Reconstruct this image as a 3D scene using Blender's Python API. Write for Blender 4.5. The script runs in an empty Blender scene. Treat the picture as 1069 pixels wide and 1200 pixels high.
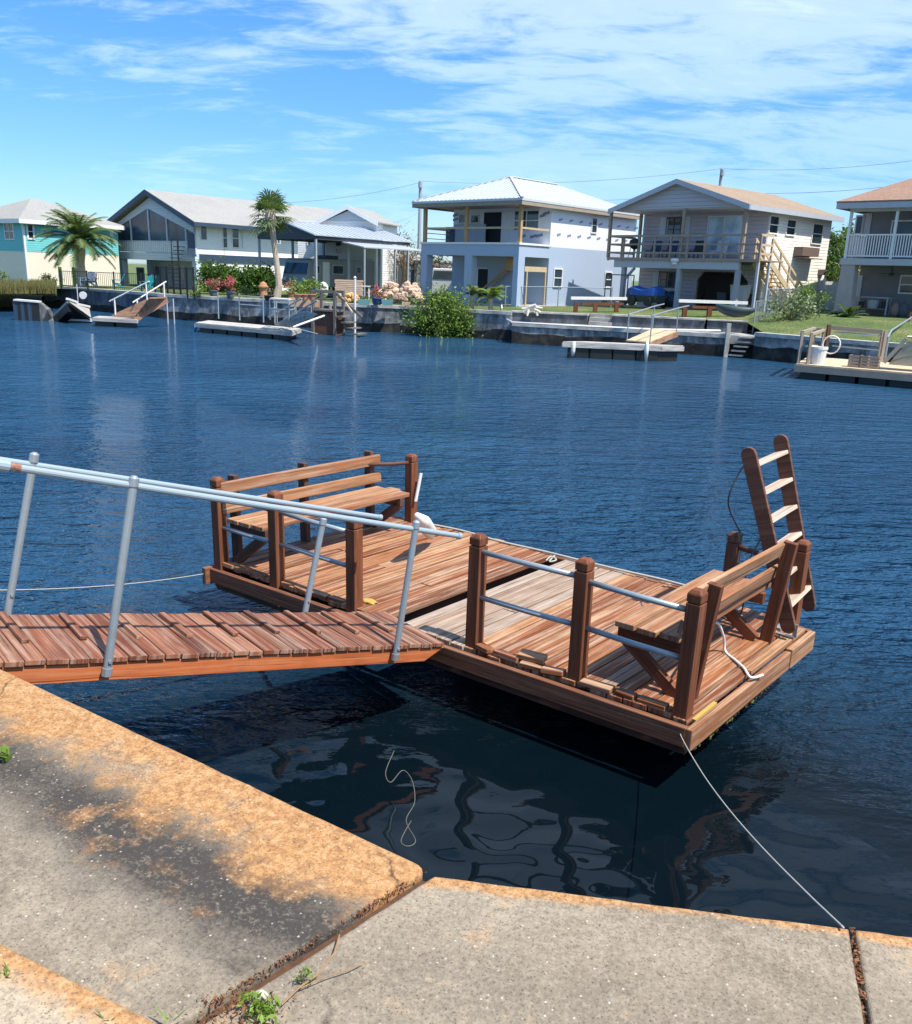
import bpy, bmesh, math, random
from mathutils import Vector, Matrix
random.seed(11)
scene = bpy.context.scene
COL = scene.collection
rad = math.radians
R = random.uniform
V = Vector

# ---------------------------------------------------------------- camera
EYE = V((0, 0, 3.1)); FPX = 1000.0; PW, PH = 1069.0, 1200.0
PITCH, ROLL = rad(15.7), rad(2.0)
FW = V((0, math.cos(PITCH), -math.sin(PITCH))); RT0 = V((1, 0, 0)); UP0 = RT0.cross(FW)
RT = RT0 * math.cos(ROLL) + UP0 * math.sin(ROLL)
UP = -RT0 * math.sin(ROLL) + UP0 * math.cos(ROLL)
cam_d = bpy.data.cameras.new('camera'); cam = bpy.data.objects.new('camera', cam_d); COL.objects.link(cam)
cam.matrix_world = Matrix(((RT.x, UP.x, -FW.x, EYE.x), (RT.y, UP.y, -FW.y, EYE.y), (RT.z, UP.z, -FW.z, EYE.z), (0, 0, 0, 1)))
cam_d.sensor_fit = 'HORIZONTAL'; cam_d.sensor_width = 36; cam_d.lens = 36 * FPX / PW
cam_d.clip_start = .05; cam_d.clip_end = 3000
scene.camera = cam

def ray(px, py):
    return (FW * FPX + RT * (px - PW / 2) - UP * (py - PH / 2)).normalized()
def at(px, py, z):
    d = ray(px, py); return EYE + d * ((z - EYE.z) / d.z)
def atY(px, py, Y):
    d = ray(px, py); return EYE + d * (Y / d.y)
def on_plane(px, py, p0, n):
    d = ray(px, py); n = V(n); return EYE + d * ((V(p0) - EYE).dot(n) / d.dot(n))
def zat(px, py, P):
    return atY(px, py, P[1]).z
def proj(p):
    v = V(p) - EYE; k = v.dot(FW)
    return (PW / 2 + FPX * v.dot(RT) / k, PH / 2 - FPX * v.dot(UP) / k)
def frame(o, deg):
    return Matrix.Translation(V(o)) @ Matrix.Rotation(rad(deg), 4, 'Z')
def hp(M, px, py, y=0):           # pixel -> (x, z) on a frame's plane y = const
    n = M.to_3x3() @ V((0, 1, 0)); p = on_plane(px, py, M @ V((0, y, 0)), n)
    q = M.inverted() @ p; return q.x, q.z
def hs(M, px, py, x=0):           # pixel -> (y, z) on a frame's plane x = const
    n = M.to_3x3() @ V((1, 0, 0)); p = on_plane(px, py, M @ V((x, 0, 0)), n)
    q = M.inverted() @ p; return q.y, q.z

# ---------------------------------------------------------------- objects
WM = {}
def T(name, label, cat, M=None, group=None):
    o = bpy.data.objects.new(name, None); COL.objects.link(o)
    M = M or Matrix()
    if isinstance(M, Vector) or isinstance(M, tuple): M = Matrix.Translation(V(M))
    loc, rot, _ = M.decompose()
    o.location = loc; o.rotation_euler = rot.to_euler(); o.empty_display_size = .2
    WM[o] = Matrix.Translation(loc) @ rot.to_matrix().to_4x4()
    return tag(o, label, cat, group)
def tag(o, label, cat, group=None):
    o['label'] = label; o['category'] = cat
    if group: o['group'] = group
    return o
def setting(o, kind='structure'):
    o['kind'] = kind; return o
def dup(root, M, label=None, group=None):
    r = root.copy(); COL.objects.link(r)
    loc, rot, _ = M.decompose(); r.location = loc; r.rotation_euler = rot.to_euler()
    if label: r['label'] = label
    if group: r['group'] = group
    for ch in list(root.children):
        c = ch.copy(); COL.objects.link(c); c.parent = r
        for g in list(ch.children):
            d = g.copy(); COL.objects.link(d); d.parent = c
    return r

class MB:
    def __init__(s, M=None):
        s.v = []; s.f = []; s.uv = []; s.c = []; s.M = M or Matrix()
    def face(s, pts, uvs=None, c=None):
        i = len(s.v); s.v += [s.M @ V(p) for p in pts]
        s.f.append(list(range(i, i + len(pts))))
        if uvs is None:
            uvs = [(p[0] + .37 * p[1], p[2] + .61 * p[1]) for p in pts]
        s.uv.append(uvs); s.c.append(R(0, 1) if c is None else c)
    def mesh(s, pts, faces, uvs=None, c=None):
        """a connected piece: shared vertices"""
        i = len(s.v); s.v += [s.M @ V(p) for p in pts]; c = R(0, 1) if c is None else c
        for k, f in enumerate(faces):
            s.f.append([i + j for j in f])
            s.uv.append(uvs[k] if uvs else [(pts[j][0] + .37 * pts[j][1], pts[j][2] + .61 * pts[j][1]) for j in f])
            s.c.append(c)
    def beam(s, p0, p1, w, h, up=(0, 0, 1), c=None, w1=None, h1=None, twist=0):
        p0, p1 = V(p0), V(p1); d = (p1 - p0); L = d.length; d = d / L
        side = d.cross(V(up))
        if side.length < 1e-4: side = d.cross(V((0, 1, 0)))
        side.normalize(); u = side.cross(d)
        if twist:
            q = Matrix.Rotation(twist, 3, d); side = q @ side; u = q @ u
        w1 = w if w1 is None else w1; h1 = h if h1 is None else h1
        P = []
        for p, a, b in ((p0, w, h), (p1, w1, h1)):
            P += [p - side * a / 2 - u * b / 2, p + side * a / 2 - u * b / 2, p + side * a / 2 + u * b / 2, p - side * a / 2 + u * b / 2]
        o = R(0, 50); q = R(0, 50)
        def uvr(a, b): return [(o, q + a), (o, q + b), (o + L, q + b), (o + L, q + a)]
        s.mesh(P, [(0, 1, 5, 4), (1, 2, 6, 5), (2, 3, 7, 6), (3, 0, 4, 7), (3, 2, 1, 0), (4, 5, 6, 7)],
               [uvr(0, w), uvr(w, w + h), uvr(w + h, 2 * w + h), uvr(2 * w + h, 2 * w + 2 * h),
                [(o, q), (o + .02, q + w), (o + .04, q + w), (o + .03, q)], [(o, q), (o + .02, q + w), (o + .04, q + w), (o + .03, q)]], c)
    def box(s, x0, x1, y0, y1, z0, z1, c=None):
        P = [(x0, y0, z0), (x1, y0, z0), (x1, y1, z0), (x0, y1, z0), (x0, y0, z1), (x1, y0, z1), (x1, y1, z1), (x0, y1, z1)]
        Fs = [(0, 1, 5, 4), (1, 2, 6, 5), (2, 3, 7, 6), (3, 0, 4, 7), (3, 2, 1, 0), (4, 5, 6, 7)]
        uvs = []
        for k, f in enumerate(Fs):
            ax = (0, 2) if k in (0, 2) else (1, 2) if k in (1, 3) else (0, 1)
            uvs.append([(P[j][ax[0]], P[j][ax[1]]) for j in f])
        s.mesh(P, Fs, uvs, c)
    def prism(s, poly, vec, c=None):
        n = len(poly); P = [V(p) for p in poly] + [V(p) + V(vec) for p in poly]
        s.mesh(P, [tuple(range(n))[::-1], tuple(range(n, 2 * n))] + [(i, (i + 1) % n, n + (i + 1) % n, n + i) for i in range(n)], None, c)
    def tube(s, pts, r, n=8, c=None, cap=True):
        pts = [V(p) for p in pts]; m = len(pts); rs = r if isinstance(r, (list, tuple)) else [r] * m
        P = []; prev = None
        for i, p in enumerate(pts):
            d = (pts[min(i + 1, m - 1)] - pts[max(i - 1, 0)]).normalized()
            if prev is None:
                a = d.cross(V((0, 0, 1)))
                if a.length < .05: a = d.cross(V((1, 0, 0)))
            else:
                a = prev - d * prev.dot(d)
            a.normalize(); prev = a; b = d.cross(a)
            P += [p + (a * math.cos(2 * math.pi * k / n) + b * math.sin(2 * math.pi * k / n)) * rs[i] for k in range(n)]
        Fs = []; U = []; l = 0
        for i in range(m - 1):
            L = (pts[i + 1] - pts[i]).length
            for k in range(n):
                k2 = (k + 1) % n; Fs.append((i * n + k, i * n + k2, (i + 1) * n + k2, (i + 1) * n + k))
                a, b = k * .02, (k + 1) * .02; U.append([(l, a), (l, b), (l + L, b), (l + L, a)])
            l += L
        if cap:
            for f in (tuple(range(n))[::-1], tuple(range((m - 1) * n, m * n))):
                Fs.append(f); U.append([(0, 0)] * n)
        s.mesh(P, Fs, U, c)
    def lathe(s, prof, ctr, n=16, c=None):
        ctr = V(ctr); P = []
        for r, z in prof: P += [ctr + V((r * math.cos(2 * math.pi * k / n), r * math.sin(2 * math.pi * k / n), z)) for k in range(n)]
        Fs = [(i * n + k, i * n + (k + 1) % n, (i + 1) * n + (k + 1) % n, (i + 1) * n + k) for i in range(len(prof) - 1) for k in range(n)]
        Fs += [tuple(range(n))[::-1], tuple(range((len(prof) - 1) * n, len(prof) * n))]
        s.mesh(P, Fs, None, c)
    def blob(s, ctr, r, n=2, jit=.15, c=None):
        bm = bmesh.new(); bmesh.ops.create_icosphere(bm, subdivisions=n, radius=1)
        ctr = V(ctr); r = V(r) if hasattr(r, '__len__') else V((r, r, r))
        P = []
        for v in bm.verts:
            k = 1 + R(-jit, jit); P.append(ctr + V((v.co.x * r.x, v.co.y * r.y, v.co.z * r.z)) * k)
        s.mesh(P, [tuple(v.index for v in f.verts) for f in bm.faces], None, c); bm.free()
    def leaf(s, p, size, ar=.5, d=None, c=None):
        p = V(p); a = V((R(-1, 1), R(-1, 1), R(-1, 1))) if d is None else V(d)
        a.normalize(); b = a.cross(V((R(-1, 1), R(-1, 1), R(-1, 1)))).normalized()
        a = a * size; b = b * size * ar
        s.face([p - a * .5, p + b * .5 - a * .05, p + a * .5, p - b * .5 - a * .05], [(0, 0)] * 4, c)
    def build(s, name, m, parent=None, bevel=0, smooth=False, weld=False):
        me = bpy.data.meshes.new(name)
        if parent is not None:
            inv = WM[parent].inverted(); org = V((0, 0, 0)); vs = [inv @ v for v in s.v]
        else:
            xs = [v.x for v in s.v]; ys = [v.y for v in s.v]; zs = [v.z for v in s.v]
            org = V(((min(xs) + max(xs)) / 2, (min(ys) + max(ys)) / 2, min(zs))); vs = [v - org for v in s.v]
        me.from_pydata(vs, [], s.f)
        uvl = me.uv_layers.new(name='UVMap'); ca = me.color_attributes.new('rnd', 'FLOAT_COLOR', 'CORNER')
        ud = []; cd = []
        for uvs, c in zip(s.uv, s.c):
            for u in uvs: ud += [u[0], u[1]]; cd += [c, c, c, 1]
        me.uv_layers['UVMap'].data.foreach_set('uv', ud); me.color_attributes['rnd'].data.foreach_set('color', cd)
        bm = bmesh.new(); bm.from_mesh(me)
        if weld: bmesh.ops.remove_doubles(bm, verts=bm.verts, dist=1e-4)
        bmesh.ops.recalc_face_normals(bm, faces=bm.faces); bm.to_mesh(me); bm.free()
        if smooth:
            for p in me.polygons: p.use_smooth = True
        o = bpy.data.objects.new(name, me); COL.objects.link(o); me.materials.append(m)
        o.location = org
        if parent is not None: o.parent = parent; WM[o] = WM[parent]
        else: WM[o] = Matrix.Translation(org)
        if bevel:
            b = o.modifiers.new('bevel', 'BEVEL'); b.width = bevel; b.segments = 2; b.limit_method = 'ANGLE'; b.harden_normals = False
        return o

# ---------------------------------------------------------------- materials
def nd(nt, t, inp=None, **at_):
    n = nt.nodes.new(t)
    for k, v in at_.items(): setattr(n, k, v)
    for k, v in (inp or {}).items():
        s_ = n.inputs[k]
        if isinstance(v, bpy.types.NodeSocket): nt.links.new(v, s_)
        else: s_.default_value = v
    return n
def c4(c): return (c[0], c[1], c[2], 1)
def mixc(nt, fac, a, b, blend='MIX'):
    n = nt.nodes.new('ShaderNodeMix'); n.data_type = 'RGBA'; n.blend_type = blend
    for i, v in ((0, fac), (6, a), (7, b)):
        if isinstance(v, bpy.types.NodeSocket): nt.links.new(v, n.inputs[i])
        else: n.inputs[i].default_value = v if i == 0 else c4(v)
    return n.outputs[2]
def ramp(nt, fac, stops, interp='LINEAR'):
    n = nt.nodes.new('ShaderNodeValToRGB'); cr = n.color_ramp; cr.interpolation = interp
    while len(cr.elements) < len(stops): cr.elements.new(.5)
    for e, (p, c) in zip(cr.elements, stops):
        e.position = p; e.color = c4(c) if hasattr(c, '__len__') else (c, c, c, 1)
    nt.links.new(fac, n.inputs[0]); return n.outputs[0]
def mth(nt, op, a, b=0.0, c=None, clamp=False):
    n = nt.nodes.new('ShaderNodeMath'); n.operation = op; n.use_clamp = clamp
    for i, v in enumerate((a, b) + (() if c is None else (c,))):
        if isinstance(v, bpy.types.NodeSocket): nt.links.new(v, n.inputs[i])
        else: n.inputs[i].default_value = v
    return n.outputs[0]
def noise(nt, vec, scale, detail=4, rough=.55, dist=0):
    n = nd(nt, 'ShaderNodeTexNoise', {'Scale': scale, 'Detail': detail, 'Roughness': rough, 'Distortion': dist})
    if vec is not None: nt.links.new(vec, n.inputs['Vector'])
    return n.outputs['Fac']
def mapping(nt, vec, sc=(1, 1, 1), loc=(0, 0, 0), rot=(0, 0, 0)):
    n = nd(nt, 'ShaderNodeMapping', {'Scale': sc, 'Location': loc, 'Rotation': rot}); nt.links.new(vec, n.inputs[0]); return n.outputs[0]
def newmat(name):
    m = bpy.data.materials.new(name); m.use_nodes = True; nt = m.node_tree
    b = nt.nodes['Principled BSDF']
    return m, nt, b
def bump(nt, b, h, strength=.3, dist=.01):
    n = nd(nt, 'ShaderNodeBump', {'Strength': strength, 'Distance': dist}); nt.links.new(h, n.inputs['Height']); nt.links.new(n.outputs[0], b.inputs['Normal']); return n
def rndv(nt):
    return nd(nt, 'ShaderNodeAttribute', attribute_name='rnd').outputs['Fac']
def coord(nt, k='Object'): return nd(nt, 'ShaderNodeTexCoord').outputs[k]

def paint(name, col, rough=.6, metal=0, dirt=.25, sc=3, var=.1, dirtcol=None, spec=.5):
    m, nt, b = newmat(name); o = coord(nt)
    f = ramp(nt, noise(nt, o, sc, 5, .65), [(.38, 0), (.72, 1)])
    dc = dirtcol or tuple(x * .55 for x in col)
    c = mixc(nt, mth(nt, 'MULTIPLY', f, dirt), col, dc)
    c = mixc(nt, mth(nt, 'MULTIPLY', rndv(nt), var), c, tuple(x * .6 for x in col))
    nt.links.new(c, b.inputs['Base Color']); b.inputs['Roughness'].default_value = rough; b.inputs['Metallic'].default_value = metal
    b.inputs['Specular IOR Level'].default_value = spec
    return m
def wood(name, cols, dark=(.05, .025, .015), grain=1.0, rough=.7, crack=.5, wear=None, wearamt=.5, bmp=.5, gs=22):
    """cols: list of colours chosen per piece; grain runs along UV u"""
    m, nt, b = newmat(name); uv = nd(nt, 'ShaderNodeUVMap', uv_map='UVMap').outputs[0]; rv = rndv(nt)
    n = len(cols); base = ramp(nt, rv, [((i + .5) / n, c) for i, c in enumerate(cols)])
    g1 = noise(nt, mapping(nt, uv, (.9, gs, 1)), 1.6, 6, .62, .3)
    g2 = noise(nt, mapping(nt, uv, (.55, 16, 1)), 1.7, 7, .7, .3)
    g3 = noise(nt, mapping(nt, uv, (.7, gs * 2.0, 1)), 1.3, 3, .5)
    g4 = noise(nt, mapping(nt, uv, (2.5, 3.5, 1)), 1.5, 4, .6)
    c = mixc(nt, mth(nt, 'MULTIPLY', ramp(nt, g1, [(.32, 1), (.58, 0)]), .75 * grain), base, tuple(.45 * x for x in cols[0]))
    if wear: c = mixc(nt, mth(nt, 'MULTIPLY', ramp(nt, g2, [(.46, 0), (.62, 1)]), wearamt), c, wear)
    c = mixc(nt, mth(nt, 'MULTIPLY', ramp(nt, g4, [(.5, 0), (.72, 1)]), .35), c, tuple(.4 * x for x in cols[0]))
    ck = ramp(nt, g3, [(.32, 1), (.39, 0)])
    c = mixc(nt, mth(nt, 'MULTIPLY', ck, crack), c, dark)
    nt.links.new(c, b.inputs['Base Color']); b.inputs['Roughness'].default_value = rough; b.inputs['Specular IOR Level'].default_value = .3
    bump(nt, b, mth(nt, 'SUBTRACT', g1, ck), bmp, .004)
    return m
def foliage(name, cols, transl=.35, rough=.55):
    m, nt, b = newmat(name); rv = rndv(nt); n = len(cols)
    c = ramp(nt, rv, [((i + .5) / n, k) for i, k in enumerate(cols)])
    nt.links.new(c, b.inputs['Base Color']); b.inputs['Roughness'].default_value = rough; b.inputs['Specular IOR Level'].default_value = .35
    t = nd(nt, 'ShaderNodeBsdfTranslucent'); nt.links.new(mixc(nt, .5, c, (.25, .35, .03)), t.inputs[0])
    mx = nd(nt, 'ShaderNodeMixShader', {0: transl}); nt.links.new(b.outputs[0], mx.inputs[1]); nt.links.new(t.outputs[0], mx.inputs[2])
    nt.links.new(mx.outputs[0], nt.nodes['Material Output'].inputs[0]); return m
def concrete(name, col, dark, sc=1.5, speck=.0, stain=None, streak=False, bmp=.4):
    m, nt, b = newmat(name); o = coord(nt)
    f = noise(nt, o, sc, 8, .68); c = ramp(nt, f, [(.3, dark), (.62, col), (.8, tuple(min(1, x * 1.25) for x in col))])
    if streak:
        s = noise(nt, mapping(nt, o, (1.5, 1.5, .7)), 1.5, 8, .72)
        c = mixc(nt, mth(nt, 'MULTIPLY', ramp(nt, s, [(.40, 1), (.6, 0)]), .8), c, dark)
    if stain: c = mixc(nt, ramp(nt, noise(nt, o, sc * .7, 5, .6), [(.5, 0), (.62, 1)]), c, stain)
    h = noise(nt, o, 60, 6, .7)
    c = mixc(nt, mth(nt, 'MULTIPLY', ramp(nt, h, [(.35, 1), (.5, 0)]), .35), c, dark)
    nt.links.new(c, b.inputs['Base Color']); b.inputs['Roughness'].default_value = .9; b.inputs['Specular IOR Level'].default_value = .25
    bump(nt, b, mth(nt, 'ADD', h, f), bmp, .01); return m
def siding(name, col, pitch=.16, dirt=.2, vertical=False):
    m, nt, b = newmat(name); o = coord(nt); sx = nd(nt, 'ShaderNodeSeparateXYZ'); nt.links.new(o, sx.inputs[0])
    a = mth(nt, 'ADD', sx.outputs[0], sx.outputs[1]) if vertical else sx.outputs[2]
    fr = mth(nt, 'FRACT', mth(nt, 'DIVIDE', a, pitch))
    ln = ramp(nt, fr, [(0, .0), (.10, 1), (.92, 1), (1, 0)])
    c = mixc(nt, mth(nt, 'MULTIPLY', ramp(nt, noise(nt, o, 1.2, 5, .6), [(.4, 0), (.75, 1)]), dirt), col, tuple(x * .7 for x in col))
    nt.links.new(c, b.inputs['Base Color']); b.inputs['Roughness'].default_value = .55
    bump(nt, b, mth(nt, 'ADD', mth(nt, 'MULTIPLY', fr, -.8), ln), .8, .02); return m
def shingle(name, cols):
    m, nt, b = newmat(name); o = coord(nt)
    br = nd(nt, 'ShaderNodeTexNoise', {'Scale': 6.0, 'Detail': 6, 'Roughness': .75}); nt.links.new(mapping(nt, o, (1, 1, 2.5)), br.inputs['Vector'])
    c = ramp(nt, br.outputs['Fac'], [(.3, cols[0]), (.5, cols[1]), (.7, cols[2])])
    w = noise(nt, o, .5, 4); c = mixc(nt, mth(nt, 'MULTIPLY', ramp(nt, w, [(.45, 0), (.7, 1)]), .35), c, cols[0])
    nt.links.new(c, b.inputs['Base Color']); b.inputs['Roughness'].default_value = .9; bump(nt, b, br.outputs['Fac'], .6, .03); return m
def glass(name, col=(.02, .035, .05), rough=.05):
    m, nt, b = newmat(name); o = coord(nt)
    c = ramp(nt, noise(nt, o, .9, 3), [(.35, col), (.7, tuple(x * 2.6 + .01 for x in col))])
    nt.links.new(c, b.inputs['Base Color']); b.inputs['Roughness'].default_value = rough; b.inputs['Specular IOR Level'].default_value = .7; return m
# ---------------------------------------------------------------- light and sky
SUN_EL, SUN_AZ = rad(61), math.atan2(.80, -.60)     # azimuth from +Y towards +X
sd = V((math.sin(SUN_AZ) * math.cos(SUN_EL), math.cos(SUN_AZ) * math.cos(SUN_EL), math.sin(SUN_EL)))
sun_d = bpy.data.lights.new('sun', 'SUN'); sun_d.energy = 4.6; sun_d.angle = rad(.5); sun_d.color = (1, .95, .87)
sun = bpy.data.objects.new('sun', sun_d); COL.objects.link(sun); sun.rotation_euler = (-sd).to_track_quat('-Z', 'Y').to_euler(); sun.location = (10, -10, 30)
w = bpy.data.worlds.new('World'); scene.world = w; w.use_nodes = True; nt = w.node_tree
bg = nt.nodes['Background']
sky = nd(nt, 'ShaderNodeTexSky', sky_type='NISHITA', sun_disc=False, sun_elevation=SUN_EL, sun_rotation=SUN_AZ, air_density=1.0, dust_density=.3, ozone_density=2.2)
gen = coord(nt, 'Generated'); sx = nd(nt, 'ShaderNodeSeparateXYZ'); nt.links.new(gen, sx.inputs[0])
hs_ = nd(nt, 'ShaderNodeHueSaturation', {'Saturation': 1.12, 'Value': 1.08, 'Color': mixc(nt, 1.0, sky.outputs[0], ramp(nt, sx.outputs[2], [(.0, (.47, .60, .82)), (.22, (.56, .73, .97)), (.5, (.58, .80, .96))]), 'MULTIPLY')})
zz = mth(nt, 'ADD', mth(nt, 'MAXIMUM', sx.outputs[2], 0.0), .16)
cx = mth(nt, 'DIVIDE', sx.outputs[0], zz); cy = mth(nt, 'DIVIDE', sx.outputs[1], zz)
cv = nd(nt, 'ShaderNodeCombineXYZ'); nt.links.new(cx, cv.inputs[0]); nt.links.new(cy, cv.inputs[1])
cvec = cv.outputs[0]
big = noise(nt, mapping(nt, cvec, (.6, .8, 1), (3.1, .2, 0), (0, 0, rad(-24))), 1.0, 4, .5, .3)
mid = noise(nt, mapping(nt, cvec, (1.0, 1.9, 1), (1.3, 2.2, 0), (0, 0, rad(-42))), 1.9, 9, .62, .7)
fin = noise(nt, mapping(nt, cvec, (2.0, 5, 1), (.3, .2, 0), (0, 0, rad(-50))), 2.4, 8, .65, .9)
side = ramp(nt, mth(nt, 'ADD', mth(nt, 'MULTIPLY', sx.outputs[0], .9), .5), [(.12, -.0), (.40, .55), (.55, 1), (.9, .72)])
cover = mth(nt, 'ADD', mth(nt, 'MULTIPLY', big, .45), mth(nt, 'ADD', mth(nt, 'MULTIPLY', mid, .5), mth(nt, 'MULTIPLY', fin, .24)))
cover = mth(nt, 'ADD', cover, mth(nt, 'MULTIPLY', mth(nt, 'SUBTRACT', side, .45), .20))
cl = ramp(nt, cover, [(.555, 0), (.70, .38), (.94, .72)], 'EASE')
cl = mth(nt, 'MULTIPLY', cl, ramp(nt, sx.outputs[2], [(.03, .12), (.24, 1)]))
skyc = mixc(nt, cl, hs_.outputs[0], (6.6, 7.4, 8.3))
nt.links.new(skyc, bg.inputs[0]); bg.inputs[1].default_value = .12
scene.cycles.sample_clamp_direct = 6; scene.cycles.sample_clamp_indirect = 4
scene.view_settings.view_transform = 'Standard'; scene.view_settings.look = 'None'
scene.view_settings.exposure = 0.75; scene.view_settings.gamma = 1; scene.view_settings.use_curve_mapping = False

# ---------------------------------------------------------------- water
def water_mat():
    m, nt, b = newmat('canal_water'); o = nd(nt, 'ShaderNodeNewGeometry').outputs['Position']
    sx = nd(nt, 'ShaderNodeSeparateXYZ'); nt.links.new(o, sx.inputs[0])
    # calm lee between the seawall and the dock
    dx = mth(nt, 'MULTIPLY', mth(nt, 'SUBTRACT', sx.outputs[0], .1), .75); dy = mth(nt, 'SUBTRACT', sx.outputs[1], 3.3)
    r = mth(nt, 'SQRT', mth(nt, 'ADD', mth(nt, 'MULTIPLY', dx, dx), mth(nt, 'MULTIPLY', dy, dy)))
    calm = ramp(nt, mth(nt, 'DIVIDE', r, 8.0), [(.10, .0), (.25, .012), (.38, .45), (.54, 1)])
    w1 = noise(nt, mapping(nt, o, (.8, 1.9, 1), (0, 0, 0), (0, 0, rad(8))), 1.5, 3, .5, .2)
    w2 = noise(nt, mapping(nt, o, (1.6, 3.6, 1), (0, 0, 0), (0, 0, rad(-10))), 2.1, 3, .5, .3)
    w3 = noise(nt, mapping(nt, o, (2.4, 4.6, 1), (0, 0, 0), (0, 0, rad(20))), 4.4, 2, .5, .2)
    h = mth(nt, 'ADD', mth(nt, 'MULTIPLY', w1, .70), mth(nt, 'ADD', mth(nt, 'MULTIPLY', w2, .34), mth(nt, 'MULTIPLY', w3, .15)))
    gust = ramp(nt, noise(nt, mapping(nt, o, (.05, .14, 1)), 1.0, 3, .5), [(.32, .45), (.5, .9), (.68, 1.3)])
    far_ = ramp(nt, mth(nt, 'DIVIDE', sx.outputs[1], 40.0), [(.2, 1), (.7, .42)])
    h = mth(nt, 'MULTIPLY', h, mth(nt, 'MULTIPLY', mth(nt, 'MULTIPLY', calm, far_), gust))
    lee = noise(nt, mapping(nt, o, (1.0, 1.25, 1)), 3.3, 0, .3, .3); lee2 = noise(nt, mapping(nt, o, (1.0, 1.2, 1), (5, 3, 0)), .9, 0, .3, .2)
    h = mth(nt, 'ADD', h, mth(nt, 'ADD', mth(nt, 'MULTIPLY', lee, .030), mth(nt, 'MULTIPLY', lee2, .03)))
    bump(nt, b, h, 1.0, .7)
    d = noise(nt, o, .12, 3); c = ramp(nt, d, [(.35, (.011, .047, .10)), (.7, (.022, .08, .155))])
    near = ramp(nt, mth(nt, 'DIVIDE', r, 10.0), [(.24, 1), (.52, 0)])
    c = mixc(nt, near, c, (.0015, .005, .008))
    nt.links.new(c, b.inputs['Base Color']); b.inputs['Roughness'].default_value = .012; b.inputs['IOR'].default_value = 1.333
    return m
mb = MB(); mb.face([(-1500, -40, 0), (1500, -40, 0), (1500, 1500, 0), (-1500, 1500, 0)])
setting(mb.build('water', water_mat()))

# ---------------------------------------------------------------- ground of the far bank
def grass_mat():
    m, nt, b = newmat('lawn'); o = coord(nt)
    f = noise(nt, o, .6, 6, .65); g = noise(nt, o, 14, 6, .75)
    c = ramp(nt, f, [(.3, (.06, .11, .02)), (.5, (.13, .18, .04)), (.66, (.26, .24, .09)), (.8, (.34, .29, .16))])
    c = mixc(nt, ramp(nt, g, [(.42, 1), (.56, 0)]), c, (.04, .06, .014))
    nt.links.new(c, b.inputs['Base Color']); b.inputs['Roughness'].default_value = .95; bump(nt, b, g, .9, .06); return m
# columns: wall-top point, height at the wall, height at the houses
GCOL = [((-60, 66), 1.1, 1.1), ((-33, 58.5), 1.1, 1.1), ((-24, 55), 1.33, 1.15), ((-17.35, 50.2), 1.33, 1.15), ((-14, 48.3), 1.33, 1.2), ((-5.4, 44.9), 1.33, 1.25),
        ((-3.2, 44.7), 1.33, 1.35), ((1.8, 42.3), 1.36, 1.5), ((6.2, 41.6), 1.4, 1.6), ((11.0, 39.6), 1.45, 1.75), ((12.6, 39.0), 1.45, 1.75), ((12.7, 36.4), 1.08, 1.75), ((15.5, 33.2), 1.08, 1.75), ((24, 27), 1.08, 1.75), ((60, 8), 1.1, 1.75)]
ROWS = [0, 1.2, 2.6, 4.5, 7, 12, 20, 40, 120, 600]
def gz(i, d):
    z0, z1 = GCOL[i][1], GCOL[i][2]; t = min(1, d / 4.5); return z0 + (z1 - z0) * t - .045
mb = MB(); P = []
for i, (p, z0, z1) in enumerate(GCOL):
    for d in ROWS:
        ax = .5 if d < 50 else .5 + (i - 7) * .16
        P.append((p[0] + ax * d, p[1] + .86 * d, gz(i, d)))
n = len(ROWS)
mb.mesh(P, [(i * n + k, (i + 1) * n + k, (i + 1) * n + k + 1, i * n + k + 1) for i in range(len(GCOL) - 1) for k in range(n - 1)])
setting(mb.build('ground', grass_mat()))

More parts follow.
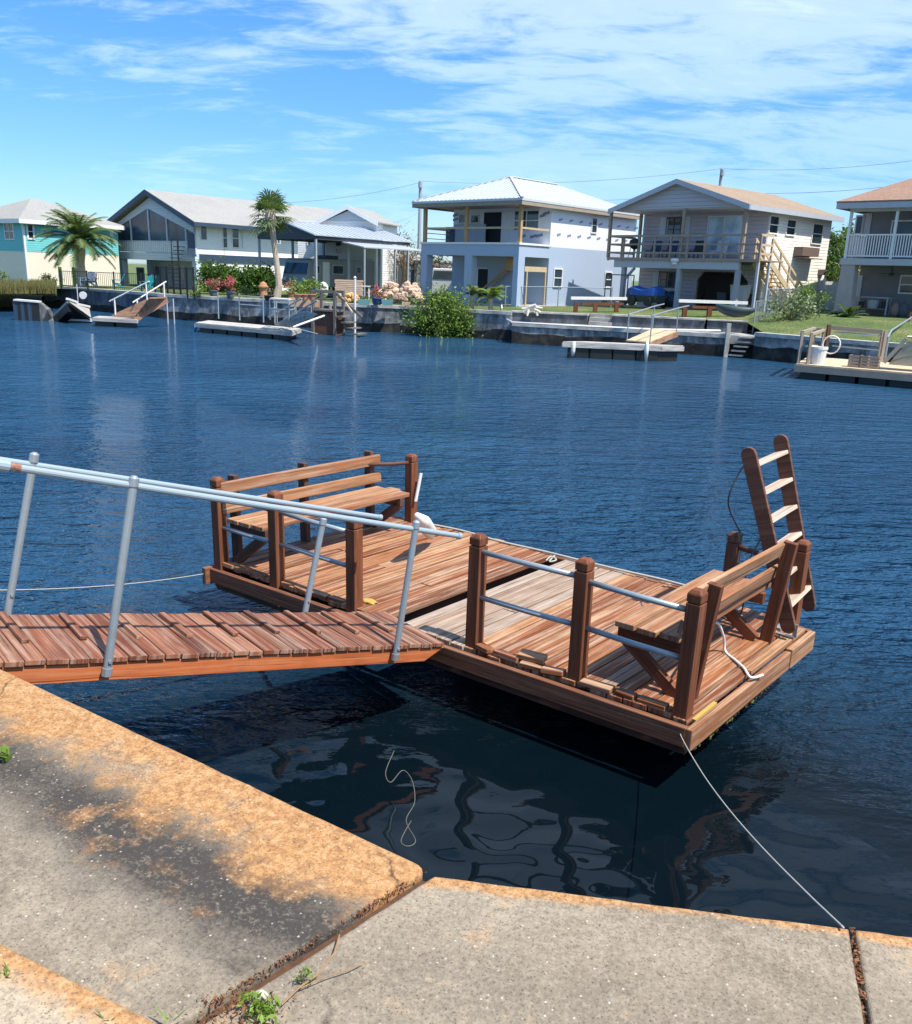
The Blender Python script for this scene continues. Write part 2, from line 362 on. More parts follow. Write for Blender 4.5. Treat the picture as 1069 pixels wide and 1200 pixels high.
# ---------------------------------------------------------------- near bank: cast slabs on the seawall
SZ = 1.33
def slab_mat(name, lichen, dark_amt, seed):
    m, nt, b = newmat(name); o = mapping(nt, coord(nt), (1, 1, 1), (seed, seed * .3, 0)); raw = coord(nt)
    sx = nd(nt, 'ShaderNodeSeparateXYZ'); nt.links.new(raw, sx.inputs[0])
    f = noise(nt, o, 1.3, 6, .6); f2 = noise(nt, o, 7, 7, .7); fine = noise(nt, o, 95, 4, .7); grit = noise(nt, o, 38, 6, .75)
    c = ramp(nt, mth(nt, 'ADD', mth(nt, 'MULTIPLY', f, .6), mth(nt, 'MULTIPLY', f2, .4)), [(.32, (.14, .115, .085)), (.50, (.245, .203, .15)), (.68, (.36, .305, .228))])
    # orange lichen: strongest along the water's edge, breaking up inwards
    edge = mth(nt, 'SUBTRACT', 1.0, mth(nt, 'DIVIDE', sx.outputs[1], lichen), clamp=True)
    lm = mth(nt, 'ADD', mth(nt, 'MULTIPLY', edge, 1.25), mth(nt, 'MULTIPLY', mth(nt, 'SUBTRACT', mth(nt, 'ADD', mth(nt, 'MULTIPLY', f2, .7), mth(nt, 'MULTIPLY', grit, .3)), .5), 1.7))
    lm = mth(nt, 'ADD', lm, mth(nt, 'MULTIPLY', mth(nt, 'SUBTRACT', f, .5), 1.6))
    lm = mth(nt, 'ADD', lm, mth(nt, 'MULTIPLY', mth(nt, 'SUBTRACT', noise(nt, o, 2.6, 5, .6), .56), 1.6 if lichen > .4 else .4))
    lmask = ramp(nt, lm, [(.10, 0), (.62, .9)])
    lc = ramp(nt, grit, [(.33, (.33, .15, .052)), (.5, (.42, .21, .076)), (.66, (.46, .27, .115))])
    # black mildew band inside the lichen
    bd = mth(nt, 'SUBTRACT', 1.0, mth(nt, 'ABSOLUTE', mth(nt, 'DIVIDE', mth(nt, 'SUBTRACT', sx.outputs[1], .42), .36)), clamp=True)
    bm_ = mth(nt, 'ADD', mth(nt, 'MULTIPLY', bd, .62), mth(nt, 'MULTIPLY', mth(nt, 'SUBTRACT', mth(nt, 'ADD', mth(nt, 'MULTIPLY', f, .6), mth(nt, 'MULTIPLY', grit, .4)), .5), 2.4))
    bmask = mth(nt, 'MULTIPLY', ramp(nt, bm_, [(.18, 0), (.55, 1)]), dark_amt)
    c = mixc(nt, bmask, mixc(nt, dict(sandy_concrete=.6, pale_concrete=.12).get(name, 0.0), c, (.52, .42, .29)), (.04, .035, .032)); c = mixc(nt, lmask, c, lc)
    spots = mth(nt, 'ADD', mth(nt, 'MULTIPLY', grit, .6), mth(nt, 'MULTIPLY', fine, .4))
    c = mixc(nt, mth(nt, 'MULTIPLY', ramp(nt, spots, [(.38, 1), (.52, 0)]), .42), c, (.05, .04, .032)); c = mixc(nt, mth(nt, 'MULTIPLY', ramp(nt, spots, [(.52, 0), (.66, 1)]), .3), c, (.55, .48, .36))
    # exposed shell aggregate: pale and dark specks
    vo = nd(nt, 'ShaderNodeTexVoronoi', {'Scale': 55.0, 'Randomness': 1.0}); nt.links.new(o, vo.inputs['Vector'])
    pick = nd(nt, 'ShaderNodeSeparateColor'); nt.links.new(vo.outputs['Color'], pick.inputs[0])
    sp = mth(nt, 'MULTIPLY', ramp(nt, vo.outputs['Distance'], [(.10, 1), (.24, 0)]), ramp(nt, pick.outputs[0], [(.80, 0), (.86, .6)]))
    c = mixc(nt, sp, c, (.62, .57, .48))
    vo2 = nd(nt, 'ShaderNodeTexVoronoi', {'Scale': 130.0, 'Randomness': 1.0}); nt.links.new(o, vo2.inputs['Vector'])
    c = mixc(nt, mth(nt, 'MULTIPLY', ramp(nt, vo2.outputs['Distance'], [(.2, 1), (.42, 0)]), ramp(nt, fine, [(.40, .75), (.56, 0)])), c, (.055, .048, .04))
    nt.links.new(c, b.inputs['Base Color']); b.inputs['Roughness'].default_value = .92; b.inputs['Specular IOR Level'].default_value = .25
    cv_ = nd(nt, 'ShaderNodeTexVoronoi', {'Scale': .9, 'Randomness': 1.0}, feature='DISTANCE_TO_EDGE'); wv = nd(nt, 'ShaderNodeVectorMath', operation='ADD'); wn = nd(nt, 'ShaderNodeTexNoise', {'Scale': 5.0, 'Detail': 6, 'Roughness': .6}); nt.links.new(o, wn.inputs['Vector'])
    ws = nd(nt, 'ShaderNodeVectorMath', operation='SCALE'); ws.inputs['Scale'].default_value = .16; nt.links.new(wn.outputs['Color'], ws.inputs[0]); nt.links.new(o, wv.inputs[0]); nt.links.new(ws.outputs[0], wv.inputs[1]); nt.links.new(wv.outputs[0], cv_.inputs['Vector'])
    crk = mth(nt, 'MULTIPLY', ramp(nt, cv_.outputs['Distance'], [(.0, 1), (.006, 0)]), ramp(nt, f, [(.52, 0), (.58, .8)])); c = mixc(nt, crk, c, (.03, .024, .018)); nt.links.new(c, b.inputs['Base Color'])
    hh = mth(nt, 'ADD', mth(nt, 'MULTIPLY', grit, .7), mth(nt, 'ADD', mth(nt, 'MULTIPLY', fine, .5), mth(nt, 'MULTIPLY', sp, .3)))
    bump(nt, b, hh, .5, .008); return m
def slab(poly, z0, z1, m, edge0, edge1, bev, name='pavement', round_at=None):
    """poly: world XY points; local frame: x along the water edge, y inland"""
    e = V((edge1[0] - edge0[0], edge1[1] - edge0[1], 0)).normalized(); e = -e if e.x > 0 else e; ang = math.atan2(e.y, e.x)
    if round_at is not None:
        i, rr = round_at; p = V(poly[i]); a = (V(poly[i - 1]) - p).normalized(); q = (V(poly[(i + 1) % len(poly)]) - p).normalized()
        arc = [tuple((p + a * rr) * (1 - t) ** 2 + p * 2 * t * (1 - t) + (p + q * rr) * t * t) for t in (0, .2, .4, .6, .8, 1)]
        poly = list(poly[:i]) + arc + list(poly[i + 1:])
    M = Matrix.Translation(V((edge0[0], edge0[1], 0))) @ Matrix.Rotation(ang, 4, 'Z')
    Mi = M.inverted()
    pj = []
    for k, p in enumerate(poly):
        p = V(p); q = V(poly[(k + 1) % len(poly)]); pj.append(p); l_ = (q - p).length; n_ = int(min(l_, 4) / .06)
        if n_ > 1:
            for j in range(1, n_): pj.append(p.lerp(q, (j + R(-.3, .3)) / n_ * min(1, 4 / l_)) + V((R(-1, 1), R(-1, 1), 0)) * .0022)
    poly = pj
    bmx = bmesh.new(); vs = [bmx.verts.new((Mi @ V((p[0], p[1], 0)))[:2] + (z0,)) for p in poly]
    f = bmx.faces.new(vs); r_ = bmesh.ops.extrude_face_region(bmx, geom=[f])
    for v in r_['geom']:
        if isinstance(v, bmesh.types.BMVert): v.co.z = z1
    bmesh.ops.recalc_face_normals(bmx, faces=bmx.faces)
    top = [ed for ed in bmx.edges if all(abs(v.co.z - z1) < 1e-5 for v in ed.verts)]
    bmesh.ops.bevel(bmx, geom=top, offset=bev, segments=4, affect='EDGES', profile=.5)
    me = bpy.data.meshes.new(name); bmx.to_mesh(me); bmx.free()
    o = bpy.data.objects.new(name, me); COL.objects.link(o); me.materials.append(m)
    o.location = (edge0[0], edge0[1], 0); o.rotation_euler = (0, 0, ang)
    return o
def xy(p): return (p.x, p.y)
c1 = at(503, 1016, SZ); c0 = at(0, 782, SZ); c2 = at(509, 1021, SZ); c3 = at(1069, 1090, SZ)
E1 = (c0 - c1).normalized(); E2 = (c3 - c2).normalized()
jl = at(205, 1200, SZ); jd = (jl - c1).normalized()
lw0 = at(0, 1112, SZ); lw1 = at(172, 1200, SZ); ld = (lw1 - lw0).normalized()
L0 = c1 + E1 * 6.5
b0 = lw0 - ld * 5
_d = ld.x * jd.y - ld.y * jd.x; _q = c1 - lw0; _t = (_q.x * jd.y - _q.y * jd.x) / _d; b1 = lw0 + ld * _t; jend = b1
m_left = slab_mat('stained_concrete', .41, .95, 0.0); m_right = slab_mat('pale_concrete', .07, .25, 4.3); m_low = slab_mat('sandy_concrete', .12, .0, 9.0)
def c3d(p): return (p.x, p.y, 0)
sl = slab([c3d(c1), c3d(L0), c3d(b0), c3d(b1)], SZ - .25, SZ, m_left, xy(c1 + E1 * 6.5), xy(c1), .018, round_at=(0, .05))
setting(sl)
n1 = V((-jd.y, jd.x, 0));  n1 = n1 if n1.x > 0 else -n1
cr0 = at(999, 1083, SZ); cr1 = at(1019, 1200, SZ); crd = (cr1 - cr0).normalized()
ra = c2 + n1 * .0; rb = c2 + jd * 1.6 + n1 * .012
sr = slab([c3d(ra), c3d(cr0 - E2 * .006), c3d(cr0 + crd * 1.6 - E2 * .006), c3d(rb)], SZ - .26, SZ - .012, m_right, xy(c2), xy(c3), .016)
setting(sr)
sr2 = slab([c3d(cr0 + E2 * .008), c3d(cr0 + E2 * 6), c3d(cr0 + E2 * 6 + crd * 1.6), c3d(cr0 + crd * 1.6 + E2 * .01)], SZ - .26, SZ - .014, m_right, xy(c2), xy(c3), .012)
setting(sr2)
nl = V((ld.y, -ld.x, 0)); nl = nl if nl.y < 0 else -nl
cb = slab([c3d(b0 + nl * .004), c3d(b1 + nl * .004), c3d(b1 + nl * 3), c3d(b0 + nl * 3)], SZ - .25, SZ + .035, m_low, xy(b0), xy(b1), .02)
setting(cb)
# soil under the slabs and behind them
m_soil = paint('joint_soil', (.10, .045, .022), .95, dirt=.7, sc=40, dirtcol=(.03, .017, .01))
mb = MB()
inl = V((-.53, -.848, 0))
base = [c1 + E1 * 6.5, c1 - n1 * .0, c2 + E2 * .02, cr0, cr0 + E2 * 6, cr0 + E2 * 6 + crd * 6, c1 + E1 * 6.5 + inl * 9]
mb.prism([(p.x - .02 * 0, p.y - .03, -1.0) for p in base], (0, 0, 1.0 + SZ - .035))
setting(mb.build('ground', m_soil))
# seawall panels under the slabs (face the canal)
m_wall_near = concrete('old_seawall', (.30, .28, .24), (.06, .06, .055), 2.0, streak=True)
for p, q, lab in ((c1 + E1 * 6.5, c1, 'near concrete seawall face below the orange stained slab'), (c2 + E2 * .02, cr0 + E2 * 6, 'near concrete seawall face below the pale grey slab')):
    mb = MB(); e = (q - p).normalized(); nn = V((e.y, -e.x, 0)); nn = nn if nn.y < 0 else -nn
    a, b_ = p + nn * .045, q + nn * .045
    mb.prism([(a.x, a.y, -1.2), (b_.x, b_.y, -1.2), (b_.x, b_.y, SZ - .27), (a.x, a.y, SZ - .27)], (-nn * .03))
    tag(mb.build('seawall', m_wall_near), lab, 'seawall')
# ---------------------------------------------------------------- wood, metal and rope of the foreground
m_deck = wood('weathered_deck', [(.20, .055, .016), (.27, .088, .028), (.34, .135, .048), (.16, .045, .014), (.37, .18, .078)], wear=(.49, .36, .245), wearamt=.65, crack=.85, gs=26)
m_deckgrey = wood('silvered_deck', [(.31, .215, .15), (.36, .27, .205), (.29, .175, .11)], wear=(.47, .40, .33), wearamt=.6, crack=.9, gs=26)
m_red = wood('red_stained_post', [(.165, .050, .019), (.20, .064, .025), (.14, .043, .017)], wear=(.27, .13, .075), wearamt=.35, crack=.7, gs=18)
m_fasc = wood('shaded_stained_fascia', [(.18, .066, .034), (.21, .085, .044)], wear=(.31, .175, .11), wearamt=.5, crack=.8, gs=20)  # stained wood, darkened to put the near face's shade into the colour
m_ramp = wood('faded_ramp_board', [(.18, .05, .02), (.25, .085, .038), (.31, .145, .08), (.11, .035, .018), (.22, .066, .027)], wear=(.40, .29, .22), wearamt=.6, crack=.85, gs=24)
m_orange = wood('orange_stringer', [(.47, .118, .035), (.50, .14, .045)], dark=(.2, .06, .025), wear=(.55, .26, .12), wearamt=.45, crack=.55, gs=14, grain=.7)
m_bench = wood('worn_bench_slat', [(.32, .135, .055), (.37, .19, .09), (.28, .108, .043)], wear=(.46, .33, .23), wearamt=.6, crack=.85, gs=22)
m_ladder = wood('shaded_ladder_wood', [(.12, .05, .03), (.14, .058, .034)], wear=(.22, .12, .075), wearamt=.4, crack=.6, gs=18)  # dark tone paints in the shade on the ladder's side faces
m_litrung = wood('sunlit_rung_wood', [(.56, .42, .31), (.60, .47, .36), (.50, .34, .23)], wear=(.66, .58, .49), wearamt=.5, crack=.6, gs=20)  # pale tone paints sunlight onto the tops of the ladder rungs
m_darkw = wood('dark_stained_wood', [(.10, .045, .03), (.13, .06, .04)], wear=(.2, .12, .08), wearamt=.3, crack=.6)
m_galv = paint('galvanised_pipe', (.31, .36, .38), .42, .35, dirt=.5, sc=14, dirtcol=(.24, .25, .25))
m_greyrail = paint('grey_painted_rail', (.25, .32, .36), .5, .0, dirt=.4, sc=9, dirtcol=(.26, .28, .28))
m_steel = paint('weathered_steel_pipe', (.30, .32, .34), .45, .3, dirt=.5, sc=12, dirtcol=(.13, .09, .07))
m_black = paint('black_plastic', (.012, .013, .014), .5, dirt=.5, sc=5, dirtcol=(.03, .035, .02))
m_rope = paint('pale_rope', (.40, .38, .33), .9, dirt=.4, sc=40)
m_white = paint('white_vinyl', (.72, .70, .65), .5, dirt=.4, sc=12, dirtcol=(.4, .38, .33))
m_foam = paint('yellow_foam', (.44, .29, .06), .8, dirt=.5, sc=30, dirtcol=(.35, .2, .03))
m_algae = paint('green_algae', (.12, .115, .02), .9, dirt=.7, sc=18, dirtcol=(.04, .06, .01), var=.5)
m_blackcord = paint('black_cord', (.02, .02, .022), .6)

# ---------------------------------------------------------------- the floating dock
DZ = .5; A = at(798, 855, DZ); B = at(948, 738, DZ); L = at(247, 668, DZ)
LEN = (L - A).length + .12; ux = (A - L).normalized(); uv_ = (B - A).normalized(); O = A - ux * LEN; O.z = 0
DM = Matrix(((ux.x, uv_.x, 0, O.x), (ux.y, uv_.y, 0, O.y), (0, 0, 1, 0), (0, 0, 0, 1)))   # slightly racked frame: x to the right end, y across
dock = T('floating_dock', 'weathered reddish wooden floating dock with two benches moored in front of the seawall', 'dock', frame(O, math.degrees(math.atan2(ux.y, ux.x))))
WB = 2.40; NE = .115
def wb(x_): return WB - max(0, x_ - 3.2) * .21
def D(): return MB(DM)
# deck boards: left raft, grey middle boards, right raft
x = .02; SPLIT = 2.12
mb = D(); mg = D()
while x < LEN - .1:
    w_ = R(.088, .118)
    if x < SPLIT < x + w_ + .02: x = SPLIT + .026
    c = R(0, 1); zz_ = DZ - .02 + R(-.005, .005); left = x < SPLIT
    if left: zz_ += .028 - .006 * x
    e0, e1 = NE + R(.0, .035), wb(x) + R(-.05, .04)
    grey = SPLIT < x < 2.72
    tgt = mg if grey or (R(0, 1) < .06) else mb
    cuts = [e0, e1] if R(0, 1) < .85 else [e0, R(.9, 1.6), e1]
    if x + w_ > LEN - .42: w_ = min(w_ * 1.6, LEN - .02 - x)
    for q in range(len(cuts) - 1):
        y0, y1 = cuts[q] + .004, cuts[q + 1] - .004; s = R(-.006, .006)
        tgt.beam((x + w_ / 2 + R(-.003, .003), y0, zz_ + R(-.004, .004)), (x + w_ / 2 + s, y1, zz_ + R(-.005, .005)), w_, .04, twist=R(-.02, .02))
    x += w_ + R(.006, .014)
mb.build('deck_boards', m_deck, dock, bevel=.004)
g = mg.build('deck_boards', m_deckgrey, dock, bevel=.004); g['label'] = 'silver grey weathered deck boards'
# fascias and frame
mb = D(); mb.beam((0, NE - .02, .405), (LEN * .52, NE - .02, .405), .045, .13); mb.beam((LEN * .52 + .01, NE - .024, .41), (LEN, NE - .024, .41), .045, .135)
mb.build('fascia_board', m_fasc, dock, bevel=.006)
mb = D(); mb.beam((.0, NE + .05, .345), (LEN - .02, NE + .05, .345), .05, .17); o = mb.build('bearer', m_darkw, dock)
mb = D(); mb.beam((LEN + .02, NE - .045, .405), (LEN + .02, wb(LEN) - .48, .405), .045, .145); mb.beam((LEN + .02, wb(LEN) - .46, .41), (LEN + .02, wb(LEN) + .02, .41), .05, .155)
o = mb.build('fascia_board', m_bench, dock, bevel=.006); o['label'] = 'pale sunlit end fascia board'
mb = D(); mb.beam((-.02, .03, .40), (-.02, WB, .40), .05, .16); mb.build('fascia_board', m_fasc, dock, bevel=.006)
mb = D(); mb.beam((-.02, WB + .03, .40), (3.2, WB + .03, .40), .05, .17); mb.beam((3.21, WB + .03, .40), (LEN, wb(LEN) + .03, .40), .05, .165); mb.build('fascia_board', m_fasc, dock, bevel=.006)
mb = D()
for k in range(6):
    xx = .3 + k * (LEN - .6) / 5; mb.beam((xx, NE + .07, .37), (xx, wb(xx) - .02, .37), .05, .16)
mb.build('joist', m_darkw, dock)
for k in range(4):
    x0 = .22 + k * (LEN - .62) / 4
    mb = D(); mb.box(x0, x0 + .93, .62, 1.2, -.18, .285); mb.box(x0, x0 + .93, 1.26, 2.28 if k < 3 else 2.0, -.18, .285); mb.build('float', m_black, dock, bevel=.05)
# yellow foam showing at the corners
mb = D(); mb.beam((LEN - .012, .2, .47), (LEN - .012, .5, .475), .025, .03); mb.build('foam_patch', m_foam, dock); mb = D(); mb.blob((LEN - 1.72, .2, DZ + .0), (.07, .035, .012), 2, .3); mb.build('foam_patch', m_foam, dock); mb = D(); mb.blob((LEN - 2.76, .3, DZ + .03), (.07, .04, .012), 2, .3)
mb.build('foam_patch', m_foam, dock)
mb = D()
for k in range(150):
    mb.blob((LEN + R(-.04, .01), .2 + R(.0, .5) ** 1.5 * 3.8, .315 + R(-.05, .015)), (R(.006, .014), R(.012, .03), R(.006, .02)), 1, .35)
mb.build('algae', m_algae, dock)['kind'] = 'stuff'
# short worn blocks nailed along the near edge
for a, b in ((.12, .74), (.85, 1.6), (2.84, 3.56), (3.68, 4.28)):
    xx = a
    while xx < b - .08:
        l = min(R(.14, .26), b - xx); mb = D(); mb.beam((xx, .165 + R(-.012, .012), DZ + .012 + R(0, .012)), (xx + l - R(.004, .03), .165 + R(-.022, .022), DZ + .012 + R(0, .014)), R(.06, .085), R(.03, .042), twist=R(-.16, .16)); mb.build('edge_block', m_deck, dock, bevel=.006); xx += l
mb = D(); mb.beam((3.18, .18, DZ + .06), (3.36, .22, DZ + .055), .085, .04, twist=.15)
mb.build('edge_block', m_bench, dock, bevel=.006)
# posts with chamfered caps
POSTX = dict(p1=(.075, .15), p2=(.78, .16), p3=(1.66, .16), p4=(2.78, .2), p5=(3.62, .2), p6=(4.365, .18), p7=(.28, 2.34), p8=(3.74, 2.24), p9=(4.32, 2.10))
def post(xy_, h=.81, s=.092, m=None, lean=(0, 0)):
    x_, y_ = xy_; mb = D(); z0 = .30; z1 = DZ + h
    a, b = V((x_, y_, z0)), V((x_ + lean[0], y_ + lean[1], z1)); c = R(0, 1)
    mb.beam(a, b + V((0, 0, -.075)), s, s, (0, 1, 0), c)
    mb.beam(b + V((0, 0, -.066)), b + V((0, 0, -.012)), s * .98, s * .98, (0, 1, 0), c); mb.beam(b + V((0, 0, -.074)), b + V((0, 0, -.066)), s * .8, s * .8, (0, 1, 0), 0)
    mb.beam(b + V((0, 0, -.012)), b + V((0, 0, .012)), s * .98, s * .98, (0, 1, 0), c, w1=s * .6, h1=s * .6)
    return mb.build('post', m or m_red, dock, bevel=.006)
for k, h in dict(p1=.80, p2=.80, p3=.74, p4=.83, p5=.84, p6=.82, p7=.74, p8=.62, p9=.70).items():
    post(POSTX[k], h, lean=(R(-.01, .01), R(-.01, .01)), m=m_darkw if k == 'p8' else m_red)
# pipe rails between the posts
def rail(p, q, z, m=m_galv, r=.0195, z2=None):
    mb = D(); mb.tube([(p[0], p[1], DZ + z), ((p[0] + q[0]) / 2, (p[1] + q[1]) / 2, DZ + (z + (z2 or z)) / 2 - .005), (q[0], q[1], DZ + (z2 or z))], r, 10); o = mb.build('pipe_rail', m, dock, smooth=True); return o
P_ = POSTX
for z in (.40, .72): rail(P_['p4'], P_['p5'], z - .02 * (z < .5)); rail(P_['p5'], P_['p6'], z - .02, z2=z - .03)
for z in (.36, .64): rail(P_['p1'], P_['p2'], z, z2=z - .005); rail(P_['p2'], P_['p3'], z, z2=z - .02)
rail((.1, 1.86), P_['p7'], .68, m_darkw, z2=.66)
rail(P_['p8'], P_['p9'], .52, m_darkw, r=.024, z2=.50)
# benches: thing > bench > pieces
def bench(xb, s, y0, y1, lean):
    """xb: line of the backrest; s: +1 faces right, -1 faces left"""
    be = MB(DM); zs = DZ + .40
    seat = D()
    for k in range(3):
        cx_ = xb + s * (.09 + .15 * k); seat.beam((cx_, y0 - .03 + R(-.02, .02), zs + .02 + R(-.004, .004)), (cx_ + R(-.01, .01), y1 + .05 + R(-.03, .03), zs + .02 + R(-.006, .006)), .135, .04, twist=R(-.03, .03))
    root = seat.build('bench', m_bench, dock, bevel=.005)
    bk = D()
    for zc, hh in ((DZ + .535, .10), (DZ + .715 + (.03 if s < 0 else 0), .105)):
        t = (zc - zs) / .4; xx = xb - s * lean * t + s * .028
        bk.beam((xx, y0 - .08, zc + .0), (xx, y1 + .07, zc + R(-.01, .01)), .036, hh, up=(-s * lean, 0, .4))
    bk.build('backrest', m_bench, root, bevel=.006)
    for yy in (y0 + .1, (y0 + y1) / 2, y1 - .02) if s > 0 else (y0 + .1, y1 - .02):
        lg = D(); lg.beam((xb - s * .02, yy, .4), (xb - s * .02 - s * lean, yy, DZ + .80), .09, .05, up=(0, 1, 0)); lg.build('back_post', m_red if s < 0 else m_darkw, root, bevel=.005)
    for yy in (y0 + .03, y1 - .09):
        br = D(); br.beam((xb + s * .03, yy, DZ + .02), (xb + s * .43, yy, zs - .07), .045, .085, up=(s, 0, 0)); br.beam((xb, yy, zs - .045), (xb + s * .46, yy, zs - .045), .045, .085)
        br.build('brace', m_red if s < 0 else m_darkw, root, bevel=.004)
bench(.10, 1, .22, 1.98, .03)
bench(4.26, -1, .34, 1.70, .09)
# swung-up boarding ladder at the right end
lad_bot = [at(926, 742, DZ + .06), at(949, 716, DZ + .10)]
yax = (DM.to_3x3() @ V((0, 1, 0))); nrm = V((-ux.y, ux.x, 0))
lad_top = [on_plane(876, 524, lad_bot[0], nrm), on_plane(914, 509, lad_bot[1], nrm)]
mb = MB(); lad_root = None
for k in range(2):
    mb = MB(); a, b = lad_bot[k], lad_top[k]
    pn = (b - a).normalized(); fw_ = nrm.cross(pn)
    pts = []
    hw = .055
    for t in range(0, 7): pts.append(b - pn * hw + (fw_ * math.cos(math.pi * t / 6) + pn * math.sin(math.pi * t / 6)) * hw)
    for t in range(0, 7): pts.append(a + pn * hw - (fw_ * math.cos(math.pi * t / 6) + pn * math.sin(math.pi * t / 6)) * hw)
    mb.prism([p - nrm * .02 for p in pts], nrm * .04)
    if lad_root is None: lad_root = mb.build('ladder', m_ladder, dock, bevel=.004)
    else: mb.build('side_rail', m_ladder, lad_root, bevel=.004)
for k in range(6):
    t = .90 - k * .152
    mb = MB(); p = lad_bot[0].lerp(lad_top[0], t); q = lad_bot[1].lerp(lad_top[1], t)
    mb.beam(p, q, .10, .03, up=(-.35 * ux.x, -.35 * ux.y, 1)); mb.build('rung', m_litrung, lad_root, bevel=.004)
# hinge irons
mb = D(); mb.beam((4.3, 1.86, DZ + .015), (4.43, 1.86, DZ + .015), .03, .012); mb.beam((4.43, 1.86, DZ + .015), (4.43, 1.86, DZ + .12), .03, .012); mb.beam((4.2, 1.98, DZ + .02), (4.3, 1.98, DZ + .02), .1, .02)
mb.build('hinge', m_steel, dock)
# loose things lying on the dock
mb = MB(); p7 = DM @ V((.28, 2.34, 0)); mb.tube([at(489, 604, DZ + .52), at(497, 612, DZ + .40), at(503, 622, DZ + .2), at(506, 629, DZ + .09)], [.028, .066, .07, .03], 12)
tag(mb.build('fender', m_white, smooth=True), 'white boat fender leaning by the far left corner post of the wooden dock', 'fender')
mb = D(); mb.beam((.365, 2.31, DZ + .26), (.385, 2.36, DZ + .56), .035, .012, up=(1, 0, 0))
tag(mb.build('edging_strip', m_white), 'short white plastic strip fixed to the side of the corner post', 'strip')
def rope(name, pts, r, m, label, cat='rope', sub=6):
    P = [V(p) for p in pts]; out = []
    for i in range(len(P) - 1):
        p0, p1, p2, p3 = P[max(i - 1, 0)], P[i], P[i + 1], P[min(i + 2, len(P) - 1)]
        for k in range(sub):
            t = k / sub; out.append(.5 * ((2 * p1) + (p2 - p0) * t + (2 * p0 - 5 * p1 + 4 * p2 - p3) * t * t + (3 * p1 - p0 - 3 * p2 + p3) * t ** 3))
    out.append(P[-1]); mb = MB(); mb.tube(out, r, 6); return tag(mb.build(name, m, smooth=True), label, cat)
a = DM @ V((LEN - .02, NE - .06, .43)); b = cr0 + V((-.035, -.02, .004))
mid = [a.lerp(b, t) + V((0, 0, -.09 * 4 * t * (1 - t) * (1 - .3 * t))) for t in (.12, .3, .5, .7, .88, .96)]
rope('mooring_rope', [a + V((0, .02, .02)), a] + mid + [b], .0036, m_rope, 'thin pale mooring rope sagging from the dock near corner to the grey slab')
a = DM @ V((-.03, .03, .42)); b = c1 + E1 * 4.1 + V((.02, .03, 0)); b.z = min((.3 + .02 * k for k in range(51)), key=lambda z_: min(abs(proj(a.lerp(V((b.x, b.y, z_)), t / 20) + V((0, 0, -.08 * 4 * t / 20 * (1 - t / 20))))[1] - 683) + .5 * abs(proj(a.lerp(V((b.x, b.y, z_)), t / 20))[0]) for t in range(4, 20)))
rope('mooring_rope', [a + V((.03, .02, .03)), a] + [a.lerp(b, t) + V((0, 0, -.08 * 4 * t * (1 - t))) for t in (.25, .5, .75)] + [b], .004, m_rope, 'thin mooring line stretched low over the water left of the dock')
pts = [DM @ V((x_, WB - .02 + R(-.03, .02), DZ + .03)) for x_ in (.5, .9, 1.4, 1.9, 2.3, 2.7, 3.1, 3.45)]
rope('deck_rope', pts, .011, m_rope, 'pale rope lying along the far edge of the wooden dock deck')
rope('deck_rope', [at(640, 657, DZ + .03), at(646, 652, DZ + .05), at(652, 656, DZ + .03), at(644, 658, DZ + .03), at(650, 651, DZ + .04)], .008, m_rope, 'small white knot of rope on the far deck edge', 'rope')
rope('cable', [DM @ V((4.34, .32, DZ + .36)), at(838, 730, DZ + .3), at(848, 745, DZ + .15), at(850, 763, DZ + .02), at(862, 774, DZ + .02), at(872, 783, DZ + .02), at(880, 794, DZ + .012), at(894, 791, DZ + .0)], .010, m_white, 'white hose curling from under the right bench over the deck end', 'hose')
lt = lad_top[0].lerp(lad_bot[0], .06)
rope('cord', [lt, lt + V((-.07, 0, -.12)), lt + V((-.12, 0, -.35)), DM @ V((3.76, 2.30, DZ + .62)), DM @ V((3.76, 2.36, DZ + .60))], .006, m_blackcord, 'black cord tied from the ladder top to the dark post behind', 'cord')
lt2 = lad_top[0].lerp(lad_bot[0], .42)
rope('cord', [lt2, lt2 + V((-.03, 0, -.12)), lt2 + V((-.10, 0, -.32)), lt2 + V((-.09, 0, -.5)), DM @ V((3.95, 2.0, DZ + .03)), DM @ V((3.8, 1.9, DZ + .03)), DM @ V((4.1, 1.75, DZ + .03))], .006, m_blackcord, 'black cord hanging from the middle of the ladder onto the deck', 'cord')
pts = [at(462, 880, .0), at(452, 905, 0), at(458, 917, 0), at(472, 903, 0), at(483, 915, 0), at(486, 940, 0), at(476, 962, 0), at(487, 985, 0), at(478, 992, 0), at(470, 985, 0), at(482, 962, 0)]
rope('rope_loop', [p + V((0, 0, .001)) for p in pts], .003, paint('sodden_rope', (.10, .10, .085), .8, dirt=.5, sc=60), 'loop of frayed rope drifting on the dark water beside the orange slab')

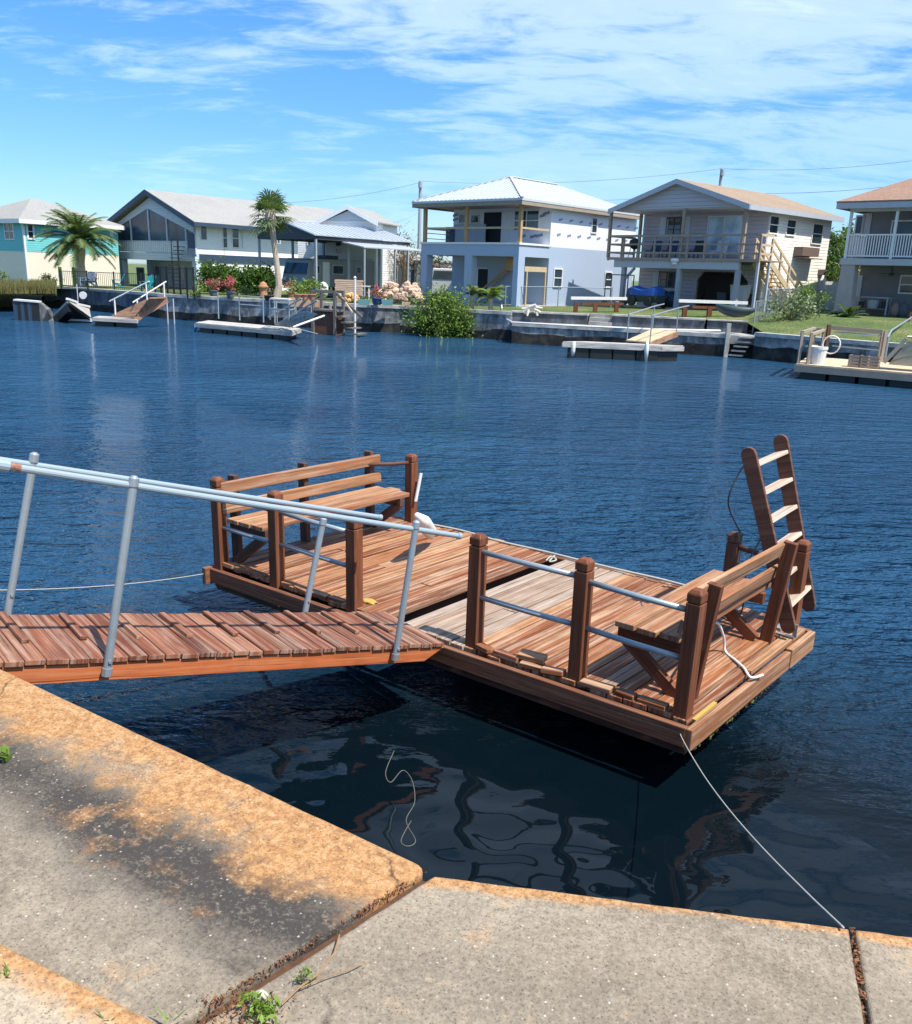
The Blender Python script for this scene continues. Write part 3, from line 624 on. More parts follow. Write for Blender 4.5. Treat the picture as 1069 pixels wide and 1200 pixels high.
# ---------------------------------------------------------------- the gangway
zE = .57; EN = at(522, 752, zE); az = rad(-139); SL = .235
gd = V((math.cos(az), math.sin(az), SL)).normalized(); gn = V((math.sin(az), -math.cos(az), 0)); GW = .70
gup = gd.cross(gn); gup = gup if gup.z > 0 else -gup
_w = V((-E1.y, E1.x, 0)); GL = min((c1 - EN - gn * b_).dot(_w) / gd.dot(_w) for b_ in (0, GW)) - .03
gang = T('gangway', 'reddish brown wooden gangway with cleats and grey pipe handrails sloping down to the dock', 'gangway', frame((EN.x, EN.y, 0), math.degrees(az)))
def G(a, b, c): return EN + gd * a + gn * b + gup * c
mb = MB(); x = .02
while x < GL - .1:
    w_ = R(.085, .11); z = -.02 + R(-.003, .003)
    mb.beam(G(x + w_ / 2, -.014 + R(-.003, .003), z), G(x + w_ / 2 + R(-.003, .003), GW + R(-.004, .01), z + R(-.002, .002)), w_, .03, up=gup); x += w_ + R(.003, .008)
mb.build('deck_boards', m_ramp, gang, bevel=.004)
mb = MB(); x = .32; k = 0
while x < GL - .1:
    mb.beam(G(x, .24 + R(-.03, .03), .008), G(x + R(-.01, .01), GW - .04 + R(-.03, .03), .008), .038, .022, up=gup); x += .30
mb.build('cleat', m_ramp, gang, bevel=.004)
for b0_, mm in ((.018, m_orange), (GW - .03, m_red)):
    mb = MB(); h = .10; P4 = [G(.0, b0_ - .018, -.042), G(.05, b0_ - .018, -.06), G(.30, b0_ - .018, -.04 - h), G(GL, b0_ - .018, -.04 - h), G(GL, b0_ - .018, -.042)]
    P4 = [G(.0, b0_ - .018, -.042), G(.16, b0_ - .018, -.04 - h), G(GL, b0_ - .018, -.04 - h), G(GL, b0_ - .018, -.042)]
    i = mb; uvf = []
    pts = [p for p in P4] + [p + gn * .04 for p in P4]
    def uvp(j): return ((pts[j] - EN).dot(gd), (pts[j] - EN).dot(gup) + (.3 if j > 3 else 0))
    fs = [(3, 2, 1, 0), (4, 5, 6, 7), (0, 1, 5, 4), (1, 2, 6, 5), (2, 3, 7, 6), (3, 0, 4, 7)]
    mb.mesh(pts, fs, [[uvp(j) for j in f] for f in fs])
    mb.build('stringer', mm, gang, bevel=.004)
# pipe posts and handrails, located on the vertical planes of the two ramp edges
def gp(px, py, b): return on_plane(px, py, G(0, b, 0), gn)
nb, fb = -.03, GW + .03
r1a, r1b = gp(-20, 542, nb), gp(537, 628, nb)
r2a, r2b = gp(-20, 536, fb), gp(444, 606, fb)
for a, b in ((r1a, r1b), (r2a, r2b)):
    d_ = (b - a).normalized(); mb = MB(); mb.tube([a - d_ * .6, a.lerp(b, .5), b], .018, 12); mb.tube([b - d_ * .006, b + d_ * .022], .0225, 12)
    if a is r1a: q = gp(2, 545, nb); mb.tube([q - d_ * .02, q + d_ * .03], .0285, 12)
    o = mb.build('handrail', m_greyrail, gang, smooth=False)
    if a is r1a: mb = MB(); mb.tube([gp(5, 545.4, nb), gp(24, 548.6, nb)], .0188, 12); mb.build('rust_patch', paint('rust', (.22, .07, .035), .8, dirt=.6, sc=60, dirtcol=(.34, .30, .27)), o)
for bpx, tpx, bb in (((125, 789), (157, 563), nb - .01), ((463, 771), (488, 614), nb - .01), ((10, 712), (40, 535), fb), ((358, 716), (379, 610), fb)):
    p, q = gp(*bpx, bb), gp(*tpx, bb); d_ = (q - p).normalized(); mb = MB()
    if bb > 0: p = p - d_ * .12
    mb.tube([p, p.lerp(q, .5), q + d_ * .005], .0215, 12); mb.tube([q - d_ * .035, q - d_ * .03, q + d_ * .012, q + d_ * .024], [.0225, .0255, .0255, .012], 12)
    o = mb.build('post', m_galv, gang)
    mb = MB(); bp = p + d_ * (.07 if bb < 0 else .2); mb.tube([bp - gn * .03, bp + gn * .03], .009, 8); mb.build('bolt', m_steel, o); mb = MB(); mb.tube([p - d_ * .012, p + d_ * .03], .027, 10)
    mb.build('sleeve', m_steel, o)
# ---------------------------------------------------------------- materials of the far bank
m_trim = paint('white_trim', (.74, .74, .72), .5, dirt=.15)
m_trimgrey = paint('grey_trim', (.42, .44, .47), .55, dirt=.2)
m_glass = glass('window_glass', (.012, .022, .03))
m_glassblue = glass('porch_glass', (.014, .03, .05), .3)
m_dark = paint('dark_interior', (.012, .014, .018), .8)
m_stucco = paint('blue_grey_stucco', (.345, .42, .535), .85, dirt=.15, sc=.8, dirtcol=(.27, .34, .47))
m_wrap = paint('house_wrap', (.74, .75, .79), .5, dirt=.2, sc=.7, dirtcol=(.5, .52, .58))
m_mark = paint('wrap_print', (.22, .26, .36), .6)
m_lumber = paint('raw_lumber', (.50, .32, .15), .75, dirt=.4, sc=4, dirtcol=(.32, .19, .09), var=.3)
m_greylumber = paint('weathered_lumber', (.33, .26, .20), .85, dirt=.5, sc=3, var=.3)
m_newlumber = paint('pale_lumber', (.56, .42, .26), .8, dirt=.4, sc=3, var=.3)
m_metalroof = paint('white_metal_roof', (.52, .56, .56), .4, .1, dirt=.15, sc=.8)
m_greyroof = shingle('grey_shingle', [(.22, .215, .20), (.28, .275, .255), (.34, .33, .305)])
m_brownroof = shingle('brown_shingle', [(.19, .13, .085), (.27, .195, .13), (.34, .265, .185)])
m_redroof = shingle('red_shingle', [(.20, .115, .078), (.29, .175, .12), (.36, .24, .17)])
m_whiteside = siding('white_siding', (.82, .81, .78)); m_creamside = siding('sunlit_cream_siding', (.82, .77, .68)); m_greyside = siding('shaded_gable_siding', (.44, .42, .44), .2)
m_turq = siding('turquoise_siding', (.15, .50, .51)); m_cream = paint('cream_stucco', (.76, .70, .58), .85, dirt=.12)
m_bluegrey = siding('blue_grey_siding', (.38, .46, .53), .2); m_navy = paint('navy_trim', (.035, .06, .10), .5)
m_paleblue = siding('pale_blue_siding', (.52, .60, .66), .2)
m_taupe = siding('shaded_taupe_siding', (.46, .43, .46), .2); m_greypaint = paint('grey_paint', (.33, .35, .38), .7)
m_shutter = paint('pale_shutter', (.55, .58, .62), .6)
m_slabc = paint('porch_slab', (.45, .42, .36), .9, dirt=.3)
m_iron = paint('black_iron', (.015, .016, .018), .5)
m_darkgrey = paint('dark_grey_render', (.20, .215, .24), .8, dirt=.3)
m_pier5 = paint('stucco_pier', (.40, .37, .36), .85, dirt=.3)
m_shed = siding('shed_siding', (.20, .25, .31), .2, vertical=True)

def pb(mb, face, c, a0, a1, z0, z1, d0, d1):
    """box on a house plane: face 'f' = plane y=c looking to -y; 'r' = plane x=c looking to +x"""
    if face == 'f': mb.box(a0, a1, c - d1, c - d0, z0, z1)
    else: mb.box(c + d0, c + d1, a0, a1, z0, z1)
def window(parent, M, face, c, a0, a1, z0, z1, nx=1, nz=2, fr=.07, m=None, gm=None, sill=False, name='window'):
    mb = MB(M); f = fr
    pb(mb, face, c, a0, a0 + f, z0, z1, -.03, .05); pb(mb, face, c, a1 - f, a1, z0, z1, -.03, .05)
    pb(mb, face, c, a0 + f, a1 - f, z1 - f, z1, -.03, .05); pb(mb, face, c, a0 + f, a1 - f, z0, z0 + f, -.03, .06)
    for k in range(1, nx): xm = a0 + (a1 - a0) * k / nx; pb(mb, face, c, xm - .025, xm + .025, z0 + f, z1 - f, -.02, .04)
    for k in range(1, nz): zm = z0 + (z1 - z0) * k / nz; pb(mb, face, c, a0 + f, a1 - f, zm - .025, zm + .025, -.022, .035)
    o = mb.build(name, m or m_trim, parent)
    mb = MB(M); pb(mb, face, c, a0 + f * .5, a1 - f * .5, z0 + f * .5, z1 - f * .5, -.025, .012); mb.build('pane', gm or m_glass, o)
    return o
def wpx(parent, M, face, c, x0, y0, x1, y1, **k):
    h = hp if face == 'f' else hs
    a0, z1 = h(M, x0, y0, c); a1, z0 = h(M, x1, y1, c)
    return window(parent, M, face, c, min(a0, a1), max(a0, a1), z0, z1, **k)
def bpx(mb, M, face, c, x0, y0, x1, y1, d0=0, d1=.05):
    h = hp if face == 'f' else hs
    a0, z1 = h(M, x0, y0, c); a1, z0 = h(M, x1, y1, c); pb(mb, face, c, min(a0, a1), max(a0, a1), z0, z1, d0, d1)
def wall_f(mb, M, y, x0, x1, z0, z1, t=.15): mb.box(x0, x1, y, y + t, z0, z1)
def gable_roof(mb, x0, x1, y0, y1, z, rise, t=.14):
    xm = (x0 + x1) / 2
    for a in (x0, x1): mb.prism([(a, y0, z), (xm, y0, z + rise), (xm, y0, z + rise + t), (a, y0, z + t)], (0, y1 - y0, 0))
def hip_roof(mb, x0, x1, y0, y1, z, rise, inset, t=.12):
    xm = (x0 + x1) / 2; a = [(x0, y0), (x1, y0), (x1, y1), (x0, y1)]
    P = [(p[0], p[1], z) for p in a] + [(p[0], p[1], z + t) for p in a] + [(xm, y0 + inset, z + t + rise), (xm, y1 - inset, z + t + rise)]
    mb.mesh(P, [(3, 2, 1, 0), (0, 1, 5, 4), (1, 2, 6, 5), (2, 3, 7, 6), (3, 0, 4, 7), (4, 5, 8), (5, 6, 9, 8), (6, 7, 9), (7, 4, 8, 9)])
def balustrade(mb, p0, p1, h, n, s=.04, pick=True, mid=0):
    p0, p1 = V(p0), V(p1)
    mb.beam(p0 + V((0, 0, h)), p1 + V((0, 0, h)), .09, .07); mb.beam(p0 + V((0, 0, .12)), p1 + V((0, 0, .12)), .06, .07)
    for k in range(n + 1):
        p = p0.lerp(p1, k / n); mb.beam(p + V((0, 0, .15)), p + V((0, 0, h - .035)), s, s, (0, 1, 0))

# ---------------------------------------------------------------- house under construction
z = 6.75; a = at(484, 239, z); b = at(612, 234.5, z)
TH = math.degrees(math.atan2(b.y - a.y, b.x - a.x)); ex = (b - a).normalized(); ey = V((-ex.y, ex.x, 0))
W3 = (b - a).length - .7; o3 = a + ex * .35 + ey * .4; o3.z = 1.45; H3 = frame(o3, TH); D3 = 2.7; L3 = 9.0
while proj(H3 @ V((W3 + .4, L3 + .4, z - o3.z)))[0] < 757: L3 += .1
ZD = hp(H3, 612, 286, 0)[1]; ZE = z - o3.z
h3 = T('unfinished_house', 'two storey blue grey house under construction with white metal hip roof and bare house wrap', 'house', H3)
mb = MB(H3); wall_f(mb, H3, D3, 0, W3, -.6, ZD - .02); mb.box(W3 - .15, W3, D3 + .15, L3, -.6, ZD - .02); mb.box(0, .15, D3 + .15, L3, -.6, ZD - .02); mb.box(.15, W3 - .15, L3 - .15, L3, -.6, ZD)
# porch piers and beam
xp = [0, hp(H3, 499.9, 320, 0)[0], hp(H3, 544, 320, 0)[0], hp(H3, 552.5, 320, 0)[0], hp(H3, 601, 320, 0)[0], W3]
mb.box(xp[0], xp[1], 0, .5, -.6, ZD - .62); mb.box(xp[2], xp[3], .0, .45, -.6, ZD - .62); mb.box(xp[4], W3, 0, .55, -.6, ZD - .62)
mb.box(0, W3, .0, .45, ZD - .62, ZD - .02); mb.box(W3 - .35, W3, .45, D3, ZD - .62, ZD - .02); mb.box(0, .35, .45, D3, ZD - .62, ZD - .02)
mb.build('wall', m_stucco, h3)
mb = MB(H3); mb.box(-.06, W3 + .06, -.06, D3 - .02, ZD - .02, ZD + .08); mb.build('porch_floor', m_trim, h3)
mb = MB(H3); mb.box(-.1, W3 + .1, .1, L3, -.5, .03); mb.build('base_slab', m_slabc, h3)
mb = MB(H3); mb.box(0, W3, D3, D3 + .15, ZD, ZE); mb.box(W3 - .15, W3, D3 + .15, L3, ZD - .02, ZE); mb.box(0, .15, D3 + .15, L3, ZD - .02, ZE); mb.box(.15, W3 - .15, L3 - .15, L3, ZD, ZE)
mb.build('upper_wall', m_wrap, h3)
def mark(p0, p1, w_, h_):     # small printed marks of the house wrap, illegible at this size
    mb = MB(H3); mb.beam(p0, p1, w_, h_); mb.build('printed_mark', m_mark, h3)
for k in range(11):
    y = D3 + .7 + k * 1.0; mark((W3 + .012, y, ZE - .72), (W3 + .012, y + .34, ZE - .64), .012, .09); mark((W3 + .012, y - .1, ZD + .62), (W3 + .012, y + .24, ZD + .70), .012, .11)
for px, py in ((534, 252), (534, 257), (635, 253), (640, 250), (625, 277), (632, 276), (612, 277)):
    x_, z_ = hp(H3, px, py, D3); mark((x_ - .2, D3 - .012, z_ - .04), (x_ + .25, D3 - .012, z_ + .05), .012, .14)
mb = MB(H3); hip_roof(mb, -.4, W3 + .4, -.45, L3 + .4, ZE, 1.52, W3 / 2 + .35)
xm = W3 / 2; rz0 = ZE + .12; hw = W3 / 2 + .4; ins = W3 / 2 + .35
k = -hw + .2
while k < hw:   # raised seams on the front hip, then on both long slopes
    t = 1 - abs(k) / hw; mb.beam((xm + k, -.45, rz0 + .03), (xm + k, -.45 + ins * t, rz0 + .03 + 1.52 * t), .035, .03); k += .3
y = -.45 + .3
while y < L3 + .3:
    t = min(1, (y + .45) / ins, (L3 + .4 - y) / ins)
    for s in (-1, 1): mb.beam((xm + s * hw, y, rz0 + .025), (xm + s * hw * (1 - t), y, rz0 + .02 + 1.52 * t), .018, .014)
    y += .45
for s in (-1, 1): mb.beam((xm + s * hw, -.45, rz0 + .04), (xm, -.45 + ins, rz0 + 1.56), .16, .05)
mb.beam((xm, -.45 + ins, rz0 + 1.56), (xm, L3 + .4 - ins, rz0 + 1.56), .2, .06)
mb.build('roof', m_metalroof, h3)
mb = MB(H3); mb.box(-.38, W3 + .38, -.43, -.39, ZE - .2, ZE - .01); mb.box(W3 + .34, W3 + .38, -.39, L3, ZE - .2, ZE - .01); mb.box(-.38, -.34, -.39, L3, ZE - .2, ZE - .01)
mb.box(-.3, W3 + .3, -.32, D3, ZE - .10, ZE - .03); mb.build('fascia', m_greylumber, h3)
for x_ in (.12, hp(H3, 547.5, 265, .2)[0], W3 - .12):
    mb = MB(H3); mb.box(x_ - .09, x_ + .09, .08, .26, ZD + .08, ZE - .1); mb.build('porch_post', m_lumber, h3)
zr = hp(H3, 560, 267, .16)[1]
mb = MB(H3); mb.box(.2, W3 - .2, .10, .16, zr - .05, zr + .05); mb.box(W3 - .17, W3 - .11, .26, D3, zr - .05, zr + .05); mb.box(.08, .14, .26, D3, zr - .05, zr + .05)
for q in (.35, .7): mb.box(.08, .12, .26, D3, ZD + q * (zr - ZD) - .02, ZD + q * (zr - ZD) + .02)
mb.build('temporary_rail', m_newlumber, h3)
wpx(h3, H3, 'f', D3, 538, 250, 547, 262, nx=1, nz=1); wpx(h3, H3, 'f', D3, 552, 251, 562, 262, nz=1); wpx(h3, H3, 'f', D3, 603, 246, 632, 271, nx=2)
mb = MB(H3); bpx(mb, H3, 'f', D3, 566.5, 249, 589, 284.5, -.1, .02); o = mb.build('door', m_dark, h3)
mb = MB(H3); bpx(mb, H3, 'f', D3, 563.5, 248, 566.5, 284.5, -.1, .04); bpx(mb, H3, 'f', D3, 589, 248, 598, 284.5, -.1, .06); mb.build('frame', m_trim, o)
mb = MB(H3); bpx(mb, H3, 'f', D3 - .3, 524, 266, 533, 285, 0, .1); mb.build('leaning_panel', m_navy, h3)
mb = MB(H3); bpx(mb, H3, 'f', D3 - .25, 533, 263, 569, 285, 0, .08); o = mb.build('leaning_panel', m_trimgrey, h3); o['label'] = 'wide pale board leaning on the upper wall'
mb = MB(H3); bpx(mb, H3, 'f', D3, 559.5, 315, 570.5, 349, -.1, .02); o = mb.build('door', m_dark, h3)
mb = MB(H3); bpx(mb, H3, 'f', D3, 554.5, 313.5, 559.5, 349, -.1, .03); bpx(mb, H3, 'f', D3, 559.5, 313.5, 571, 315, -.1, .03); mb.build('frame', m_trim, o)
for x0, y0, x1, y1 in ((693.5, 254, 699, 274), (649, 314, 658, 337), (709, 318, 716, 337)): wpx(h3, H3, 'r', W3, x0, y0, x1, y1, nz=2)
# rough stair and temporary timber brace
p0 = hp(H3, 571, 333.5, D3 - .5); p1 = hp(H3, 599, 310, D3 - .5)
mb = MB(H3); mb.beam((p0[0] - .6, D3 - .5, p0[1] - .45), (p1[0], D3 - .5, p1[1]), .06, .1)
for k in range(8): t = k / 8; mb.box(p0[0] + (p1[0] - p0[0]) * t, p0[0] + (p1[0] - p0[0]) * t + .25, D3 - .48, D3 - .05, p0[1] + (p1[1] - p0[1]) * t - .05, p0[1] + (p1[1] - p0[1]) * t)
mb.beam((p1[0], D3 - .5, p1[1] - .3), (p1[0] + .1, D3 - .5, p1[1] + .35), .5, .5); mb.build('stair', m_lumber, h3)
mb = MB(H3); xx = W3 - .12
q0 = hs(H3, 615, 312, xx); q1 = hs(H3, 639, 319, xx); mb.box(xx - .08, xx + .02, q0[0], q1[0] + .1, q1[1], q0[1]); q2 = hs(H3, 617.5, 320, xx); mb.box(xx - .05, xx + .03, q2[0] - .05, q2[0] + .05, 0, q1[1]); mb.box(xx - .05, xx + .03, q1[0], q1[0] + .08, 0, q1[1]); mb.build('brace', m_newlumber, h3)

# ---------------------------------------------------------------- taupe house with the timber balcony
z = 6.6; b = at(879, 240.5, z); TH4 = -48; ex = V((math.cos(rad(TH4)), math.sin(rad(TH4)), 0)); ey = V((-ex.y, ex.x, 0))
# eave width from the left end of the roof
W4 = 1.0
while proj(b - ex * W4)[0] > 713: W4 += .02
OV = .45; o4 = b - ex * (W4 - OV) + ey * .35; o4.z = 1.7; W4 -= 2 * OV; H4 = frame(o4, TH4); ZE = z - o4.z; D4 = 2.3; L4 = 9.0
ZD4 = hp(H4, 800, 303, .1)[1]; h4 = T('balcony_house', 'two storey taupe house with brown shingle roof, front timber balcony and bright side stairs', 'house', H4)
mb = MB(H4); mb.box(0, W4, D4, D4 + .15, ZD4, ZE); mb.build('front_wall', m_taupe, h4)  # front siding darker than the side wall: shade put into the colour
mb = MB(H4); 
ar = [hp(H4, 815, 345, D4), hp(H4, 815, 328, D4), hp(H4, 824, 318, D4), hp(H4, 868, 318, D4), hp(H4, 877, 328, D4)]
xa, xb_ = ar[0][0], min(ar[4][0], W4 - .15); zt, zs = ar[2][1], ar[1][1]
poly = [(0, -.5), (xa, -.5), (xa, zs), (ar[2][0], zt), (ar[3][0], zt), (xb_, zs), (xb_, -.5), (W4, -.5), (W4, ZD4 - .2), (0, ZD4 - .2)]
mb.prism([(p[0], D4, p[1]) for p in poly], (0, .15, 0)); mb.build('lower_wall', m_taupe, h4)
mb = MB(H4); mb.box(W4 - .15, W4, D4 + .15, L4, -.5, ZE); o = mb.build('side_wall', m_creamside, h4); o['label'] = 'sunlit cream clapboard side wall'  # lighter siding than the front: sunlight put into the colour
mb = MB(H4); mb.box(0, .15, D4 + .15, L4, ZD4, ZE); mb.box(.15, W4 - .15, L4 - .15, L4, ZD4, ZE); mb.box(0, .15, D4 + .15, L4, -.5, ZD4); mb.box(.15, .5 * W4, L4 - .15, L4, -.5, ZD4); mb.build('back_wall', m_taupe, h4)
mb = MB(H4); mb.box(.15, W4 - .15, D4 + .15, L4 - .15, ZD4 - .2, ZD4); mb.build('upper_floor', m_greypaint, h4)
rise = zat(801, 211, H4 @ V((W4 / 2, -.35, 0))) - z
mb = MB(H4); gable_roof(mb, -OV, W4 + OV, -.35, L4 + .4, ZE, rise, .06); mb.build('roof', m_brownroof, h4)
mb = MB(H4)
for s in (0, 1):
    xa2 = -OV if s == 0 else W4 + OV
    mb.prism([(xa2, -.39, ZE - .2), (W4 / 2, -.39, ZE + rise - .18), (W4 / 2, -.39, ZE + rise + .06), (xa2, -.39, ZE + .06)], (0, .04, 0))
mb.box(W4 + OV - .02, W4 + OV + .03, -.35, L4 + .4, ZE - .18, ZE + .05); mb.box(W4, W4 + OV - .03, -.3, L4 + .35, ZE - .12, ZE - .06); mb.build('fascia', m_trimgrey, h4)
mb = MB(H4); sl_ = rise / (W4 / 2 + OV); mb.prism([(0, -.02, ZE + .0), (W4, -.02, ZE + .0), (W4, -.02, ZE + OV * sl_ - .05), (W4 / 2, -.02, ZE + rise - .03), (0, -.02, ZE + OV * sl_ - .05)], (0, .12, 0))
mb.box(0, W4, .1, D4 + .1, ZE - .06, ZE - .0); mb.build('gable', m_greyside, h4)  # gable grey paints in the shade of the front
mb = MB(H4); mb.box(-.45, W4 + 1.1, -.1, D4, ZD4 - .06, ZD4); mb.box(-.45, W4 + 1.1, -.13, -.1, ZD4 - .12, ZD4 + .02); mb.build('balcony_floor', m_greylumber, h4)
mb = MB(H4); mb.box(0, W4 + .05, -.06, .16, ZD4 - .5, ZD4 - .06); mb.build('beam', m_trimgrey, h4)
for px in (716, 801.5, 874):
    x_ = hp(H4, px, 260, .05)[0]; mb = MB(H4); mb.box(x_ - .07, x_ + .07, -.02, .12, ZD4, ZE); mb.build('porch_post', m_greylumber, h4)
mb = MB(H4); x_ = hp(H4, 737, 260, D4 - .1)[0]; mb.box(-.02, .12, D4 - .4, D4 - .26, ZD4, ZE); mb.build('porch_post', m_greylumber, h4)
for px in (730.5, 795.5, 864):
    x_ = hp(H4, px, 325, .05)[0]; mb = MB(H4); mb.box(x_ - .11, x_ + .11, -.03, .19, -.4, ZD4 - .5)
    if px < 740: mb.beam((x_ + .1, .08, ZD4 - 1.1), (x_ + .7, .08, ZD4 - .52), .1, .12)
    mb.build('pier', m_greypaint, h4)
zr4 = hp(H4, 800, 276, -.05)[1]; rh = zr4 - ZD4
mb = MB(H4)
def fence4(p0, p1, n):
    p0, p1 = V(p0), V(p1)
    for q in (1.0, .62, .24): mb.beam(p0 + V((0, 0, rh * q)), p1 + V((0, 0, rh * q)), .05, .11 if q == 1 else .09)
    for k in range(n + 1): p = p0.lerp(p1, k / n); mb.beam(p + V((0, 0, -.15)), p + V((0, 0, rh)), .09, .09, (0, 1, 0))
fence4((-.42, -.08, ZD4), (W4 + 1.1, -.08, ZD4), 9); fence4((-.42, -.06, ZD4), (-.42, D4 - .1, ZD4), 2)
mb.build('balcony_railing', m_greylumber, h4)
# side stairs: from the deck corner away along the side wall
mb = MB(H4); SX0, SX1 = W4 + .15, W4 + 1.05; y0s, y1s = 1.1, 5.0
for s in (SX0, SX1): mb.beam((s, y0s, ZD4 - .1), (s, y1s, .05), .06, .28)
for k in range(13): t = (k + .5) / 13; yy = y0s + (y1s - y0s) * t; zz2 = ZD4 * (1 - t); mb.box(SX0, SX1, yy - .15, yy + .15, zz2 - .02, zz2 + .02)
for s in (SX0, SX1):
    for q in (1.0, .55): mb.beam((s, y0s, ZD4 + 1.0 * q), (s, y1s, 1.0 * q + .05), .05, .11)
    for k in range(5): t = k / 4; yy = y0s + (y1s - y0s) * t; mb.beam((s, yy, ZD4 * (1 - t) - .1), (s, yy, ZD4 * (1 - t) + 1.0), .09, .09, (0, 1, 0))
mb.beam((SX1 + .04, -.08, ZD4 + rh), (SX1 + .04, y0s, ZD4 + rh), .05, .11); mb.beam((SX1 + .04, -.08, ZD4 + rh * .6), (SX1 + .04, y0s, ZD4 + rh * .6), .05, .11); mb.beam((SX1 + .04, -.08, ZD4 + rh * .24), (SX1 + .04, y0s, ZD4 + rh * .24), .05, .11)
mb.build('side_stairs', m_newlumber, h4)
for yy in (-.02, 1.0):
    mb = MB(H4); mb.box(SX1 - .08, SX1 + .04, yy, yy + .12, -.4, ZD4 - .12); mb.build('stair_post', m_trimgrey, h4)
o = wpx(h4, H4, 'f', D4, 782, 254.5, 798, 276, nx=2, nz=3, m=m_navy); o = wpx(h4, H4, 'f', D4, 773, 318, 790, 337.5, nx=2, nz=2, m=m_navy)
for r_ in ((775, 254.5, 782, 277), (803, 253.5, 808, 276), (766.5, 318, 773, 338)):
    mb = MB(H4); bpx(mb, H4, 'f', D4, *r_, -.02, .04); mb.build('shutter', m_shutter, h4)
o = wpx(h4, H4, 'f', D4, 831, 253, 866, 297, nx=2, nz=1, fr=.06, gm=glass('pale_curtain_glass', (.22, .30, .36), .2)); o.name = 'sliding_door'
for r_ in ((902.5, 251.5, 911, 275), (922.5, 256, 931, 277), (953, 261, 962, 287)): wpx(h4, H4, 'r', W4, *r_, nz=2, fr=.06, m=m_creamside)
mb = MB(H4); bpx(mb, H4, 'r', W4, 931, 289, 949, 301, 0, .5); bpx(mb, H4, 'r', W4, 930, 301.5, 951, 304, .0, .62); mb.build('air_conditioner', paint('brown_metal', (.16, .11, .09), .6), h4)
mb = MB(H4); c_ = H4.inverted() @ on_plane(791, 305, H4 @ V((0, -.2, 0)), H4.to_3x3() @ V((0, 1, 0))); mb.lathe([(.03, .12), (.2, .08), (.22, -.02), (.13, -.12), (.13, -.2)], c_, 12); mb.build('flood_light', m_trim, h4)

# ---------------------------------------------------------------- right house with the white railing
z = 6.9; a = at(980, 239.5, z); TH5 = -43; H5 = None
ex = V((math.cos(rad(TH5)), math.sin(rad(TH5)), 0)); ey = V((-ex.y, ex.x, 0)); o5 = a + ex * .55 + ey * .5; o5.z = 1.7; H5 = frame(o5, TH5); ZE = z - o5.z; W5, D5, L5 = 8.6, 2.6, 11
ZD5 = hp(H5, 1020, 303, 0)[1]; h5 = T('porch_house', 'grey house with red brown hip roof, white railed upper porch at the right edge', 'house', H5)
mb = MB(H5); mb.box(0, W5, D5, D5 + .15, -.4, ZE); mb.box(0, .15, D5 + .15, L5, -.4, ZE); mb.box(W5 - .15, W5, D5 + .15, L5, -.4, ZE); mb.build('wall', m_darkgrey, h5)
mb = MB(H5); hip_roof(mb, -.55, W5 + .55, -.5, L5 + .5, ZE + .08, 2.3, W5 / 2 + .5, .06); mb.build('roof', m_redroof, h5)
mb = MB(H5); mb.box(-.53, W5 + .53, -.48, -.44, ZE - .2, ZE + .07); mb.box(-.53, -.49, -.44, L5, ZE - .2, ZE + .07); mb.box(-.45, W5 + .45, -.4, D5, ZE - .08, ZE); mb.box(-.02, W5, 0, .12, ZE - .32, ZE - .08); mb.build('fascia', m_trimgrey, h5)
mb = MB(H5); mb.box(-.1, W5 + .1, -.1, D5, ZD5 - .3, ZD5); mb.build('porch_floor', m_trimgrey, h5)
for k in range(5):
    x_ = .06 + k * (W5 - .12) / 4; mb = MB(H5); mb.box(x_ - .06, x_ + .06, 0, .12, ZD5, ZE - .32); mb.build('porch_post', m_trim, h5)
zr5 = hp(H5, 1030, 275, .06)[1]
mb = MB(H5); balustrade(mb, (.1, .06, ZD5), (W5, .06, ZD5), zr5 - ZD5, 70, .045); balustrade(mb, (.05, .12, ZD5), (.05, D5, ZD5), zr5 - ZD5, 18, .045); mb.build('porch_railing', m_trim, h5)
mb = MB(H5); mb.mesh([(-.1, -.05, -.4), (.75, -.05, -.4), (.75, .6, -.4), (-.1, .6, -.4), (-.02, -.05, ZD5 - .3), (.62, -.05, ZD5 - .3), (.62, .5, ZD5 - .3), (-.02, .5, ZD5 - .3)], [(0, 1, 5, 4), (1, 2, 6, 5), (2, 3, 7, 6), (3, 0, 4, 7), (3, 2, 1, 0), (4, 5, 6, 7)]); mb.build('pier', m_pier5, h5)
mb = MB(H5); mb.box(4.6, 5.1, -.05, .5, -.4, ZD5 - .3); mb.build('pier', m_pier5, h5)
wpx(h5, H5, 'f', D5, 1056, 322, 1075, 345, nx=1, nz=2); wpx(h5, H5, 'f', D5, 1004, 252, 1012, 275, nx=1, nz=1, gm=m_glassblue); wpx(h5, H5, 'f', D5, 1046, 258, 1075, 276, nx=1, nz=1, gm=m_glassblue)
mb = MB(H5); bpx(mb, H5, 'f', D5, 1012.5, 250, 1019, 276, -.02, .05); mb.build('shutter', m_trimgrey, h5)
mb = MB(H5); bpx(mb, H5, 'f', D5, 997, 322, 1006, 360, -.02, .06); mb.build('door', m_shutter, h5)
mb = MB(H5)
c_ = V((hp(H5, 1046, 315, 1.3)[0], 1.3, ZD5 - .3)); mb.tube([c_, c_ - V((0, 0, .35))], .03, 8); mb.lathe([(.03, -.3), (.14, -.33), (.14, -.42), (.05, -.45)], c_, 10)
for k in range(5): q = 2 * math.pi * k / 5; mb.beam(c_ + V((.12 * math.cos(q), .12 * math.sin(q), -.36)), c_ + V((.62 * math.cos(q), .62 * math.sin(q), -.36)), .12, .015)
mb.build('ceiling_fan', m_iron, h5)

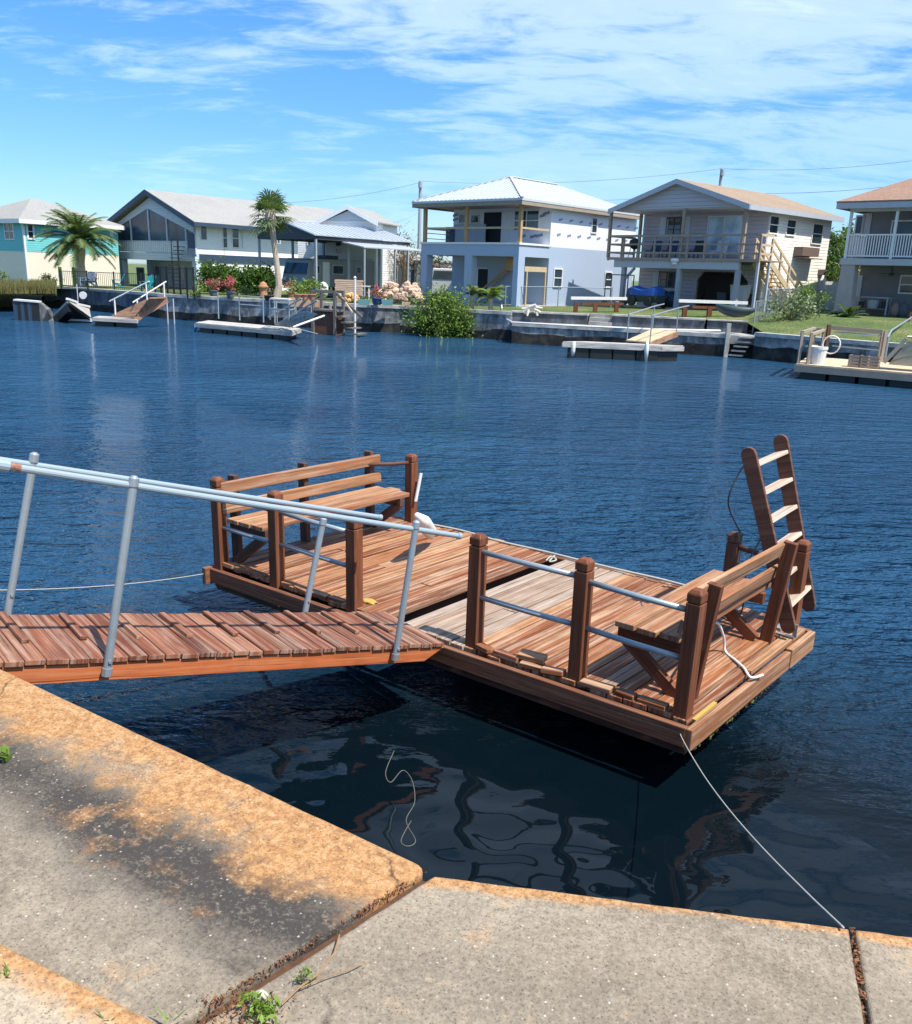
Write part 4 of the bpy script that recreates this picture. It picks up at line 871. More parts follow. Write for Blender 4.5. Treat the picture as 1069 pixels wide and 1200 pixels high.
# ---------------------------------------------------------------- gabled house with the screened porch (left)
z = 6.0; b = at(228, 261, z); TH2 = -38; ex = V((math.cos(rad(TH2)), math.sin(rad(TH2)), 0)); ey = V((-ex.y, ex.x, 0)); W2 = 1.0
while proj(b - ex * W2)[0] > 122: W2 += .02
OV2 = .9; o2 = b - ex * (W2 - OV2) + ey * .6; o2.z = 1.15; W2 -= 2 * OV2; H2 = frame(o2, TH2); ZE = z - o2.z; L2 = 19; D2 = 2.6
ZD2 = hp(H2, 180, 297, 0)[1]; h2 = T('gabled_house', 'long white house with grey gable roof and glazed upper porch behind the iron fence', 'house', H2)
rise = zat(168, 223, H2 @ V((W2 / 2, -.6, 0))) - z
xl = hp(H2, 138, 300, 0)[0]
mb = MB(H2); mb.box(0, W2, D2, D2 + .15, -.4, ZE); mb.box(0, .15, D2 + .15, L2, -.4, ZE); mb.build('front_wall', m_bluegrey, h2)
mb = MB(H2); mb.box(W2 - .15, W2, 0, L2, ZD2 + .05, ZE); mb.box(W2 - .12, W2 - .03, 1.5, L2, -.4, ZD2 - .55); mb.build('side_wall', m_whiteside, h2)
mb = MB(H2); mb.box(W2 - .1, W2 + .03, .3, L2, ZD2 - .55, ZD2 + .05); mb.build('band', m_navy, h2)
sl_ = rise / (W2 / 2 + OV2)
mb = MB(H2); gable_roof(mb, -OV2, W2 + OV2, -.6, L2 + .5, ZE, rise, .08); mb.build('roof', m_greyroof, h2)
mb = MB(H2)
for s in (0, 1):
    xa2 = -OV2 if s == 0 else W2 + OV2; mb.prism([(xa2, -.66, ZE - .35), (W2 / 2, -.66, ZE + rise - .32), (W2 / 2, -.66, ZE + rise + .07), (xa2, -.66, ZE + .07)], (0, .06, 0))
mb.box(W2 + OV2 - .03, W2 + OV2 + .03, -.6, L2 + .5, ZE - .22, ZE + .06); mb.build('fascia', m_navy, h2)
# gable face above the slanted porch glass, glass bays, railing band, floor beam
zb = ZD2 + (hp(H2, 180, 282, 0)[1] - ZD2)
xs = [hp(H2, p, 270, 0)[0] for p in (137, 153.4, 174.5, 195.5, 217.5)] + [W2]
def zroof(x_): return ZE + (OV2 + (x_ if x_ < W2 / 2 else W2 - x_)) * sl_ - .3
xm = W2 / 2; gz_ = lambda x_: min(zroof(x_) - .1, hp(H2, 174, 244, 0)[1] - abs(x_ - xs[2]) * sl_ * .8)
mb = MB(H2)
top = [(x_, zroof(x_)) for x_ in (0, xm, W2)]; bot = [(x_, gz_(x_)) for x_ in (W2, xs[4], xs[3], xs[2], xs[1], xs[0], 0)]
mb.prism([(p[0], .0, p[1]) for p in top + bot], (0, .1, 0)); mb.build('gable', m_paleblue, h2)
for k in range(len(xs) - 1):
    mb = MB(H2); a_, b_ = xs[k] + .06, xs[k + 1] - .06; mb.prism([(a_, .05, zb), (b_, .05, zb), (b_, .05, gz_(b_)), (a_, .05, gz_(a_))], (0, .03, 0)); mb.build('porch_glazing', m_glassblue, h2)
for x_ in xs:
    mb = MB(H2); mb.box(x_ - .06, x_ + .06, -.03, .09, ZD2, gz_(min(max(x_, .01), W2 - .01))); mb.build('mullion', m_shutter, h2)
mb = MB(H2); mb.box(0, W2, -.02, .06, ZD2 + .1, zb - .08); mb.box(0, W2, -.05, .1, zb - .08, zb); mb.build('railing_band', m_shutter, h2)
mb = MB(H2)
for k in range(40): x_ = .1 + k * (W2 - .2) / 40; mb.box(x_, x_ + .07, -.045, -.02, ZD2 + .15, zb - .1)
mb.build('baluster', m_trim, h2)
mb = MB(H2); mb.box(-.02, W2 + .01, -.06, D2, ZD2 - .5, ZD2 + .08); mb.build('porch_floor', m_paleblue, h2)
for px in (138, 229):
    mb = MB(H2); x_ = min(max(hp(H2, px, 315, .1)[0], .25), W2 - .25); mb.box(x_ - .25, x_ + .25, 0, .5, -.4, ZD2 - .5); mb.build('pier', m_paleblue, h2)
for r_ in ((181, 311, 189, 323), (160, 313, 170, 334)): wpx(h2, H2, 'f', D2, *r_, nx=1, nz=1, m=m_bluegrey)
mb = MB(H2); bpx(mb, H2, 'f', D2, 202, 311, 217, 335, -.02, .03); mb.build('door', m_shutter, h2)
for r_, n_ in (((234, 264, 243, 282), 1), ((260, 266, 267, 291), 2), ((271, 267, 280.5, 291), 2), ((282, 268, 285, 291), 1), ((253, 310, 264, 322), 1), ((290, 312, 298, 322), 1)):
    wpx(h2, H2, 'r', W2, *r_, nz=n_)
mb = MB(H2); bpx(mb, H2, 'r', W2, 219, 273, 230, 300, .0, .03); mb.build('screen_door', m_navy, h2)

# black outside stair at the corner of that house
p = H2 @ V((W2 - 1.6, -.9, 0)); q = H2 @ V((W2 - .2, -.9, 0)); S = T('metal_stair', 'black metal stair climbing to the glazed porch of the white house', 'stair', frame((p.x, p.y, 1.15), TH2)); SM = WM[S]
mb = MB(SM)
for k in range(11): q_ = k * .55; mb.box(.05 + .35 * math.cos(q_) , .85 + .3 * math.cos(q_), -.3 - .2 * math.sin(q_), .2 - .2 * math.sin(q_), .28 * (k + 1), .28 * (k + 1) + .05)
mb.build('tread', m_iron, S)
mb = MB(SM); mb.tube([(.95, -.2, -.2), (.95, -.2, ZD2 + 1.1)], .07, 8); mb.tube([(.1, -.2, ZD2 - .8), (.1, -.2, ZD2 + .9), (.2, -.2, ZD2 + 1.05), (.95, -.2, ZD2 + 1.1)], .035, 6); mb.build('pole', m_iron, S)

# ---------------------------------------------------------------- turquoise house at the left edge
z = 5.7; c_ = at(23, 258, z); TH1 = -35; ex = V((math.cos(rad(TH1)), math.sin(rad(TH1)), 0)); ey = V((-ex.y, ex.x, 0)); W1 = 10.0; o1 = c_ - ex * (W1 + .4) + ey * .4; o1.z = 1.05; H1 = frame(o1, TH1); ZE = z - o1.z
L1 = 2.0
while proj(H1 @ V((W1, L1, ZE)))[0] < 137 and L1 < 40: L1 += .1
h1 = T('turquoise_house', 'turquoise and cream two storey house with pale hip roof at the left edge', 'house', H1)
zm = hs(H1, 40, 295, W1)[1]
mb = MB(H1); mb.box(0, W1, 0, .15, zm, ZE); mb.box(W1 - .15, W1, .15, L1, zm, ZE); mb.box(0, .15, .15, L1, zm, ZE); mb.build('upper_wall', m_turq, h1)
mb = MB(H1); mb.box(.02, W1 - .02, .02, .17, -.4, zm); mb.box(W1 - .17, W1 - .02, .17, L1, -.4, zm); mb.box(0.02, .17, .17, L1, -.4, zm); mb.build('lower_wall', m_cream, h1)
mb = MB(H1); hip_roof(mb, -.45, W1 + .45, -.45, L1 + .45, ZE, zat(50, 236, H1 @ V((W1 / 2, W1 / 2, 0))) - z, min(W1 / 2 + .4, (L1 + .9) / 2 - .3)); mb.build('roof', m_greyroof, h1)
mb = MB(H1); mb.box(-.47, W1 + .47, -.5, -.455, ZE - .2, ZE + .1); mb.box(W1 + .455, W1 + .5, -.455, L1 + .4, ZE - .2, ZE + .1); mb.build('fascia', m_trim, h1)
mb = MB(H1); mb.box(W1 - .12, W1 + .03, -.03, .12, -.4, ZE - .02); mb.build('corner_board', m_trim, h1)
wpx(h1, H1, 'f', 0, 4.5, 261, 17.5, 281, nx=2, nz=2); wpx(h1, H1, 'r', W1, 30, 261, 41, 281, nz=2, fr=.12); wpx(h1, H1, 'r', W1, 128.5, 268, 133, 285, nz=2, fr=.12)

# ---------------------------------------------------------------- white house with a gable behind the boat shelter
z = 6.3; o_ = at(377, 258.5, z); TH6 = -14; ex = V((math.cos(rad(TH6)), math.sin(rad(TH6)), 0)); W6 = 2.0
while proj(o_ + ex * W6)[0] < 447: W6 += .02
o_.z = 1.2; H6 = frame(o_, TH6); ZE = z - 1.2; W6 -= .5; rise = zat(411, 242, H6 @ V((W6 / 2, 0, 0))) - z
h6 = T('white_gable_house', 'white house with a shade-grey gable rising behind the metal roofed boat shelter', 'house', H6)
mb = MB(H6); mb.box(-2.0, W6, .3, .45, -.4, ZE); mb.box(W6 - .15, W6, .45, 5, -.4, ZE); mb.build('wall', m_whiteside, h6)
mb = MB(H6); mb.prism([(.1, .3, ZE), (W6 - .1, .3, ZE), (W6 / 2 + .2, .3, ZE + rise - .15)], (0, .15, 0)); mb.build('gable', m_paleblue, h6)  # greyer than the white wall below: shade painted into the gable colour
mb = MB(H6); gable_roof(mb, -.3, W6 + .3, -.2, 5.2, ZE - .08, rise + .05, .08); mb.build('roof', m_greyroof, h6)
mb = MB(H6)
for s in (0, 1): xa2 = -.3 if s == 0 else W6 + .3; mb.prism([(xa2, -.25, ZE - .3), (W6 / 2, -.25, ZE + rise - .2), (W6 / 2, -.25, ZE + rise + .06), (xa2, -.25, ZE + .0)], (0, .05, 0))
mb.build('fascia', m_trim, h6)
wpx(h6, H6, 'f', .3, 393, 283, 401, 298, nz=2); wpx(h6, H6, 'f', .3, 325, 280, 329, 286, nz=1); wpx(h6, H6, 'f', .3, 360, 281, 365, 288, nz=1)
# ---------------------------------------------------------------- seawalls of the far bank
m_sw = concrete('stained_seawall', (.44, .44, .43), (.045, .05, .055), .9, streak=True)
m_sw2 = concrete('dark_block_wall', (.22, .24, .26), (.05, .055, .065), 1.1, streak=True)
m_cap = concrete('wall_cap', (.56, .54, .48), (.25, .24, .22), 2.0)
m_grime = concrete('grime_and_recess_dark', (.035, .035, .033), (.012, .012, .012), 2.5, stain=(.07, .06, .045))
m_grav = concrete('grey_terrace', (.42, .41, .37), (.2, .19, .18), 2.0)
def seawall(pts, z1, label, m, cap=.16, tide=.45, z0=-1.0, capm=None, name='seawall', thick=.25):
    """pts: XY polyline of the canal face, left to right"""
    cx_, cy_ = pts[0]; S = T(name, label, 'seawall', (cx_, cy_, 0)); mb = MB(); mc = MB(); mt = MB()
    for (xa, ya), (xb2, yb) in zip(pts, pts[1:]):
        a, b = V((xa, ya, 0)), V((xb2, yb, 0)); e = (b - a).normalized(); nn = V((-e.y, e.x, 0))
        mb.prism([a + V((0, 0, z0)), b + V((0, 0, z0)), b + V((0, 0, z1 - cap)), a + V((0, 0, z1 - cap))], nn * thick)
        f = -nn * .05; mc.prism([a + f + V((0, 0, z1 - cap)), b + f + V((0, 0, z1 - cap)), b + f + V((0, 0, z1)), a + f + V((0, 0, z1))], nn * (thick + .15))
        if tide:
            n = max(2, int((b - a).length / .7)); top = [a.lerp(b, k / n) + V((0, 0, tide + R(-.1, .08))) - nn * .02 for k in range(n + 1)]
            mt.prism([a - nn * .02 + V((0, 0, z0)), b - nn * .02 + V((0, 0, z0))] + top[::-1], nn * .018)
    mb.build('wall_face', m, S); mc.build('cap', capm or m_cap, S)
    if tide: mt.build('tide_band', m_grime, S)
    return S
seawall([(-27.5, 57.5), (-23.7, 55), (-17.35, 50.2)], 1.36, 'tall dark block seawall at far left below the black fence', m_sw2)
seawall([(-17.3, 49.7), (-13.8, 48.0), (-6.6, 45.2), (-4.62, 44.8)], 1.36, 'long stained concrete seawall below the hedge and flower pots', m_sw)
seawall([(-4.6, 44.75), (-3.2, 44.6), (2.35, 41.9)], 1.37, 'streaked concrete seawall under the stone piles and teal planters', m_sw)
seawall([(2.3, 40.35), (4.7, 39.6), (9.6, 37.7), (11.35, 36.95)], .95, 'low stepped out concrete seawall with dark foot before the unfinished house', m_sw, tide=.5)
seawall([(12.25, 36.5), (15.5, 33.0), (24, 26.8)], 1.1, 'dark seawall with pale cap below the right lawn', m_sw, tide=.55)
seawall([(2.3, 41.95), (5.8, 41.2), (5.85, 41.18)], 1.42, 'upper retaining wall below the lawn of the unfinished house', m_sw2, tide=0, z0=0, name='retaining_wall', cap=.08)
seawall([(6.95, 40.8), (10.9, 39.4)], 1.46, 'upper grey retaining wall in front of the balcony house', m_sw2, tide=0, z0=0, name='retaining_wall', cap=.08)
seawall([(11.0, 39.36), (12.65, 38.8)], 1.44, 'short retaining wall piece behind the sea steps', m_sw2, tide=0, z0=0, name='retaining_wall', cap=.05)
mb = MB(); mb.prism([(2.3, 40.5, .55), (4.7, 39.78, .55), (9.6, 37.9, .55), (12.5, 36.7, .55), (12.9, 39.0, .55), (10.9, 39.6, .55), (7, 41.0, .55), (2.3, 42.2, .55)], (0, 0, .36)); setting(mb.build('path', m_grav))
# garden steps in the upper wall
S = T('garden_steps', 'pale concrete garden steps between the two upper retaining walls', 'steps', (6.4, 41, .9)); mb = MB()
for k in range(3): mb.prism([(5.9 + .06 * k, 41.0 + .3 * k, .8), (6.9 + .06 * k, 40.65 + .3 * k, .8), (6.9 + .06 * k, 40.65 + .3 * k, 1.08 + .17 * k), (5.9 + .06 * k, 41.0 + .3 * k, 1.08 + .17 * k)], (.1, .29, 0))
mb.build('tread', m_grav, S)
mb = MB(); mb.prism([at(770, 365, 1.5), at(790, 366, 1.52), at(806, 359.5, 1.75), at(795, 358, 1.75)], (0, 0, .02)); setting(mb.build('path', paint('sandy_path', (.48, .40, .27), .95, dirt=.4)))
S = T('sea_steps', 'pale concrete steps descending through the seawall to the water', 'steps', (11.8, 36.6, 0))
e = V((12.25 - 11.35, 36.5 - 36.95, 0)).normalized(); nn = V((-e.y, e.x, 0)); p0 = V((11.36, 36.93, 0))
for k in range(5):
    mb = MB(); z_ = .88 - .19 * k; a = p0 + e * (.34 - .08 * k) - nn * .02; b = p0 + e * (.98 - .10 * k) - nn * .02
    mb.prism([a + V((0, 0, z_ - .06)), b + V((0, 0, z_ - .06)), b + V((0, 0, z_)), a + V((0, 0, z_))], nn * .7); mb.build('tread', m_grav, S)
mb = MB(); mb.prism([p0 + nn * .5 + V((-.02, 0, -.6)), p0 + nn * .5 + e * 1.0 + V((0, 0, -.6)), p0 + nn * .5 + e * 1.0 + V((0, 0, .87)), p0 + nn * .5 + V((-.02, 0, .87))], nn * .3); mb.build('back_wall', m_grime, S)  # near-black back wall paints in the darkness of the step recess
mb = MB(); p = p0 - e * .12; mb.beam(p + V((0, 0, -.6)), p + V((0, 0, 1.40)), .17, .17); mb.build('pilaster', m_grav, S)
mb = MB(); mb.tube([at(588, 330, 1.42) + V((0, 0, 1.3)), at(588, 362, 1.42), at(589.5, 372, 1.0), at(600, 377.5, .97), at(660, 381, .97), at(770, 386, .97), at(880, 388, .97)], .045, 6)
tag(mb.build('water_pipe', m_white), 'long white water pipe running down and along the low seawall top', 'pipe')
mb = MB(); mb.tube([at(884, 392, .95), at(905, 396, .85), at(934, 398, .85), at(960, 399, .8)], .03, 6); tag(mb.build('water_pipe', m_white), 'white hose sagging along the right seawall beside the sea steps', 'pipe')

# ---------------------------------------------------------------- foliage
m_mang = foliage('mangrove_leaf', [(.06, .12, .018), (.10, .18, .025), (.15, .25, .04), (.22, .32, .06), (.05, .09, .015)])
m_hedge = foliage('hedge_leaf', [(.03, .075, .012), (.045, .11, .018), (.07, .15, .025), (.025, .05, .01), (.12, .22, .03)])
m_pink = foliage('pink_flower', [(.55, .05, .09), (.62, .10, .15), (.68, .25, .27), (.08, .12, .02)])
m_palm = foliage('date_frond', [(.07, .12, .04), (.10, .16, .055), (.15, .21, .075), (.22, .25, .11), (.05, .09, .035)], .25)
m_sabal = foliage('sabal_frond', [(.06, .11, .045), (.09, .15, .06), (.13, .19, .085), (.17, .18, .09)])
m_young = foliage('young_palm', [(.10, .18, .03), (.16, .25, .05), (.22, .28, .07)])
m_drygrass = foliage('dry_grass', [(.20, .17, .06), (.27, .22, .09), (.12, .12, .04), (.15, .17, .045), (.30, .23, .11)])
m_bare = foliage('brown_twig', [(.15, .11, .08), (.19, .14, .10), (.12, .11, .06)], .1)
m_trunk = paint('palm_trunk', (.48, .39, .30), .95, dirt=.4, sc=9, dirtcol=(.10, .075, .055), var=.3)
m_stem = paint('shrub_stem', (.12, .085, .055), .9, dirt=.4)
m_tree = foliage('tree_leaf', [(.025, .06, .012), (.045, .095, .02), (.075, .135, .03), (.10, .17, .04)])
def leaves(mb, ctr, rad_, n, size, clumps=9, tight=.34, ar=.5, bottom=None):
    ctr = V(ctr); cs = []
    for _ in range(clumps):
        while True:
            p = V((R(-1, 1), R(-1, 1), R(-1, 1)))
            if .25 < p.length < 1: break
        cs.append((p * .82, R(.65, 1.25), R(-.18, .18)))
    for k in range(n):
        p, s, t = cs[k % clumps]; q = p + V((random.gauss(0, 1), random.gauss(0, 1), random.gauss(0, 1))) * tight * s * .55
        w_ = ctr + V((q.x * rad_[0], q.y * rad_[1], q.z * rad_[2]))
        if bottom is not None and w_.z < bottom: w_.z = bottom + R(0, .1)
        mb.leaf(w_, size * R(.6, 1.3), ar, c=min(1, max(0, .5 + t * 2 + R(-.35, .35))))
def stems(mb, base, ctr, rad_, n, r=.03):
    base = V(base); ctr = V(ctr); J = min(1, r / .03) * .1
    for _ in range(n):
        t = ctr + V((R(-.7, .7) * rad_[0], R(-.7, .7) * rad_[1], R(-.1, .7) * rad_[2])); m_ = base.lerp(t, .5) + V((R(-J, J), R(-J, J), J))
        mb.tube([base + V((R(-J, J), R(-J, J), 0)), m_, t], [r, r * .7, r * .35], 5)
def shrub(name, label, cat, base, rad_, n, size, m, group=None, clumps=9, tight=.34, ar=.5, lift=.85):
    base = V(base); S = T(name, label, cat, base, group); ctr = base + V((0, 0, rad_[2] * lift))
    mb = MB(); stems(mb, base, ctr, rad_, 7); mb.build('stem', m_stem, S)
    mb = MB(); leaves(mb, ctr, rad_, n, size, clumps, tight, ar, bottom=base.z + .02); mb.build('foliage', m, S); return S
def frond(mb, base, az, el, L, droop, nl, ll, lw, c0=.5):
    d = V((math.cos(az) * math.cos(el), math.sin(az) * math.cos(el), math.sin(el))); p = V(base); pts = []
    e = el
    for k in range(13):
        pts.append(p.copy()); e = el - droop * (k / 12) ** 1.3; p = p + V((math.cos(az) * math.cos(e), math.sin(az) * math.cos(e), math.sin(e))) * L / 12
    mb.tube(pts, [.035 * (1 - .8 * k / 12) for k in range(13)], 4, c=min(1, c0 + .3))
    side = V((-math.sin(az), math.cos(az), 0))
    for k in range(nl):
        t = .12 + .88 * k / nl; i = min(11, int(t * 12)); q = pts[i].lerp(pts[i + 1], t * 12 - i); tg = (pts[i + 1] - pts[i]).normalized()
        l = ll * (1 - abs(2 * t - 1) ** 2.5 * .6)
        for s in (-1, 1):
            dd = (side * s * .8 + tg * .65 + V((0, 0, R(-.05, .25) - .5 * t * .6))).normalized(); tip = q + dd * l * R(.85, 1.1) + V((0, 0, -.1 * l)); wv = tg * lw * .5
            mb.face([q - wv, q + wv, tip], [(0, 0)] * 3, min(1, max(0, c0 + R(-.25, .25))))
# date palm
bp = at(95.5, 333, 1.3); S = T('date_palm', 'full crowned date palm with arching feather fronds before the turquoise house', 'palm tree', bp)
ctop = V((bp.x + .1, bp.y, zat(92, 285, bp)))
mb = MB(); mb.tube([bp + V((0, 0, -.2)), bp.lerp(ctop, .5) + V((-.05, 0, 0)), ctop], [.42, .34, .42], 10); mb.build('trunk', m_trunk, S)
mb = MB()
for k in range(84):
    el = rad(R(-22, 86)); frond(mb, ctop + V((0, 0, R(-.1, .4))), R(0, 6.283), el, R(2.7, 3.3), rad(R(55, 100)) if el > 0 else rad(45), 44, .6, .07, R(.1, .75))
mb.build('crown', m_palm, S)
# sabal palm
bp = at(325, 349, 1.33); S = T('sabal_palm', 'slender fan palm with bent grey trunk beside the boat shelter', 'palm tree', bp)
ctop = V((0, 0, 0)); P = [atY(px, py, bp.y) for px, py in ((324, 350), (327, 335), (325.5, 318), (322.5, 295), (319.5, 270), (317, 255))]
mb = MB(); mb.tube(P, [.25, .2, .165, .155, .165, .2], 10); mb.tube([P[4] + V((0, 0, .15)), P[5] + V((0, 0, -.3)), P[5] + V((0, 0, .5))], [.2, .36, .25], 9); mb.build('trunk', m_trunk, S)
mb = MB(); ct = P[5] + V((0, 0, .1))
for k in range(44):
    az, el = R(0, 6.283), rad(R(-45, 85)); d = V((math.cos(az) * math.cos(el), math.sin(az) * math.cos(el), math.sin(el))); l = R(.55, .95)
    hub = ct + d * l; mb.tube([ct, hub], .02, 4); sd_ = d.cross(V((0, 0, 1)))
    sd_ = sd_.normalized() if sd_.length > .05 else V((1, 0, 0)); u_ = sd_.cross(d); cc = R(.1, .9)
    for j in range(15):
        a_ = rad(-100 + 200 * j / 14); dd = (d * math.cos(a_) + sd_ * math.sin(a_) + u_ * R(-.15, .1)).normalized(); ln = R(.75, 1.05) * (1 - .25 * abs(a_) / 1.8)
        m1 = hub + dd * ln * .6; tip = hub + dd * ln + V((0, 0, -.22 * ln)); wv = dd.cross(u_).normalized() * .045
        mb.face([hub, m1 + wv, tip, m1 - wv], [(0, 0)] * 4, min(1, max(0, cc + R(-.2, .2))))
mb.build('crown', m_sabal, S)
# mangrove at the wall
b_ = at(515, 394, .0); shrub('mangrove_bush', 'large bright green mangrove bush overhanging the seawall at the waterline', 'bush', (b_.x, b_.y - .15, -.1), (1.75, 1.1, 1.3), 6500, .15, m_mang, clumps=26, tight=.42, lift=.78)
# hedge and small shrubs
b_ = at(271, 343, 1.3); S = T('hedge', 'clipped dense green hedge in front of the white gabled house', 'hedge', b_ + V((0, 1.6, 0)))
mb = MB(); c_ = b_ + V((0, 1.6, 0)); 
for k in range(9): leaves(mb, c_ + V((-2.3 + .58 * k, -.25 * k * .5 + .6, .75 + R(-.08, .08))), (.6, .8, .85), 1500, .2, 12, .6, .6, bottom=1.25)
mb.build('foliage', m_hedge, S); mb = MB()
for k in range(9): stems(mb, c_ + V((-2.3 + .58 * k, -.12 * k + .6, -.1)), c_ + V((-2.3 + .58 * k, -.12 * k + .6, .6)), (.5, .6, .6), 4)
mb.build('stem', m_stem, S)
b_ = at(333, 343, 1.3) + V((1.3, 2.2, 0)); shrub('shrub', 'dark shaded shrub row behind the fan palm trunk', 'shrub', b_, (1.6, .7, 1.0), 1500, .15, foliage('dark_leaf', [(.015, .04, .01), (.03, .06, .015)]), clumps=14, tight=.5)
m_pot = paint('grey_pot', (.10, .12, .12), .7); m_terr = paint('terracotta', (.42, .20, .10), .8, dirt=.4, sc=9); m_teal = paint('teal_planter', (.16, .38, .37), .6, dirt=.3); m_bluep = paint('blue_pot', (.05, .09, .19), .4)
def pot(mb, p, r, h, m=None, rim=.04): mb.lathe([(r * .7, 0), (r * .85, h * .3), (r, h * .85), (r + rim, h * .87), (r + rim, h), (r * .85, h), (r * .8, h * .9)], p, 14)
def potted(label, base, r, h, mp, rad_, n, ml, size=.12, group=None, name='potted_plant'):
    base = V(base); S = T(name, label, 'potted plant', base, group); mb = MB(); pot(mb, base, r, h); mb.build('pot', mp, S, smooth=False)
    mb = MB(); leaves(mb, base + V((0, 0, h + rad_[2] * .8)), rad_, n, size, 9, .45, bottom=base.z + h * .8); mb.build('foliage', ml, S); return S
for px, lab in ((250.5, 'pink flowering plant in a grey pot, left of two in front of the hedge'), (270.5, 'pink flowering plant in a dark pot, right of two in front of the hedge')):
    potted(lab, at(px, 348 if px < 260 else 350, 1.3), .24, .38, m_pot, (.42, .4, .42), 420, m_pink)
shrub('shrub', 'low yellowish green shrub left of the pink flower pots', 'shrub', at(232.5, 348, 1.3), (.62, .4, .4), 420, .11, m_young)
shrub('shrub', 'low green shrub right of the pink flower pots', 'shrub', at(290, 348, 1.3), (.7, .4, .38), 420, .11, m_young)
p = at(309, 350, 1.3); mb = MB(); mb.lathe([(.2, 0), (.24, .1), (.2, .5), (.3, .62), (.3, .68), (.24, .7), (.18, .84), (.06, .92)], p, 14); tag(mb.build('urn', m_terr), 'tall terracotta urn between the hedge and the fan palm', 'urn')
potted('low black bowl pot with dry twigs before the fan palm', at(315.5, 352.5, 1.3), .26, .28, m_black, (.3, .25, .28), 60, m_bare)
# flower bed beside the wooden landing
b_ = at(352, 357, 1.3); S = T('brick_planter', 'low brick planter of green plants left of the wooden landing', 'planter', b_ + V((.3, 0, 0)))
mb = MB(); mb.box(b_.x - .55, b_.x + 1.05, b_.y - .1, b_.y + .6, 1.2, 1.62); mb.build('box', paint('pale_brick', (.52, .33, .21), .9, dirt=.5, sc=14), S)
mb = MB(); leaves(mb, b_ + V((.2, .3, .75)), (.85, .35, .5), 600, .13, 12, .45); mb.build('foliage', m_young, S)
for px, lab in ((349, 'orange clay pot at the left end of the flower bed'), (356, 'orange clay pot in the middle of the flower bed'), (365, 'red clay pot at the right end of the flower bed')):
    p = at(px, 352, 1.62); mb = MB(); pot(mb, p + V((0, .1, .0)), .16, .28); tag(mb.build('clay_pot', m_terr), lab, 'pot')
shrub('shrub', 'tall leafy plant rising behind the brick planter', 'shrub', at(368, 352, 1.35), (.9, .5, .75), 700, .15, m_mang)
potted('red flowering plant at the left of the brick planter', at(341, 349, 1.3), .22, .35, m_terr, (.35, .3, .35), 260, m_pink)
p = at(379, 349, 1.35); mb = MB(); mb.blob(p + V((0, 0, .45)), (.32, .3, .5), 2, .06); tag(mb.build('covered_chair', m_white, smooth=True), 'white rounded cover over a chair beside the landing', 'cover')
# planters and stone piles
for px, lab, m_ in ((426.5, 'teal rectangular planter box beside the white post', m_teal), (454, 'teal rectangular planter box right of the blue pot', m_teal)):
    p = at(px, 357.5, 1.38); S = T('planter_box', lab, 'planter', p); mb = MB(); mb.mesh([(p.x - .24, p.y - .15, p.z), (p.x + .24, p.y - .15, p.z), (p.x + .24, p.y + .15, p.z), (p.x - .24, p.y + .15, p.z), (p.x - .29, p.y - .18, p.z + .27), (p.x + .29, p.y - .18, p.z + .27), (p.x + .29, p.y + .18, p.z + .27), (p.x - .29, p.y + .18, p.z + .27)], [(0, 1, 5, 4), (1, 2, 6, 5), (2, 3, 7, 6), (3, 0, 4, 7), (3, 2, 1, 0), (4, 5, 6, 7)]); mb.build('box', m_, S)
    mb = MB(); leaves(mb, p + V((0, 0, .36)), (.26, .14, .16), 140, .09, 6, .5); mb.build('foliage', m_drygrass, S)
potted('pink bougainvillea in a dark blue pot on the seawall cap', at(442, 357, 1.38), .28, .34, m_bluep, (.34, .26, .34), 320, m_pink)
m_stone = paint('pinkish_stone', (.66, .47, .35), .9, dirt=.5, sc=6, dirtcol=(.33, .2, .15), var=.5); m_stoned = paint('brown_stone', (.30, .20, .16), .9, dirt=.5, sc=8, var=.4); m_gold = paint('golden_stone', (.62, .38, .15), .9, dirt=.4, sc=7, var=.4)
def pile(label, base, w_, d_, h_, n, m_, s=.22):
    base = V(base); mb = MB()
    for _ in range(n):
        t = R(0, 1) ** .8; k = 1 - t * .65; mb.blob(base + V((R(-w_, w_) * k, R(-d_, d_) * k, t * h_ + s * .3)), (s * R(.7, 1.2), s * R(.7, 1.1), s * R(.55, .9)), 1, .22)
    return tag(mb.build('stone_pile', m_), label, 'stones')
pile('heap of pinkish stones behind the bougainvillea', at(454, 352, 1.38) + V((.1, .5, 0)), .75, .5, .85, 70, m_stone)
pile('heap of pinkish stones at the corner of the unfinished house', at(480, 354, 1.4) + V((0, .5, 0)), .75, .5, .9, 76, m_stone)
pile('low heap of brown stones between the two pinkish heaps', at(467, 355, 1.4) + V((0, .2, 0)), .45, .3, .36, 24, m_stoned, .17)
pile('golden heap of stones left of the white post', at(411, 355, 1.36) + V((0, .3, 0)), .5, .3, .36, 30, m_gold, .16)
p = at(407, 352, 1.36) + V((0, .8, 0)); S = T('stone_pallet', 'strapped pallet of reddish stone slabs by the boat shelter', 'pallet', p); mb = MB()
for k in range(10): mb.box(p.x - .75 + R(-.03, .03), p.x + .75 + R(-.03, .03), p.y - .4, p.y + .4, p.z + .12 + .1 * k, p.z + .2 + .1 * k)
mb.build('slab', m_stone, S); mb = MB(); mb.box(p.x - .8, p.x + .8, p.y - .45, p.y + .45, p.z - .1, p.z + .09); mb.build('pallet_base', m_greylumber, S)
p = at(424, 350, 1.36) + V((0, .6, 0)); S = T('garden_table', 'small white garden table beside the white post', 'table', p); mb = MB(); mb.box(p.x - .45, p.x + .45, p.y - .3, p.y + .3, p.z + .7, p.z + .75); mb.build('tabletop', m_white, S)
